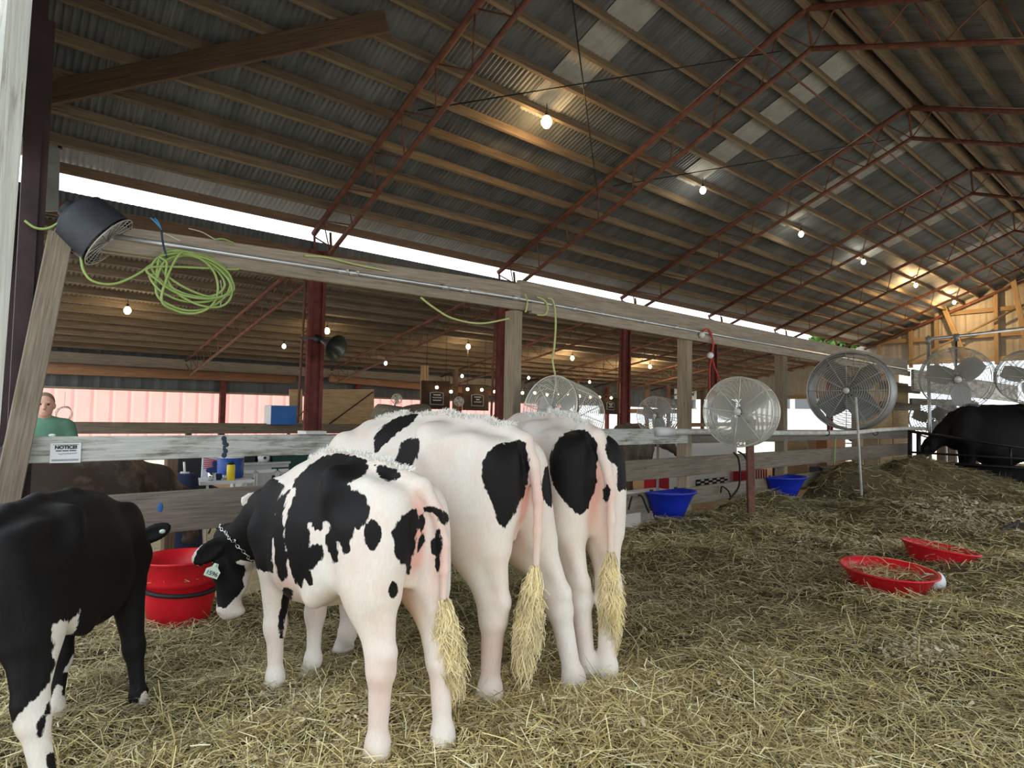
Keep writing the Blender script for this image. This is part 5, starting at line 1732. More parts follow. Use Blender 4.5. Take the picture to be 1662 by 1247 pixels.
# blue corner tubs hooked on the fence
def corner_tub(x0, w, z0, zt, label):
    t = root('blue_tub', (x0 + w / 2, 4.8, z0), label, 'tub', 'blue feeders on the fence')

    def outline(s, z, inset=0.0):
        # straight back along the fence, bowed front
        p = [(x0 + w / 2 - s * w / 2 + inset, 4.93 - inset)]
        for k in range(13):
            a = math.pi * k / 12
            p.append((x0 + w / 2 - (s * w / 2 - inset) * math.cos(a), 4.93 - inset - (0.36 * s - inset) * math.sin(a) ** 0.75 - 0.02))
        p.append((x0 + w / 2 + s * w / 2 - inset, 4.93 - inset))
        return [(q[0], q[1], z) for q in p]
    H_ = zt - z0
    layers = [outline(0.55, z0), outline(0.80, z0 + H_ * 0.55), outline(0.95, z0 + H_ * 0.86), outline(0.99, z0 + H_ * 0.88), outline(1.0, zt - 0.03), outline(1.07, zt - 0.025), outline(1.08, zt), outline(1.0, zt, 0.01), outline(0.92, zt - 0.06, 0.012), outline(0.53, z0 + 0.02, 0.012)]
    n = len(layers[0])
    V = np.array(layers).reshape(-1, 3)
    F = []
    for i in range(len(layers) - 1):
        for k in range(n):
            F.append((i * n + k, i * n + (k + 1) % n, (i + 1) * n + (k + 1) % n, (i + 1) * n + k))
    F.append(tuple(range(n))[::-1])
    F.append(tuple((len(layers) - 1) * n + k for k in range(n)))
    MB().add(V, F).build('shell', 'blue_plastic', t, smooth=True)
    for xx in (x0 + 0.1, x0 + w - 0.1):
        MB().box((xx, 4.935, zt - 0.01), (0.05, 0.02, 0.06)).build('hook', 'black_metal', t)
    return t


a = at_y(1062, 800, 4.8)
corner_tub(6.60, 0.74, 0.04, 0.43, 'blue plastic tub hung on the fence nearest the white heifers')
corner_tub(9.75, 0.85, 0.06, 0.45, 'blue plastic tub hung on the fence behind the rusty fan post')


# ---- fans
def frame_axes(axis):
    a = np.array(axis, float)
    a /= np.linalg.norm(a)
    u = np.cross(a, (0, 0, 1.0))
    u /= np.linalg.norm(u)
    return a, u, np.cross(u, a)


def fan_blades(t, c, a, u, w, r, n, mat, pitch=0.5, ph=0.3):
    for k in range(n):
        an = ph + 2 * math.pi * k / n
        rd = math.cos(an) * u + math.sin(an) * w
        tg = -math.sin(an) * u + math.cos(an) * w
        V = []
        for i, q in enumerate(np.linspace(0.16, 0.93, 7)):
            wd = r * (0.16 + 0.20 * math.sin(math.pi * min(1, 0.15 + 0.75 * q)))
            p = c + rd * r * q
            tw = pitch * (1 - 0.4 * q)
            for s_ in (-1, 1):
                for th_ in (-0.003, 0.003):
                    V.append(p + (tg * math.cos(tw) + a * math.sin(tw)) * s_ * wd + a * th_)
        F = []
        for i in range(6):
            o = i * 4
            F += [(o, o + 4, o + 6, o + 2), (o + 1, o + 3, o + 7, o + 5), (o, o + 1, o + 5, o + 4), (o + 2, o + 6, o + 7, o + 3)]
        F += [(0, 2, 3, 1), (24, 25, 27, 26)]
        MB().add(V, F).build('blade', mat, t, smooth=False)


def guard(c, a, u, w, r, rings, spokes, rw, sag=0.0, ph=0.0, hub=0.11):
    m = MB()
    for i in range(rings):
        q = hub + (1 - hub) * (i + 1) / rings
        m.ring(c - a * sag * q * q, a, r * q, rw if i < rings - 1 else rw * 2.2, 44, 4)
    for k in range(spokes):
        an = ph + 2 * math.pi * k / spokes
        rd = math.cos(an) * u + math.sin(an) * w
        m.tube([c + rd * r * hub * 0.6 + a * 0.004, c + rd * r * 0.55 - a * sag * 0.3 + a * 0.004, c + rd * r - a * sag + a * 0.004], rw * 1.5, 5)
    return m


def cage_fan(name, label, c, axis, r, depth, wire, rw=0.0035, rings=22, spokes=8, side=6, blade='blade_gray', nb=3, group='cage fans around the pen'):
    """axis points out of the face that blows"""
    c = np.array(c, float)
    a, u, w = frame_axes(axis)
    t = root(name, tuple(c), label, 'fan', group)
    fr_, bk = c + a * depth / 2, c - a * depth / 2
    guard(fr_, a, u, w, r, rings, spokes, rw, -0.03, 0.1).build('front_guard', wire, t, smooth=True)
    guard(bk, a, u, w, r * 0.98, max(8, rings - 6), spokes, rw, 0.03, 0.3).build('rear_guard', wire, t, smooth=True)
    m = MB()
    for i in range(side):
        m.ring(bk + (fr_ - bk) * ((i + 0.5) / side), a, r * 1.005, rw, 44, 4)
    for k in range(spokes):
        an = 0.1 + 2 * math.pi * k / spokes
        rd = math.cos(an) * u + math.sin(an) * w
        m.tube([fr_ + rd * r, bk + rd * r], rw * 1.4, 5)
    m.build('side_cage', wire, t, smooth=True)
    MB().tube([fr_ + a * 0.018, fr_ + a * 0.03], r * 0.105, 24).build('hub_plate', 'white_metal', t, smooth=True)
    MB().tube([c - a * depth * 0.45, c + a * depth * 0.1], r * 0.17, 20).build('motor', 'drum_gray', t, smooth=True)
    fan_blades(t, c + a * depth * 0.2, a, u, w, r * 0.9, nb, blade)
    return t


def to_cam(p):
    q = CAM - np.array(p)
    return q / np.linalg.norm(q)


# round white fan on the rusty post
c2 = at_d(1203, 669, 8.25)
ax2 = to_cam(c2) * 1.0 + np.array((-0.10, 0.32, 0.0))
t = cage_fan('cage_fan', 'round white wire fan on a rusty post in front of the fence', c2, (ax2[0], ax2[1], 0.0), 0.455, 0.24, 'cage_wire', 0.0042, 30, 8, 6)
pf = at_d(1221, 848, 8.25)
t = root('rusty_post', (c2[0] + 0.10, c2[1] - 0.09, -0.1), 'rust red steel post that carries the round white fan', 'post')
MB().bar((c2[0] + 0.10, c2[1] - 0.09, -0.1), (c2[0] + 0.08, c2[1] - 0.07, c2[2] - 0.10), 0.085, 0.085).build('post_shaft', 'rust_steel', t)
MB().box((c2[0] + 0.06, c2[1] - 0.055, c2[2] - 0.12), (0.16, 0.16, 0.05)).build('fan_mount', 'rust_steel', t)

# cage fan behind the right heifer, hung from a cord
c1 = at_d(915, 672, 6.35)
ax1 = to_cam(c1) + np.array((-0.62, 0.55, 0.30))
cage_fan('cage_fan', 'white barrel cage fan hanging on a green cord above the right heifer', c1, ax1, 0.335, 0.42, 'cage_wire', 0.0036, 20, 8, 13)

# gray drum fan at the fence
c3 = at_d(1380, 635, 10.4)
ax3 = to_cam(c3) * 1.0 + np.array((-0.18, 0.30, 0.05))
a, u, w = frame_axes(ax3)
t = root('drum_fan', tuple(c3), 'big gray drum fan with wire guard at the end of the beam', 'fan', 'cage fans around the pen')
r3 = 0.63
MB().lathe([(r3, 0.16), (r3 * 1.03, 0.17), (r3 * 1.03, 0.15), (r3 * 1.0, -0.16), (r3 * 1.03, -0.17), (r3 * 0.985, -0.165), (r3 * 0.975, 0.15), (r3, 0.16)], c3, a, 48, close=False).build('drum', 'drum_gray', t, smooth=True)
guard(c3 + a * 0.17, a, u, w, r3, 16, 12, 0.0040, -0.02, 0.0, 0.09).build('front_guard', 'gray_wire', t, smooth=True)
guard(c3 - a * 0.16, a, u, w, r3, 10, 8, 0.0040, 0.02).build('rear_guard', 'gray_wire', t, smooth=True)
MB().tube([c3 - a * 0.18, c3 + a * 0.02], 0.11, 20).build('motor', 'drum_gray', t, smooth=True)
MB().tube([c3 + a * 0.185, c3 + a * 0.195], 0.05, 14).build('hub_plate', 'white_metal', t, smooth=True)
fan_blades(t, c3 + a * 0.05, a, u, w, r3 * 0.92, 4, 'drum_gray', ph=0.9)
t = root('white_pole', tuple(at_d(1398, 795, 10.1)), 'thin white pole standing in the hay in front of the drum fan', 'pole')
MB().tube([at_d(1389, 645, 9.95), at_d(1392, 690, 10.0), at_d(1399, 815, 10.1)], 0.019, 10).build('pole_shaft', 'white_pipe', t, smooth=True)

# dark drum fan hung at the front end of the beam (seen from behind)
c4 = at_d(150, 372, 4.15)
ax4 = np.array((0.75, -0.25, -0.62))
a, u, w = frame_axes(ax4)
t = root('drum_fan', tuple(c4), 'dark drum fan hanging at the front end of the beam beside the coiled cord', 'fan', 'cage fans around the pen')
r4 = 0.20
MB().lathe([(0.02, -0.16), (r4 * 0.6, -0.15), (r4 * 0.95, -0.10), (r4 * 1.0, 0.10), (r4 * 1.03, 0.11), (r4 * 0.97, 0.105), (r4 * 0.95, -0.06), (0.02, -0.10)], c4, a, 40, close=False).build('drum', 'dark_drum', t, smooth=True)
guard(c4 + a * 0.11, a, u, w, r4, 9, 16, 0.0022, -0.015).build('front_guard', 'gray_wire', t, smooth=True)
fan_blades(t, c4 + a * 0.02, a, u, w, r4 * 0.88, 4, 'dark_drum')
MB().tube([c4 - a * 0.2, c4 - a * 0.02], 0.06, 16).build('motor', 'dark_drum', t, smooth=True)
MB().tube([c4 - a * 0.12 - w * 0.0 + u * 0.02, at_d(120, 385, 4.2), (0.47, 4.95, 2.62)], 0.018, 8).build('hanger', 'black_metal', t, smooth=True)
MB().box(at_d(112, 395, 4.2), (0.16, 0.14, 0.16)).build('bracket', 'dark_drum', t)

# fans on the pipe frame at the right
t = root('pipe_frame', tuple(at_d(1508, 800, 14.0)), 'galvanized pipe frame with one tall upright beside the black gate', 'frame')
MB().tube([at_d(1506, 545, 14.0), at_d(1509, 700, 14.0), at_d(1511, 812, 14.0)], 0.035, 10).build('upright', 'conduit', t, smooth=True)
MB().tube([at_d(1504, 551, 14.0), at_d(1580, 543, 14.1), at_d(1700, 528, 14.3)], 0.035, 10).build('crossbar', 'conduit', t, smooth=True)
for x_, y_ in ((1506, 551), (1552, 546)):
    MB().tube([at_d(x_, y_ - 4, 14.0), at_d(x_, y_ + 8, 14.0)], 0.055, 10).build('clamp', 'drum_gray', t, smooth=True)
for i, (x_, y_, d_, r_, lab) in enumerate(((1552, 615, 13.6, 0.68, 'large dusty cage fan hung from the pipe frame over the black gate'), (1668, 612, 13.0, 0.55, 'dusty cage fan hung from the pipe frame at the right edge'))):
    c = at_d(x_, y_, d_)
    cage_fan('cage_fan', lab, c, to_cam(c) * 1.0 + np.array((0.1, -0.15, -0.1)), r_, 0.3, 'gray_wire', 0.0045, 26, 10, 5, 'blade_gray', 3)
    set_props(MB().tube([at_d(x_, 545 if i == 0 else 530, d_ + 0.45), c - to_cam(c) * 0.05], 0.02, 6).build('fan_hanger', 'black_metal', smooth=True), ['thin dark rod that hangs the large dusty fan', 'thin dark rod that hangs the fan at the right edge'][i], 'rod')
c = at_d(1511, 680, 15.2)
a, u, w = frame_axes(to_cam(c))
t = cage_fan('cage_fan', 'round pale fan low behind the end of the white pipe', c, to_cam(c), 0.46, 0.25, 'gray_wire', 0.005, 8, 8, 3)
# weathered wide board behind the fans
set_props(board('peeling_board', at_d(1481, 617, 14.6), at_d(1650, 640, 19.0), 0.06, 0.50, 'peeling_wood'), 'wide board with peeling white paint behind the dusty fans', 'board')
set_props(board('wooden_rail', at_d(1478, 652, 14.9), at_d(1580, 655, 17.0), 0.06, 0.16, 'gray_wood'), 'gray wooden rail below the peeling board', 'rail')
for i, (x_, d_) in enumerate(((1528, 16.3), (1545, 16.8), (1581, 17.6))):
    p = at_d(x_, 690, d_)
    set_props(board('stall_post', (p[0], p[1], -0.2), (p[0], p[1], 1.95), 0.20, 0.15, 'gray_wood', up=(1, 0, 0)), ['gray wooden post below the peeling board, beside the pipe upright', 'gray wooden post below the peeling board, middle one of three', 'gray wooden post below the peeling board nearest the black steer'][i], 'post', 'posts below the peeling board')

# plywood stall wall at the end of the fence
t = root('plywood_stall', (14.6, 5.6, -0.2), 'tan plywood stall wall behind the end of the fence', 'stall wall')
for i, (x0, x1) in enumerate(((1402, 1424), (1427, 1447), (1449, 1474))):
    p, q = at_y(x0, 690, 5.5), at_y(x1, 690, 5.5)
    MB().box(((p[0] + q[0]) / 2, 5.5, 1.1), (q[0] - p[0], 0.03, 2.5)).build('plywood_panel', 'plywood', t)
for z_, m_ in ((2.2, 'gray_wood'), (1.75, 'gray_wood')):
    p, q = at_y(1404, 640, 5.44), at_y(1480, 640, 5.44)
    board('stall_rail', (p[0] + 1.0, 5.44, z_), (q[0] + 0.6, 5.44, z_), 0.05, 0.18, m_, t)

# black gate
t = root('black_gate', (15.6, 4.6, 0.2), 'low black metal gate in front of the black steer', 'gate')
g0, g1 = at_d(1476, 725, 13.6), at_d(1700, 735, 11.8)
d_ = g1 - g0
for (ya, yb, r_) in ((700, 733, 0.030), (734, 747, 0.022), (749, 762, 0.022)):
    MB().tube([at_d(1474, ya, 13.6), at_d(1700, yb, 11.8)], r_, 8).build('gate_rail', 'black_metal', t, smooth=True)
for x_ in (1477, 1491, 1640):
    f_ = (x_ - 1474) / 226
    dp = 13.6 - 1.8 * f_
    MB().tube([at_d(x_, 700 + 33 * f_, dp), at_d(x_, 754 + 12 * f_, dp)], 0.045 if x_ < 1600 else 0.02, 8).build('gate_post', 'black_metal', t, smooth=True)
q = [at_d(1530, 752, 13.2), at_d(1690, 762, 11.9), at_d(1690, 800, 11.9), at_d(1540, 775, 13.2)]
t2 = root('black_trough', tuple(q[3]), 'long low black trough on the floor under the black gate', 'trough')
MB().hexa(np.array([q[3], q[2], q[1], q[0], *[v + (0.25, 0.35, 0) for v in (q[3], q[2], q[1], q[0])]])).build('trough_body', 'black_rubber', t2)
MB().tube([at_d(1528, 752, 13.2), at_d(1692, 762, 11.9)], 0.035, 8).build('trough_rim', 'black_rubber', t2, smooth=True)


# ---- cords
def cord(name, pts, r, mat, label, cat='cord', closed=False, n=90):
    return set_props(MB().tube(spline(pts, n, closed), r, 7, closed=closed).build(name, mat, smooth=True), label, cat)


coil = []
cc = np.array(at_y(312, 452, 4.86))
ux, uz = np.array((1.0, 0, 0.03)), np.array((0, 0, 1.0))
loops = [(0.0, 0.0, 0.27, 0.17, 0.0), (0.01, -0.03, 0.25, 0.20, 0.3), (-0.02, 0.02, 0.24, 0.14, -0.25), (0.03, 0.03, 0.26, 0.13, -0.35), (-0.03, -0.05, 0.20, 0.21, 0.5), (0.04, -0.02, 0.24, 0.16, -0.5), (0.0, 0.01, 0.27, 0.15, -0.15)]
first = [at_y(131, 416, 4.9), at_y(136, 440, 4.88), at_y(152, 457, 4.87), at_y(185, 461, 4.87), at_y(222, 446, 4.87)]
for li, (ox, oz, a_, b_, rot) in enumerate(loops):
    for k in range(10):
        an = 2.6 - 2 * math.pi * k / 10
        x_, z_ = a_ * math.cos(an), b_ * math.sin(an)
        x_, z_ = x_ * math.cos(rot) - z_ * math.sin(rot), x_ * math.sin(rot) + z_ * math.cos(rot)
        coil.append(cc + ux * (x_ + ox) + uz * (z_ + oz) + np.array((0, -0.006 * li + 0.012 * math.sin(k * 2.1 + li), 0)))
coil.append(at_y(372, 437, 4.86))
coil.append(at_y(388, 436, 4.86))
cord('coiled_cable', first + coil, 0.0085, 'green_cord', 'green extension cord coiled and hung below the beam', n=900)
t = root('blue_twine', tuple(at_y(262, 385, 4.84)), 'blue twine with a tuft that ties the coiled green cord to the beam', 'twine')
MB().tube(spline([at_y(262, 374, 4.85), at_y(264, 392, 4.84), at_y(268, 410, 4.82), at_y(271, 418, 4.84)], 12), 0.007, 6).build('twine_knot', 'dark_twine', t, smooth=True)
for k in range(7):
    q = at_y(249 + rng.uniform(-5, 6), 355 + rng.uniform(-3, 4), 4.85 + rng.uniform(-0.02, 0.02))
    MB().tube([at_y(262, 373, 4.85), (np.array(at_y(262, 373, 4.85)) + q) / 2 + (0, -0.005, 0.002), q], 0.0035, 5).build('twine_strand', 'blue_twine', t, smooth=True)
cord('pale_twine', [at_y(262, 377, 4.86), at_y(278, 384, 4.86), at_y(292, 391, 4.86)], 0.004, 'pale_twine', 'short stub of pale twine beside the blue tuft', 'twine')
cord('pale_twine', [at_y(306, 371, 4.88), at_y(328, 377, 4.88), at_y(349, 389, 4.88)], 0.004, 'pale_twine', 'loose end of pale twine curling over the beam', 'twine')
cord('green_cable', [at_y(349, 389, 4.9), at_y(362, 388, 4.89), at_y(380, 395, 4.93)], 0.007, 'green_cord', 'small loop of green cord on top of the beam right of the coil')
cord('pale_twine', [at_y(358, 455, 4.86), at_y(360, 475, 4.86), at_y(358, 496, 4.86)], 0.004, 'pale_twine', 'end of white string hanging at the right side of the coil', 'twine')
cord('green_cable', [at_y(40, 358, 4.9), at_y(58, 370, 4.9), at_y(80, 370, 4.9), at_y(104, 356, 4.9), at_y(119, 347, 4.9)], 0.008, 'green_cord', 'green cord running from the front column to the dark drum fan')
cord('power_cable', [at_y(683, 483, 4.93), at_y(705, 500, 4.92), at_y(735, 517, 4.92), at_y(780, 525, 4.92), at_y(826, 517, 4.94)], 0.010, 'yellow_green_cord', 'yellow green cord sagging below the beam left of the thick post')
cord('power_cable', [at_y(494, 415, 4.96), at_y(530, 418, 4.95), at_y(580, 430, 4.95), at_y(632, 440, 4.96)], 0.009, 'yellow_green_cord', 'yellow green cord lying along the top of the beam')
cord('power_cable', [at_y(872, 511, 4.93), at_y(884, 511, 4.9), at_y(889, 500, 4.89), at_y(884, 488, 4.9), at_y(871, 482, 4.93)], 0.010, 'yellow_green_cord', 'yellow green cord hooked in a loop over the beam')
cord('power_cable', [at_y(853, 507, 4.92), at_y(856, 490, 4.9), at_y(852, 478, 4.93)], 0.009, 'yellow_green_cord', 'short yellow green cord end hanging over the thick post top')
cord('power_cable', [at_y(889, 484, 4.93), at_y(898, 490, 4.9), at_y(902, 520, 4.88), at_y(900, 560, 4.86), at_y(897, 585, 4.85), at_y(902, 615, 4.84), at_y(905, 650, 4.8)], 0.011, 'yellow_green_cord', 'yellow green cord dropping straight from the beam to the cage fan')
t = root('red_cable', tuple(at_y(1150, 545, 4.9)), 'red cord with a white plug hanging from the beam left of the white fan', 'cord')
for pts_ in ([(1138, 541), (1146, 534), (1154, 540), (1157, 560), (1155, 578), (1152, 600), (1152, 640)], [(1150, 536), (1158, 556), (1155, 575), (1160, 596), (1170, 622)]):
    MB().tube(spline([at_y(x_, y_, 4.9) for x_, y_ in pts_], 40), 0.011, 6).build('cable_strand', 'red_cord', t, smooth=True)
MB().ball(at_y(1153, 577, 4.88), 0.06, 12, sc=(1, 0.7, 0.8)).build('white_plug', 'white_plastic', t, smooth=True)
MB().ball(at_y(1139, 544, 4.9), 0.045, 10).build('white_plug', 'white_plastic', t, smooth=True)
cord('black_cable', [at_d(1191, 735, 8.7), at_d(1198, 744, 8.5), at_d(1201, 765, 8.4), at_d(1199, 790, 8.3), at_d(1188, 806, 8.2), at_d(1183, 812, 8.2)], 0.013, 'black_rubber', 'black cord hanging from the white fan to the hay')
cord('black_cable', [at_d(1198, 733, 8.5), at_d(1208, 740, 8.4), at_d(1214, 755, 8.3), at_d(1216, 775, 8.2)], 0.012, 'black_rubber', 'black cord looping from the white fan to its rusty post')
cord('black_rope', [at_y(1036, 804, 4.9), at_y(1042, 806, 4.88), at_y(1048, 820, 4.86), at_y(1053, 832, 4.86)], 0.014, 'black_rubber', 'black rope end on the bottom rail left of the near blue tub', 'rope')
cord('black_rope', [at_y(1020, 828, 4.9), at_y(1024, 812, 4.88), at_y(1026, 806, 4.9)], 0.012, 'black_rubber', 'black rope end beside the right heifer rump', 'rope')
cord('black_rope', [at_y(1170, 800, 4.9), at_y(1172, 790, 4.88), at_y(1182, 797, 4.86), at_y(1186, 808, 4.86)], 0.012, 'black_rubber', 'dark rope loop tied on the bottom rail between the blue tubs', 'rope')
cord('green_cable', [at_y(1356, 710, 4.9), at_y(1354, 745, 4.9), at_y(1353, 775, 4.9)], 0.014, 'green_cord', 'green cord hanging straight down the fence under the drum fan')

# ---- the notice on the top rail
def text_on(parent, name, body, origin, ux_, uz_, size, mat, thick=0.0015, bold=0.0):
    cu_ = bpy.data.curves.new(name, 'FONT')
    cu_.body = body
    cu_.size = size
    cu_.align_x, cu_.align_y = 'CENTER', 'CENTER'
    cu_.extrude = thick
    cu_.offset = bold
    o = bpy.data.objects.new(name, cu_)
    col.objects.link(o)
    x = Vector(ux_).normalized()
    z = Vector(uz_).normalized()
    n_ = x.cross(z)
    m = Matrix(((x[0], z[0], n_[0], origin[0]), (x[1], z[1], n_[1], origin[1]), (x[2], z[2], n_[2], origin[2]), (0, 0, 0, 1)))
    cu_.materials.append(MATS[mat])
    if parent is not None:
        o.parent = parent
        pm = PM.get(parent.name) or parent.matrix_world
        o.matrix_parent_inverse = pm.inverted()
    o.matrix_basis = m
    # real mesh letters
    bpy.context.view_layer.update()
    me_ = bpy.data.meshes.new_from_object(o.evaluated_get(bpy.context.evaluated_depsgraph_get()))
    o2 = bpy.data.objects.new(name, me_)
    col.objects.link(o2)
    if parent is not None:
        o2.parent = parent
        o2.matrix_parent_inverse = o.matrix_parent_inverse.copy()
    o2.matrix_basis = m
    bpy.data.objects.remove(o)
    o2.name = name
    return o2


Yn = 4.935
tl_, tr_, bl_, br_ = at_y(82, 720, Yn), at_y(132, 719, Yn), at_y(80.5, 752, Yn), at_y(130.5, 751, Yn)
t = root('notice_sign', tuple(bl_), 'white paper notice fixed to the pale top fence rail', 'sign')
MB().hexa(np.array([bl_, br_, tr_, tl_, *[v + (0, 0.004, 0) for v in (bl_, br_, tr_, tl_)]])).build('paper_sheet', 'paper', t)
cn = (tl_ + tr_ + bl_ + br_) / 4 + (0, -0.003, 0)
wn_, hn_ = np.linalg.norm(tr_ - tl_), np.linalg.norm(tl_ - bl_)
ux_ = (tr_ - tl_) / wn_
text_on(t, 'heading', 'NOTICE!', cn + (0, 0, hn_ * 0.29), ux_, (0, 0, 1), hn_ * 0.24, 'ink', 0.0008, 0.0014)
pass
m = MB()
for (f_, w0, w1, hh) in ((0.115, -0.33, -0.14, 0.03), (0.115, -0.11, 0.09, 0.03), (0.115, 0.12, 0.34, 0.03), (0.43, -0.42, 0.42, 0.012), (-0.33, -0.45, 0.44, 0.010), (-0.38, -0.45, 0.42, 0.014)):
    m.box(cn + ux_ * wn_ * (w0 + w1) / 2 + (0, 0, hn_ * f_), (wn_ * (w1 - w0), 0.001, hn_ * hh * 1.6))
m.build('printed_line', 'ink', t)
pp = [cn + ux_ * wn_ * (-0.25 + 0.62 * k / 40) + np.array((0, 0, hn_ * (-0.05 + 0.035 * math.sin(k * 1.9) + 0.02 * math.sin(k * 0.7) + 0.03 * k / 40))) for k in range(41)]
MB().tube(pp, 0.0012, 4).build('handwriting', 'gray_frame', t)
# blue splash on the rail and the blue label on the lower rail
o = MB()
for k in range(9):
    q = at_y(366 + rng.uniform(-2.5, 2.5), 712 + 3.4 * k, 4.945)
    o.ball(q, 0.018 * rng.uniform(0.6, 1.1), 8, sc=(1, 0.12, 1.1))
set_props(o.build('paint_mark', 'dark_twine', smooth=True), 'blue black paint smear down the pale top fence rail', 'paint mark')
o = MB().ball(at_y(260, 824, 4.945), 0.02, 10, sc=(0.85, 0.15, 1.7))
set_props(o.build('blue_sticker', 'tarp_blue', smooth=True), 'small blue sticker on the knotty lower rail beside the black ear', 'sticker')
# ================================================================== LAMPS
def bulb(p, label, glow, power, colr, size=0.045, group='bare bulbs under the roofs', drop=0.12):
    p = np.array(p, float)
    t = root('light_bulb', tuple(p), label, 'light bulb', group)
    MB().lathe([(0.003, 0.075), (0.022, 0.07), (0.022, 0.03), (0.028, 0.025), (0.003, 0.02)], p, n=12).build('socket', 'socket', t, smooth=True)
    MB().lathe([(0.012, 0.03), (size * 0.6, 0.012), (size, -size * 0.6), (size * 0.9, -size * 1.2), (size * 0.5, -size * 1.75), (0.002, -size * 1.9)], p, n=14).build('glass_globe', glow, t, smooth=True)
    if drop:
        MB().tube([p + (0, 0, 0.07), p + (0, 0, 0.07 + drop)], 0.006, 6).build('drop_cord', 'socket', t)
    if power:
        d = bpy.data.lights.new('bulb_light', 'POINT')
        d.energy = power
        d.color = colr
        d.shadow_soft_size = 0.06
        o = bpy.data.objects.new('bulb_light', d)
        col.objects.link(o)
        o.location = p - (0, 0, 0.16)
    return t


main_lab = ['warm glowing bulb under the nearest pale roof sheet', 'bright bulb under the second pale roof sheet', 'bright bulb under the third pale roof sheet', 'bulb under the fourth pale roof sheet', 'bulb second nearest the gable end', 'bulb nearest the gable end']
for i, x in enumerate((5.62, 9.36, 13.1, 16.5, 20.4, 24.2)):
    p = (x, 5.87, roof_z(5.87) - 0.10)
    tb_ = bulb(p, main_lab[i], 'bulb_glow' if i == 0 else 'bulb_white', (42, 10, 10, 16, 130, 170)[i], (1, 0.62, 0.27) if i in (0, 4, 5) else (1, 0.9, 0.7), 0.075 if i == 0 else 0.055, group='bulbs of the main roof')
    if i == 0:
        MB().ring(np.array(p) - (0, 0, 0.06), (0, 0, 1), 0.095, 0.003, 20, 4).build('bulb_guard', 'socket', tb_)
lean_lab = ['first from the open front, left of the coiled cord', 'second, just above the horn speaker', 'third, right of the horn speaker', 'fourth, above the cage fan', 'fifth, far down between the posts']
for i, (x_, y_) in enumerate(((207, 500), (531, 534), (760, 560), (929, 579), (1055, 593))):
    p = hit(x_, y_, (0, LT, 1), LZ + LT * Y_E - 0.12)
    bulb(p, 'bulb of the lean-to inner row, ' + lean_lab[i], 'bulb_glow', (14, 14, 22, 60, 160)[i], (1, 0.75, 0.42), 0.06, group='bulbs of the lean-to roof', drop=0.21)
for i, (x_, y_) in enumerate(((461, 560), (626, 588), (750, 609), (858, 612), (957, 619))):
    p = hit(x_, y_, (0, LT, 1), LZ + LT * Y_E - 0.12)
    bulb(p, 'small pale bulb of the lean-to outer row, %s from the open front' % ORD[i], 'bulb_white', 0, None, 0.045, group='bulbs of the lean-to roof', drop=0.21)
sl_pts = [(709, 629), (732, 636), (759, 632), (782, 633), (803, 636), (848, 638), (868, 638), (888, 641), (905, 640), (923, 642), (941, 643), (958, 645), (973, 645), (992, 646)]
for i, (x_, y_) in enumerate(sl_pts):
    lab = 'small round festoon bulb on the string over the signs, %s from the left' % ORD[i]
    t = root('festoon_bulb', tuple(at_y(x_, y_, 12.45)), lab, 'light bulb', 'festoon bulbs over the signs')
    MB().ball(at_y(x_, y_, 12.45), 0.042, 10).build('glass_globe', 'bulb_glow', t, smooth=True)
    MB().lathe([(0.018, 0.03), (0.018, 0.09), (0.008, 0.15)], at_y(x_, y_, 12.45), n=8).build('socket', 'socket', t, smooth=True)
set_props(MB().tube(spline([at_y(688, 618, 13.12)] + [at_y(x_, y_ - 7, 12.455) for x_, y_ in sl_pts] + [at_y(1005, 636, 14.14)], 60), 0.008, 5).build('festoon_wire', 'black_rubber'), 'thin black festoon wire that carries the small round bulbs', 'wire')
d = bpy.data.lights.new('festoon_light', 'POINT')
d.energy, d.color, d.shadow_soft_size = 25, (1, 0.75, 0.45), 0.4
o = bpy.data.objects.new('festoon_light', d)
col.objects.link(o)
o.location = (11.0, 12.1, 1.95)

# ================================================================== BEYOND THE FENCE
# horn speaker on the steel column
hc = at_y(520, 552, 8.70)
ha = np.array(at_y(549, 566, 8.35)) - hc
ha /= np.linalg.norm(ha)
t = root('horn_speaker', tuple(hc), 'gray metal horn loudspeaker on the maroon steel column', 'loudspeaker')
MB().lathe([(0.03, 0.0), (0.035, 0.06), (0.05, 0.12), (0.08, 0.20), (0.125, 0.28), (0.185, 0.35), (0.195, 0.355), (0.18, 0.345), (0.115, 0.265), (0.07, 0.19), (0.02, 0.1)], hc, ha, 32, close=False).build('horn_bell', 'horn_metal', t, smooth=True)
MB().tube([hc - ha * 0.1, hc + ha * 0.02], 0.055, 16).build('driver', 'black_metal', t, smooth=True)
MB().bar(hc - ha * 0.05, hc - ha * 0.05 + (-0.16, 0.25, 0.02), 0.03, 0.03).build('bracket', 'black_metal', t)

# the far side fence of the aisle
for nm, z0, z1, lab in (('fence_rail', 1.06, 1.0, 'brown top rail of the far fence in front of the red building'), ('fence_rail', 0.62, 0.6, 'brown lower rail of the far fence'),):
    set_props(board(nm, (-0.5, 12.0, z0), (9.5, 12.0, z1), 0.05, 0.19, 'rail_wood'), lab, 'fence rail', 'rails of the far fence')
for i, x in enumerate((0.9, 2.95, 5.2, 8.0)):
    set_props(board('fence_post', (x, 12.07, -0.2), (x, 12.07, 1.12), 0.13, 0.08, 'dark_wood', up=(1, 0, 0)), 'short post of the far fence, %s from the open front' % ORD[i], 'post', 'posts of the far fence')
set_props(board('far_post', at_y(687, 690, 13.2) * (1, 1, 0) + (0, 0, -0.2), at_y(687, 690, 13.2) * (1, 1, 0) + (0, 0, 2.55), 0.15, 0.15, 'girt_wood', up=(1, 0, 0)), 'pale wooden post left of the first chalkboard sign', 'post')
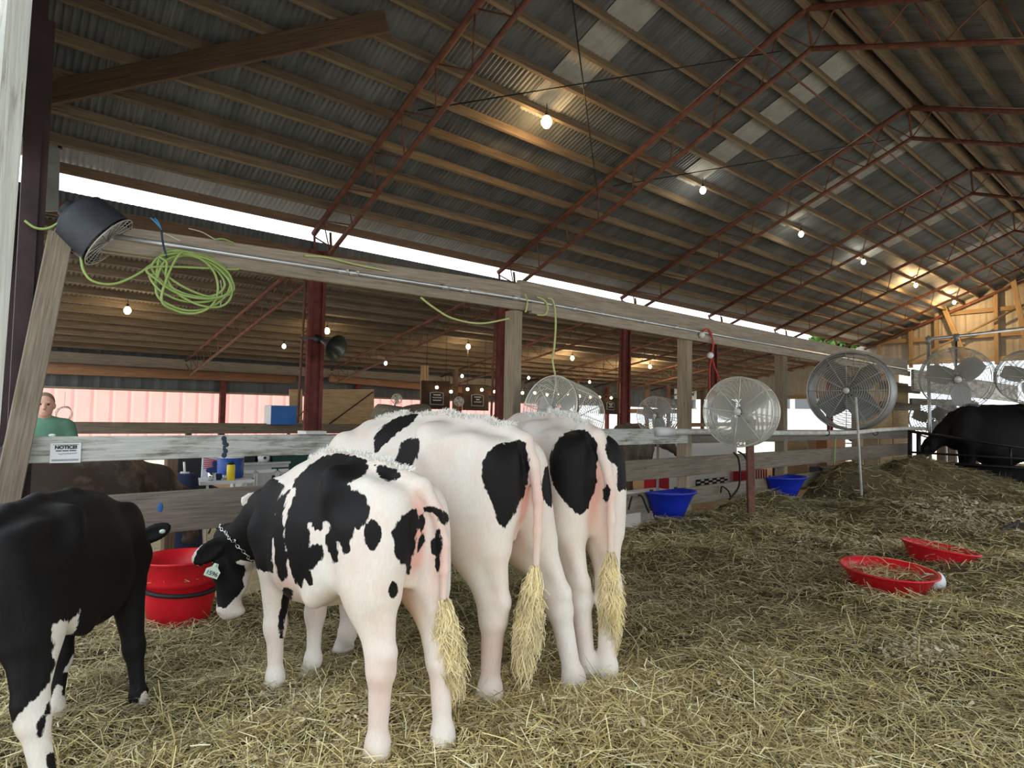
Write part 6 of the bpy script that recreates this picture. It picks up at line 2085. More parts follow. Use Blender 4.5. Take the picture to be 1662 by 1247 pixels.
# plywood boards
for (x0, x1, y0, y1, lab) in ((470, 491, 632, 690, 'narrow plywood sheet left of the maroon column'), (513, 607, 632, 692, 'large plywood sheet right of the maroon column')):
    p = [at_y(x0, y1, 12.3), at_y(x1, y1, 12.3), at_y(x1, y0, 12.3), at_y(x0, y0, 12.3)]
    c = sum(p) / 4
    m = MB().hexa(np.array([*p, *[v + (0, 0.02, 0) for v in p]]))
    t = root('plywood_sheet', tuple(p[0]), lab, 'plywood sheet', 'plywood sheets')
    m.build('sheet_face', 'plywood', t)
    for q in (p[0], p[1]):
        MB().bar((q[0], 12.34, -0.2), (q[0], 12.34, q[2] + 0.1), 0.05, 0.05).build('stud', 'dark_wood', t)
a, b_ = at_y(516, 702, 12.285), at_y(606, 636, 12.285)
set_props(MB().tube([a, b_], 0.012, 6).build('sway_rod', 'black_metal'), 'thin dark rod crossing the large plywood sheet', 'rod')
p0 = at_y(461, 674, 11.8)
t = root('blue_box', tuple(at_y(461, 688, 11.8)), 'blue covered box standing on the far fence left of the plywood', 'box')
MB().box(p0 + (0, 0.15, 0), (0.50, 0.35, 0.36)).build('box_body', 'tarp_blue', t)
MB().box(p0 + (-0.255, 0.15, 0), (0.012, 0.34, 0.35)).build('box_side', 'paper', t)
MB().box((p0[0], 12.0, (p0[2] - 0.18 + 1.1) / 2), (0.4, 0.12, 0.03)).build('box_foot', 'dark_wood', t)

# chalkboard signs on brown boards
for i, (bx0, bx1, by0, by1, sx0, sx1, sy0, sy1, lines, lab) in enumerate((
        (685, 730, 618, 664, 698, 720, 636, 657, ('Show Line', 'Sew Gil Chic', '10-07-2022'), 'brown board with the left chalkboard sign under the festoon bulbs'),
        (752, 793, 624, 666, 765, 785, 640, 659, ('Mr. & Mrs.', 'Fine', '10-10-2020'), 'brown board with the middle chalkboard sign under the festoon bulbs'),
        (974, 1004, 645, 672, 985, 997, 652, 665, (), 'brown board with the small right chalkboard sign beside the cage fan'))):
    Yb = 12.6
    B4 = [at_y(bx0, by1, Yb), at_y(bx1, by1 + 1, Yb), at_y(bx1, by0 + 1, Yb), at_y(bx0, by0, Yb)]
    t = root('sign_board', tuple(B4[0]), lab, 'sign', 'chalkboard signs')
    MB().hexa(np.array([*B4, *[v + (0, 0.04, 0) for v in B4]])).build('backing_board', 'sign_wood', t)
    for f_ in (0.15, 0.85):
        q = B4[3] + (B4[2] - B4[3]) * f_
        MB().tube([q, q + (0, 0, lean_z(Yb) + 0.165 - q[2])], 0.006, 5).build('hanging_wire', 'black_metal', t)
    Ys = Yb - 0.02
    S4 = [at_y(sx0, sy1, Ys), at_y(sx1, sy1 + 1, Ys), at_y(sx1, sy0 + 2, Ys), at_y((sx0 + sx1) / 2, sy0, Ys), at_y(sx0, sy0 + 1, Ys)]
    sf = MB().add([*S4, *[v + (0, 0.015, 0) for v in S4]], [(0, 1, 2, 3, 4), (9, 8, 7, 6, 5)] + [(k, k + 5, (k + 1) % 5 + 5, (k + 1) % 5) for k in range(5)]).build('sign_frame', 'gray_frame', t)
    cen = sum(S4) / 5
    I5 = [cen + (v - cen) * 0.88 + (0, -0.004, 0) for v in S4]
    MB().add([*I5, *[v + (0, 0.003, 0) for v in I5]], [(0, 1, 2, 3, 4), (9, 8, 7, 6, 5)] + [(k, k + 5, (k + 1) % 5 + 5, (k + 1) % 5) for k in range(5)]).build('chalk_face', 'chalkboard', t)
    wd, ht = np.linalg.norm(S4[1] - S4[0]), np.linalg.norm(S4[4] - S4[0])
    # the lettering is too small to read in the photo: pale handwriting strokes
    for k in range(3):
        m = MB()
        zc_ = cen + (0, -0.008, ht * (0.20 - 0.22 * k))
        wl = wd * (0.28, 0.34, 0.30)[k] * (1 if k != 1 or i == 0 else 0.4)
        pts_ = [zc_ + (wl * (2 * j / 30 - 1), 0, ht * 0.055 * math.sin(j * 2.3 + k) + ht * 0.02 * math.sin(j * 1.1)) for j in range(31)]
        m.tube(pts_, 0.006, 4)
        m.build('chalk_writing', 'chalk_white', t)

# clip fans on the far rail
for (x_, y_, lab) in ((644, 648, 'small clip fan above the woven baskets'), (745, 652, 'small clip fan between the two chalkboard signs')):
    c = at_y(x_, y_, 11.92)
    a = to_cam(c)
    aa, u, w = frame_axes(a)
    t = root('clip_fan', tuple(c - (0, 0, 0.3)), lab, 'fan', 'small clip fans')
    guard(c, aa, u, w, 0.11, 5, 8, 0.004).build('front_guard', 'cage_wire', t, smooth=True)
    fan_blades(t, c - aa * 0.03, aa, u, w, 0.10, 3, 'white_plastic')
    MB().tube([c - aa * 0.1, c - aa * 0.03], 0.045, 12).build('motor', 'horn_metal', t, smooth=True)
    MB().tube([c - aa * 0.08, (c[0], 11.99, c[2] - 0.12), (c[0], 12.0, 1.10)], 0.015, 8).build('stem', 'dark_wood', t, smooth=True)
# woven baskets
for (x_, y_, w_, h_, lab) in ((638, 672, 0.36, 0.26, 'woven gray basket upside down behind the white heifer, left one'), (673, 668, 0.31, 0.16, 'woven brown basket tipped behind the white heifer, right one')):
    c = at_y(x_, y_, 9.6)
    t = root('woven_basket', tuple(c), lab, 'basket', 'woven baskets')
    MB().lathe([(w_ * 1.0, -h_ / 2), (w_ * 1.03, -h_ / 2 + 0.02), (w_ * 0.92, h_ * 0.3), (w_ * 0.8, h_ / 2), (w_ * 0.5, h_ * 0.55), (0.01, h_ * 0.56)], c, (0.1 if w_ > 0.33 else -0.25, -0.1, 1), 28).build('weave', 'basket_weave', t, smooth=True)
    MB().ring(c - (0, 0, h_ / 2 - 0.01), (0.1 if w_ > 0.33 else -0.25, -0.1, 1), w_ * 1.02, 0.018, 28, 6).build('rim', 'post_wood', t, smooth=True)
    q = c - (0, 0, h_ / 2)
    set_props(board('basket_stand', (q[0], q[1], -0.2), (q[0], q[1], q[2] + 0.02), 0.10, 0.10, 'dark_wood', up=(1, 0, 0)), 'dark post that carries the ' + lab.split(' upside')[0].split(' tipped')[0], 'post')

# wire basket hung by the person
c = at_y(103, 686, 12.0)
c = np.array((c[0], 12.0, 1.15 + 0.115))
t = root('wire_basket', tuple(c), 'pale wire hoop basket on the far fence beside the person', 'basket')
for k in range(4):
    MB().ring(c, (math.cos(k * 0.7) * 0.8, -1, 0.3 * k - 0.4), 0.125 - 0.006 * k, 0.006, 24, 5).build('wire_hoop', 'pale_twine', t, smooth=True)
set_props(MB().tube([c + (0, 0, 0.11), at_y(106, 636, 11.75)], 0.004, 5).build('hanging_string', 'pale_twine'), 'thin string that holds the wire hoop basket', 'string')

# folding table with its things
TY = 7.7


def tp(x_, y_, Y=TY):
    return at_y(x_, y_, Y)


zt_ = tp(360, 780)[2]
x0, x1 = tp(315, 779)[0], tp(402, 779)[0]
t = root('folding_table', ((x0 + x1) / 2, TY, -0.2), 'small white folding table behind the knotty fence rail', 'table')
MB().box(((x0 + x1) / 2, TY, zt_), (x1 - x0, 0.5, 0.035)).build('table_top', 'white_plastic', t)
for sx_ in (0.15, 0.85):
    for s_ in (-1, 1):
        MB().tube([(x0 + (x1 - x0) * sx_, TY - 0.2 * s_, zt_), (x0 + (x1 - x0) * (1 - sx_ if False else sx_) + 0.12 * s_, TY + 0.2 * s_, -0.2)], 0.014, 8).build('leg', 'white_metal', t, smooth=True)
c = np.array((tp(378, 770)[0], TY + 0.10, zt_ + 0.018))
hc_ = tp(378, 742)[2] - c[2]
t = root('drink_cooler', tuple(c), 'round blue drink cooler with white lid on the folding table', 'cooler')
MB().lathe([(0.001, 0), (0.135, 0), (0.145, 0.02), (0.148, hc_ * 0.93), (0.14, hc_ * 0.94), (0.001, hc_ * 0.945)], c, n=30).build('cooler_body', 'cooler_blue', t, smooth=True)
MB().lathe([(0.001, hc_ * 0.945), (0.15, hc_ * 0.945), (0.15, hc_ * 1.02), (0.12, hc_ * 1.08), (0.001, hc_ * 1.085)], c, n=30).build('lid', 'white_plastic', t, smooth=True)
c = np.array((tp(367, 780)[0], TY - 0.16, zt_ + 0.018))
t = root('yellow_bottle', tuple(c), 'yellow insulated bottle in front of the blue cooler', 'bottle')
MB().lathe([(0.001, 0), (0.042, 0), (0.045, 0.01), (0.045, 0.16), (0.036, 0.175), (0.001, 0.178)], c, n=20).build('bottle_body', 'yellow_plastic', t, smooth=True)
MB().lathe([(0.001, 0.176), (0.034, 0.176), (0.034, 0.20), (0.03, 0.205), (0.001, 0.206)], c, n=18).build('bottle_cap', 'black_rubber', t, smooth=True)
c = np.array((tp(337, 780)[0], TY - 0.12, zt_ + 0.018))
for k, (dx, hh, mt_, lab) in enumerate(((0.0, 0.09, 'chrome', 'small metal cup on the folding table'), (0.09, 0.07, 'navy_cloth', 'dark cup on the folding table'), (0.17, 0.05, 'conduit', 'low gray dish on the folding table'))):
    q = c + (dx, 0.02 * k, 0)
    set_props(MB().lathe([(0.001, 0), (0.026, 0), (0.034, hh), (0.030, hh), (0.02, 0.006), (0.001, 0.006)], q, n=16).build('cup', mt_, smooth=True), lab, 'cup')
# a red, white and blue printed bag on a dark chair
p = [tp(327, 776, TY + 0.28), tp(357, 776, TY + 0.28), tp(359, 743, TY + 0.30), tp(329, 742, TY + 0.30)]
t = root('printed_bag', tuple(p[0]), 'pale bag printed in red and blue behind the folding table', 'bag')
MB().hexa(np.array([*p, *[v + (0.02, 0.10, 0) for v in p]])).build('bag_body', 'paper', t)
cen = sum(p) / 4
m = MB()
for k in range(6):
    q0 = p[3] + (p[0] - p[3]) * (0.05 + 0.10 * k) + (0, -0.003, 0)
    m.bar(q0 + (0.012, 0, 0), q0 + (p[2] - p[3]) * 0.93 + (0, 0, -0.03 + 0.012 * k), 0.003, 0.013)
m.build('red_print', 'red_paper', t)
m = MB().ball(cen + (0.02, -0.006, -0.03), 0.07, 12, sc=(1.2, 0.06, 0.55)).ball(cen + (0.03, -0.006, 0.045), 0.032, 12, sc=(0.8, 0.12, 1.2))
m.build('blue_print', 'jeans', t, smooth=True)
# camp chair, dark
def camp_chair(name, c, w_, h_, mat, label, wood_arm=False):
    c = np.array(c, float)
    t = root(name, tuple(c), label, 'chair')
    MB().hexa(np.array([c + v for v in ((-w_ / 2, -0.2, 0.40), (w_ / 2, -0.2, 0.40), (w_ / 2, 0.22, 0.36), (-w_ / 2, 0.22, 0.36), (-w_ / 2, -0.2, 0.42), (w_ / 2, -0.2, 0.42), (w_ / 2, 0.22, 0.38), (-w_ / 2, 0.22, 0.38))])).build('seat', mat, t)
    MB().hexa(np.array([c + v for v in ((-w_ / 2, 0.22, 0.38), (w_ / 2, 0.22, 0.38), (w_ / 2, 0.24, 0.38), (-w_ / 2, 0.24, 0.38), (-w_ / 2, 0.34, h_), (w_ / 2, 0.34, h_), (w_ / 2, 0.36, h_), (-w_ / 2, 0.36, h_))])).build('backrest', mat, t)
    for sx_ in (-1, 1):
        MB().tube([c + (sx_ * w_ / 2, -0.22, 0), c + (sx_ * w_ / 2, 0.24, 0.42), c + (sx_ * w_ / 2, 0.35, h_)], 0.012, 6).build('leg', 'black_metal', t, smooth=True)
        MB().tube([c + (sx_ * w_ / 2, 0.25, 0), c + (sx_ * w_ / 2, -0.22, 0.42), c + (sx_ * w_ / 2, -0.22, 0.58)], 0.012, 6).build('leg', 'black_metal', t, smooth=True)
        MB().bar(c + (sx_ * w_ / 2, -0.27, 0.59), c + (sx_ * w_ / 2, 0.30, 0.60), 0.05, 0.02).build('armrest', 'black_metal', t)
    return t


camp_chair('camp_chair', (tp(318, 790, 8.3)[0], 8.35, -0.2), 0.5, 1.02, 'dark_cloth', 'dark camp chair behind the printed bag')
camp_chair('camp_chair', (tp(486, 790, 8.0)[0], 8.0, -0.2), 0.5, 0.98, 'green_cloth', 'dark green camp chair right of the white cabinet')
camp_chair('camp_chair', (tp(437, 790, 6.5)[0] + 0.05, 6.4, -0.2), 0.42, 0.55, 'black_rubber', 'low black folding chair whose arm shows above the knotty rail')
# navy bag with a white handled tool
c = tp(300, 790, 7.4)
t = root('navy_bag', (c[0], 7.4, -0.2), 'navy bag with a white stick standing in it, left of the folding table', 'bag')
MB().lathe([(0.001, 0), (0.17, 0), (0.20, 0.1), (0.17, 0.5), (0.12, tp(300, 771, 7.4)[2] + 0.2), (0.10, tp(300, 768, 7.4)[2] + 0.2), (0.001, tp(300, 768, 7.4)[2] + 0.19)], (c[0], 7.4, -0.2), n=18).build('bag_body', 'navy_cloth', t, smooth=True)
MB().tube([tp(300, 770, 7.4), tp(299, 750, 7.4)], 0.012, 8).build('stick', 'white_plastic', t, smooth=True)
MB().tube([tp(293, 768, 7.38), tp(307, 768, 7.38)], 0.014, 8).build('stick_collar', 'white_plastic', t, smooth=True)
q = tp(277, 770, 6.9)
set_props(board('aisle_post', (q[0], 6.9, -0.2), (q[0], 6.9, 1.06), 0.13, 0.10, 'dark_wood', up=(1, 0, 0)), 'short brown post between the brown cow and the navy bag', 'post')
# white cabinet
c0, c1_ = tp(391, 790, 8.3), tp(468, 790, 8.3)
zt2 = tp(420, 754, 8.3)[2]
t = root('white_cabinet', ((c0[0] + c1_[0]) / 2, 8.5, -0.2), 'white two door cabinet behind the fence right of the blue cooler', 'cabinet')
wc_ = c1_[0] - c0[0]
MB().box(((c0[0] + c1_[0]) / 2, 8.52, (zt2 - 0.2) / 2), (wc_, 0.42, zt2 + 0.2)).build('cabinet_body', 'cabinet_white', t)
for f0, f1 in ((0.02, 0.26), (0.30, 0.72), (0.76, 0.98)):
    dr = MB().box((c0[0] + wc_ * (f0 + f1) / 2, 8.30, zt2 - 0.42), (wc_ * (f1 - f0), 0.02, 0.66)).build('cabinet_door', 'cabinet_white', t)
    fr_ = MB()
    for dz in (-0.09, -0.75):
        fr_.box((c0[0] + wc_ * (f0 + f1) / 2, 8.285, zt2 + dz), (wc_ * (f1 - f0), 0.012, 0.04))
    for ff in (f0, f1):
        fr_.box((c0[0] + wc_ * ff, 8.285, zt2 - 0.42), (0.03, 0.012, 0.66))
    fr_.build('door_frame', 'white_plastic', dr)
    MB().box((c0[0] + wc_ * (f1 - 0.04), 8.27, zt2 - 0.2), (0.02, 0.02, 0.06)).build('door_handle', 'black_metal', dr)
MB().box(((c0[0] + c1_[0]) / 2, 8.5, zt2 + 0.012), (wc_ * 1.03, 0.46, 0.025)).build('cabinet_top', 'cabinet_white', t)
c = tp(430, 748, 8.3)
t = root('paper_roll', tuple(c), 'white paper towel roll lying on the white cabinet', 'paper roll')
MB().tube([(c[0] - 0.02, 8.25, zt2 + 0.085), (c[0] - 0.02, 8.5, zt2 + 0.085)], 0.06, 18).build('roll', 'paper', t, smooth=True)
MB().tube([(c[0] - 0.02, 8.245, zt2 + 0.085), (c[0] - 0.02, 8.26, zt2 + 0.085)], 0.02, 10).build('core', 'dark_cloth', t, smooth=True)
for (x_, w_, h_, mt_, lab) in ((447, 0.22, 0.07, 'cooler_blue', 'flat blue box on the white cabinet'), (461, 0.12, 0.08, 'log_wood', 'small brown box on the white cabinet'), (404, 0.26, 0.09, 'black_rubber', 'black case on the white cabinet'), (421, 0.07, 0.08, 'white_plastic', 'small white jar on the white cabinet')):
    c = tp(x_, 748, 8.3)
    set_props(MB().box((c[0], 8.45, zt2 + 0.025 + h_ / 2), (w_, 0.2, h_)).build('small_box', mt_), lab, 'box', 'small things on the white cabinet')
c = tp(505, 746, 8.6)
set_props(MB().box((c[0], 8.6, 0.45), (0.3, 0.3, 1.3)).build('white_bin', 'white_plastic'), 'white bin just visible above the spotted calf back', 'bin')

# stall things seen under the rails on the right
def box_px(name, x0, x1, y0, y1, Y, dy, mat, label, cat, group=None, floor=False):
    a, b_ = at_y(x0, y1, Y), at_y(x1, y0, Y)
    z0 = -0.2 if floor else a[2]
    return set_props(MB().box(((a[0] + b_[0]) / 2, Y + dy / 2, (z0 + b_[2]) / 2), (b_[0] - a[0], dy, b_[2] - z0)).build(name, mat), label, cat, group)


box_px('white_chest', 1086, 1196, 714, 740, 7.3, 0.5, 'white_plastic', 'long white chest behind the middle rail left of the rusty post', 'chest', floor=True)
box_px('white_board', 1040, 1090, 795, 808, 5.5, 0.3, 'white_plastic', 'white board lying low behind the near blue tub', 'board', floor=True)
t = root('checked_cloth', tuple(at_y(1150, 785, 7.28)), 'black and white checked cloth on the white chest front', 'cloth')
a, b_ = at_y(1130, 792, 7.28), at_y(1181, 774, 7.28)
MB().box(((a[0] + b_[0]) / 2, 7.285, (a[2] + b_[2]) / 2), (b_[0] - a[0], 0.012, b_[2] - a[2])).build('cloth_ground', 'chalkboard', t)
m = MB()
nx, nz = 8, 4
for i in range(nx):
    for k in range(nz):
        if (i + k) % 2 == 0:
            m.box((a[0] + (b_[0] - a[0]) * (i + 0.5) / nx, 7.276, a[2] + (b_[2] - a[2]) * (k + 0.5) / nz), ((b_[0] - a[0]) / nx * 0.8, 0.006, (b_[2] - a[2]) / nz * 0.8))
m.build('white_check', 'paper', t)
box_px('red_cloth', 1062, 1086, 776, 794, 6.0, 0.2, 'plaid_red', 'dark red cloth under the middle rail by the near blue tub', 'cloth', floor=True)
t = root('red_plaid_cloth', tuple(at_y(1235, 770, 7.0)), 'red and white plaid cloth under the middle rail right of the rusty post', 'cloth')
a, b_ = at_y(1204, 780, 7.0), at_y(1245, 762, 7.0)
MB().box(((a[0] + b_[0]) / 2, 7.1, (b_[2] - 0.2) / 2), (b_[0] - a[0], 0.2, b_[2] + 0.2)).build('cloth_ground', 'plaid_red', t)
m = MB()
for i in range(7):
    m.box((a[0] + (b_[0] - a[0]) * (0.3 + 0.1 * i), 6.995, (a[2] + b_[2]) / 2), (0.03, 0.008, b_[2] - a[2]))
m.build('white_dot', 'paper', t)
box_px('dark_crate', 1280, 1330, 757, 772, 7.0, 0.4, 'navy_cloth', 'dark crate low behind the fence right of the plaid cloth', 'crate', floor=True)
box_px('green_tote', 1336, 1368, 756, 775, 7.4, 0.4, 'green_cloth', 'dark green tote low behind the fence under the green cord', 'tote', floor=True)
for i, (x0, x1, lab) in enumerate(((1305, 1325, 'dark red brown calf hutch opening between the rails'), (1342, 1372, 'dark red brown stall opening behind the green cord'))):
    box_px('stall_board', x0, x1, 710, 730, 7.6, 0.3, 'log_wood', lab, 'panel', floor=True)
# white table sign board far away with dark lettering strokes
a, b_ = at_y(1070, 648, 17.0), at_y(1106, 632, 17.0)
t = root('white_banner', tuple(a), 'white banner with dark script hung in the far stalls left of the post', 'banner')
MB().box(((a[0] + b_[0]) / 2, 16.2, (a[2] + b_[2]) / 2), (b_[0] - a[0], 0.03, b_[2] - a[2])).build('banner_cloth', 'paper', t)
cen = np.array(((a[0] + b_[0]) / 2, 16.17, (a[2] + b_[2]) / 2))
MB().tube([cen + ((k / 40 - 0.5) * (b_[0] - a[0]) * 0.75, 0, 0.07 * math.sin(k * 1.3) + 0.03 * math.sin(k * 0.5)) for k in range(41)], 0.02, 4).build('script', 'ink', t)

# blurred pale cage fan and ear tag seen over the gray brown cow
c = at_d(1068, 675, 9.3)
t = cage_fan('cage_fan', 'pale cage fan behind the gray brown cow', c, to_cam(c) + np.array((-0.4, 0.3, 0)), 0.28, 0.2, 'gray_wire', 0.004, 14, 8, 4)
MB().tube([c - (0, 0, 0.27), (c[0], c[1], -0.2)], 0.02, 8).build('stand_pole', 'drum_gray', t, smooth=True)
c = at_y(1293, 716, 6.6)
set_props(MB().lathe([(0.001, -0.2), (0.22, -0.2), (0.27, 0.0), (0.24, 0.6), (0.25, c[2] - 0.1), (0.20, c[2] + 0.08), (0.10, c[2] + 0.15), (0.001, c[2] + 0.16)], (c[0], c[1], 0), n=20).build('cow_standin_sack', 'girt_wood', smooth=True), 'tall tan sack shape standing in for a cow behind the rails right of the white fan', 'sack')  # upright rounded form stands in for the tan back of a cow

# dark timber and clutter along the far stalls
for i, (x0, y0, x1, y1, Y, lab) in enumerate(((975, 667, 1110, 668, 14.11, 'dark timber rail across the far stalls above the gray brown cow'), (1110, 690, 1260, 688, 14.11, 'dark timber rail across the far stalls behind the white fan'), (690, 682, 830, 690, 14.11, 'brown rail of the far stalls behind the middle heifer'))):
    set_props(board('stall_rail', at_y(x0, y0, Y), at_y(x1, y1, Y), 0.06, 0.16, 'dark_wood'), lab, 'rail')
for i, x_ in enumerate((738, 936, 1005, 1050, 1085, 1140)):
    p = at_y(x_, 680, 14.2)
    set_props(board('stall_post', (p[0], 14.2, -0.2), (p[0], 14.2, 2.6), 0.12, 0.12, 'dark_wood', up=(1, 0, 0)), 'slim dark post of the far stalls, %s from the left' % ORD[i], 'post', 'posts of the far stalls')

# ---- the trailer and the tree outside
c = at_d(1315, 668, 46)
t = root('white_trailer', (c[0], c[1], -0.3), 'white trailer with a band of dark windows parked outside beyond the fence', 'trailer')
cx_, cy_ = c[0], c[1]
fr = Matrix.Translation((cx_, cy_, 0)) @ Matrix.Rotation(R(-55), 4, 'Z')
M3 = np.array(fr)[:3, :3]
def tb(name, cc_, s_, mat, par):
    return MB().box(M3 @ np.array(cc_) + (cx_, cy_, 0), s_, rot=M3).build(name, mat, par)
tb('trailer_body', (0, 0, 1.7), (9.0, 2.4, 3.2), 'trailer_white', t)
for k in range(6):
    for zz in (2.5,):
        tb('trailer_window', (-3.6 + 1.45 * k, -1.21, zz), (1.1, 0.05, 0.8), 'trailer_glass', t)
tb('blue_stripe', (0, -1.21, 1.0), (9.0, 0.04, 0.25), 'conduit', t)
for k in (-2.5, 2.6):
    q = M3 @ np.array((k, -1.1, 0.3)) + (cx_, cy_, 0)
    q2 = M3 @ np.array((k, -1.3, 0.3)) + (cx_, cy_, 0)
    MB().tube([q, q2], 0.5, 18).build('wheel', 'black_rubber', t, smooth=True)
for (x_, y_, d_, s_, lab) in ((1385, 566, 60, 5.0, 'green tree outside beyond the end of the bright eave opening'),):
    c = at_d(x_, y_, d_)
    t = root('tree', (c[0], c[1], -0.3), lab, 'tree')
    MB().tube([(c[0], c[1], -0.3), (c[0], c[1], c[2])], [0.35, 0.2], 10).build('trunk', 'bark', t, smooth=True)
    nl = 3500
    u_ = rng.normal(size=(nl, 3))
    u_ /= np.linalg.norm(u_, axis=1, keepdims=True)
    lp = c + u_ * s_ * rng.uniform(0.35, 1.0, (nl, 1)) ** 0.5 * (0.8, 0.8, 0.62)
    tx = rng.normal(size=(nl, 3)) * 0.22
    ty = rng.normal(size=(nl, 3)) * 0.22
    V = np.stack([lp - tx, lp + ty, lp + tx, lp - ty], 1).reshape(-1, 3)
    o = MB().add(V, ((np.arange(nl) * 4)[:, None] + np.arange(4)).tolist()).build('foliage', 'tree_leaf', t)

# ================================================================== THE PERSON BEHIND THE FENCE
def person():
    px0, py0 = 0.565, 7.6
    face = R(-97)
    fr = Matrix.Translation((px0, py0, -0.2)) @ Matrix.Rotation(face, 4, 'Z')
    t = root('person', (px0, py0, -0.2), 'person in a dark green t-shirt and jeans standing behind the leaning post', 'person', rz=face)
    PM[t.name] = fr
    m = np.array(fr)

    def put(G, name, mat, it=3):
        V, F = G.mesh()
        V = smooth_mesh(V, F, it, 0.5)
        me = bpy.data.meshes.new(name)
        me.from_pydata(V.tolist(), [], F.tolist())
        me.polygons.foreach_set('use_smooth', np.ones(len(F), bool))
        me.materials.append(MATS[mat])
        o = bpy.data.objects.new(name, me)
        col.objects.link(o)
        o.parent = t
        PM[o.name] = fr
        return o
    arm = {}
    # x forward, y left, z up; 1.70 m tall
    def skeleton(G, e, parts):
        if 'torso' in parts:
            G.loft([(-0.13 - e, 1.2, 1.0, 0.1)], 0.02) if False else None
            G.ell((0, 0, 1.24), (0.115 + e, 0.185 + e, 0.25 + e), 0.04)
            G.ell((0.0, 0, 1.02), (0.115 + e, 0.165 + e, 0.17 + e), 0.05)
            G.cone((-0.01, 0.15, 1.40), (-0.01, -0.15, 1.40), 0.06 + e, 0.06 + e, 0.05)
        if 'sleeve' in parts:
            for s_ in (1, -1):
                G.cone((-0.01, s_ * 0.185, 1.385), (0.0, s_ * 0.235, 1.17), 0.058 + e, 0.052 + e * 1.6, 0.03)
        if 'arm' in parts:
            for s_ in (1, -1):
                G.cone((-0.01, s_ * 0.185, 1.385), (0.0, s_ * 0.24, 1.12), 0.052, 0.043, 0.03)
                G.cone((0.0, s_ * 0.24, 1.12), (0.08, s_ * 0.235, 0.88), 0.042, 0.028, 0.02)
                hx, hy, hz = 0.095, s_ * 0.233, 0.835
                G.ell((hx, hy, hz), (0.035, 0.018, 0.05), 0.015)
                for k in range(4):
                    yy = hx - 0.03 + 0.02 * k
                    L_ = (0.065, 0.078, 0.072, 0.056)[3 - k]
                    G.cone((yy, hy, hz - 0.04), (yy + 0.008, hy - s_ * 0.004, hz - 0.04 - L_ * 0.55), 0.0095, 0.009, 0.004)
                    G.cone((yy + 0.008, hy - s_ * 0.004, hz - 0.04 - L_ * 0.55), (yy + 0.006, hy - s_ * 0.018, hz - 0.04 - L_), 0.009, 0.0075, 0.004)
                G.cone((hx + 0.028, hy - s_ * 0.005, hz + 0.02), (hx + 0.06, hy - s_ * 0.02, hz - 0.03), 0.011, 0.009, 0.006)
        if 'leg' in parts:
            for s_ in (1, -1):
                G.cone((0, s_ * 0.095, 0.90), (0.01, s_ * 0.105, 0.48), 0.09 + e, 0.060 + e, 0.04)
                G.cone((0.01, s_ * 0.105, 0.48), (-0.01, s_ * 0.11, 0.08), 0.060 + e, 0.045 + e, 0.03)
    G = Field((-0.2, -0.34, -0.02), (0.3, 0.34, 1.76), 0.011)
    skeleton(G, 0.0, ('torso', 'arm', 'leg'))
    for s_ in (1, -1):
        G.cone((-0.03, s_ * 0.11, 0.05), (0.15, s_ * 0.12, 0.03), 0.045, 0.035, 0.02)
    G.cone((-0.01, 0, 1.42), (0.015, 0, 1.53), 0.058, 0.055, 0.03)
    G.ell((0.01, 0, 1.615), (0.098, 0.076, 0.098), 0.03)
    G.ell((0.035, 0, 1.55), (0.07, 0.056, 0.07), 0.03)
    G.ell((0.07, 0, 1.51), (0.028, 0.03, 0.022), 0.02)
    G.cone((0.105, 0, 1.605), (0.122, 0, 1.568), 0.010, 0.015, 0.012)
    G.ell((0.098, 0, 1.535), (0.012, 0.026, 0.010), 0.01)
    for s_ in (1, -1):
        G.ell((0.098, s_ * 0.032, 1.606), (0.012, 0.017, 0.010), 0.012, cut=True)
        G.ell((0.092, s_ * 0.033, 1.628), (0.014, 0.024, 0.008), 0.012)
        G.ell((0.005, s_ * 0.080, 1.59), (0.022, 0.010, 0.032), 0.008)
    body = put(G, 'body', 'skin_tone', 2)
    G = Field((-0.25, -0.36, 0.80), (0.25, 0.36, 1.52), 0.012)
    skeleton(G, 0.014, ('torso', 'sleeve'))
    G.d = np.maximum(G.d, (0.87 - np.broadcast_to(G.ax[2][None, None, :], G.d.shape)).astype(np.float32))
    put(G, 'green_shirt', 'shirt_green')
    G = Field((-0.25, -0.3, 0.02), (0.25, 0.3, 1.12), 0.013)
    G.ell((0, 0, 0.95), (0.128, 0.178, 0.14), 0.04)
    skeleton(G, 0.012, ('leg',))
    G.d = np.maximum(G.d, (0.06 - np.broadcast_to(G.ax[2][None, None, :], G.d.shape)).astype(np.float32))
    G.d = np.maximum(G.d, (np.broadcast_to(G.ax[2][None, None, :], G.d.shape) - 1.0).astype(np.float32))
    put(G, 'jeans', 'jeans')
    G = Field((-0.15, -0.12, 1.55), (0.15, 0.12, 1.76), 0.008)
    G.ell((-0.004, 0, 1.628), (0.100, 0.081, 0.097), 0.02)
    G.ell((0.085, 0, 1.575), (0.09, 0.12, 0.085), 0.02, cut=True)
    put(G, 'hair', 'hair_short')
    for s_ in (1, -1):
        c = m[:3, :3] @ np.array((0.092, s_ * 0.032, 1.606)) + m[:3, 3]
        MB().ball(c, 0.0105, 10).build('eye', 'eye_dark', t, smooth=True)
    c = m[:3, :3] @ np.array((0.132, 0.075, 1.31)) + m[:3, 3]
    MB().ball(c, 0.030, 12, sc=(1.0, 0.25, 0.5)).build('chest_print', 'paper', t, smooth=True)
    c = m[:3, :3] @ np.array((0.118, 0, 1.535)) + m[:3, 3]
    return t


person()

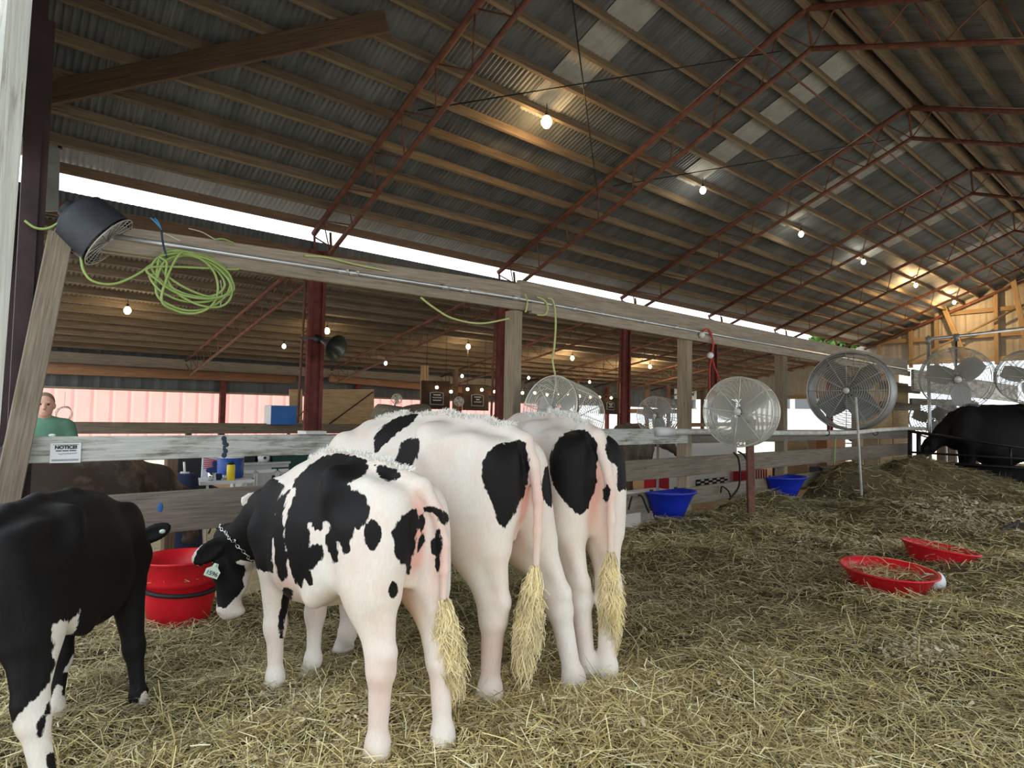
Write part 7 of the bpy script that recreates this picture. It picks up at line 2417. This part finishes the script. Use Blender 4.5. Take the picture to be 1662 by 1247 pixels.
# ================================================================== THE CALF'S CHAIN AND TAG
def calf_tack():
    V, F_, NR, fr, t = COWS[[k for k in COWS if k.startswith('spotted')][0]]
    m = np.array(fr)
    W_ = V @ m[:3, :3].T + m[:3, 3]
    NW = NR @ m[:3, :3].T
    # chain: a loop around the throat, following the hide in a plane behind the jaw
    o_ = at_d(404, 905, 3.52)
    d1 = np.array(at_d(438, 935, 3.50)) - np.array(at_d(379, 868, 3.55))
    d1 /= np.linalg.norm(d1)
    vw = ray(404, 905)
    pn = np.cross(d1, vw)
    pn /= np.linalg.norm(pn)
    near = (np.abs((W_ - o_) @ pn) < 0.012) & (np.linalg.norm(W_ - o_, axis=1) < 0.30)
    P = W_[near]
    Nn = NW[near]
    if len(P) < 8:
        return
    c = P.mean(0)
    u = d1
    w = np.cross(pn, u)
    an = np.arctan2((P - c) @ w, (P - c) @ u)
    loop = []
    for k in range(44):
        a = -math.pi + 2 * math.pi * k / 44
        df = np.abs((an - a + math.pi) % (2 * math.pi) - math.pi)
        i = np.argmin(df)
        if df[i] < 0.35:
            loop.append(P[i] + Nn[i] * 0.006)
    loop = spline(loop, 88, True)
    ch = MB()
    for k in range(0, len(loop), 2):
        a, b_ = loop[k], loop[(k + 2) % len(loop)]
        mid = (a + b_) / 2
        d_ = b_ - a
        L_ = np.linalg.norm(d_)
        if L_ < 1e-4 or L_ > 0.1:
            continue
        d_ /= L_
        s_ = np.cross(d_, mid - c)
        s_ /= np.linalg.norm(s_)
        if (k // 2) % 2:
            s_ = np.cross(d_, s_)
        tt = np.linspace(0, 2 * math.pi, 11)[:-1]
        ch.tube([mid + d_ * math.cos(q) * L_ * 0.62 + s_ * math.sin(q) * 0.0075 for q in tt], 0.0028, 5, closed=True)
    ch.build('neck_chain', 'chrome', t, smooth=True)
    # tag
    cen = at_d(345, 929, 3.36)
    x_ = np.array(at_d(360, 931, 3.36)) - np.array(at_d(336, 923, 3.36))
    x_ /= np.linalg.norm(x_)
    nrm = to_cam(cen)
    x_ = x_ - nrm * (x_ @ nrm)
    x_ /= np.linalg.norm(x_)
    z_ = np.cross(nrm, x_)
    if z_[2] < 0:
        z_ = -z_
    k_ = 0.036
    shp = [(-1.0, -0.75), (1.0, -0.75), (1.05, 0.25), (0.45, 0.75), (0.3, 1.3), (-0.3, 1.3), (-0.45, 0.75), (-1.05, 0.25)]
    f_ = [cen + x_ * a * k_ + z_ * b_ * k_ for a, b_ in shp]
    bk = [v - nrm * 0.003 for v in f_]
    n = len(f_)
    tag = MB().add(f_ + bk, [tuple(range(n)), tuple(range(2 * n - 1, n - 1, -1))] + [(i, i + n, (i + 1) % n + n, (i + 1) % n) for i in range(n)]).build('ear_tag', 'tag_plastic', t)
    tag['label'] = 'pale green ear tag with the number 1596'
    text_on(tag, 'tag_number', '1596', cen - z_ * k_ * 0.22 + nrm * 0.003, x_, z_, 0.031, 'ink', 0.0006, 0.0003)
    MB().tube([cen + z_ * k_ * 1.05 - nrm * 0.004, cen + z_ * k_ * 1.05 + nrm * 0.006], 0.008, 10).build('tag_button', 'tag_plastic', tag, smooth=True)


calf_tack()

# small pale tag in the black heifer's ear
tD = COWS[[k for k in COWS if k.startswith('black heifer')][0]]
mD = np.array(tD[3])
WD = tD[0] @ mD[:3, :3].T + mD[:3, 3]
dD = WD - CAM
zD = dD @ cf
sD_ = np.stack([CX + FPX * (dD @ cr) / zD, CY - FPX * (dD @ cu) / zD], 1)
iD = np.argmin(((sD_ - (262, 862)) ** 2).sum(1) + 50 * zD)
pD = WD[iD] + to_cam(WD[iD]) * 0.004
tg = MB().ball(pD, 0.016, 12, sc=(1.0, 0.5, 0.75)).build('ear_tag', 'tag_plastic', tD[4], smooth=True)
tg['label'] = 'small pale green ear tag'
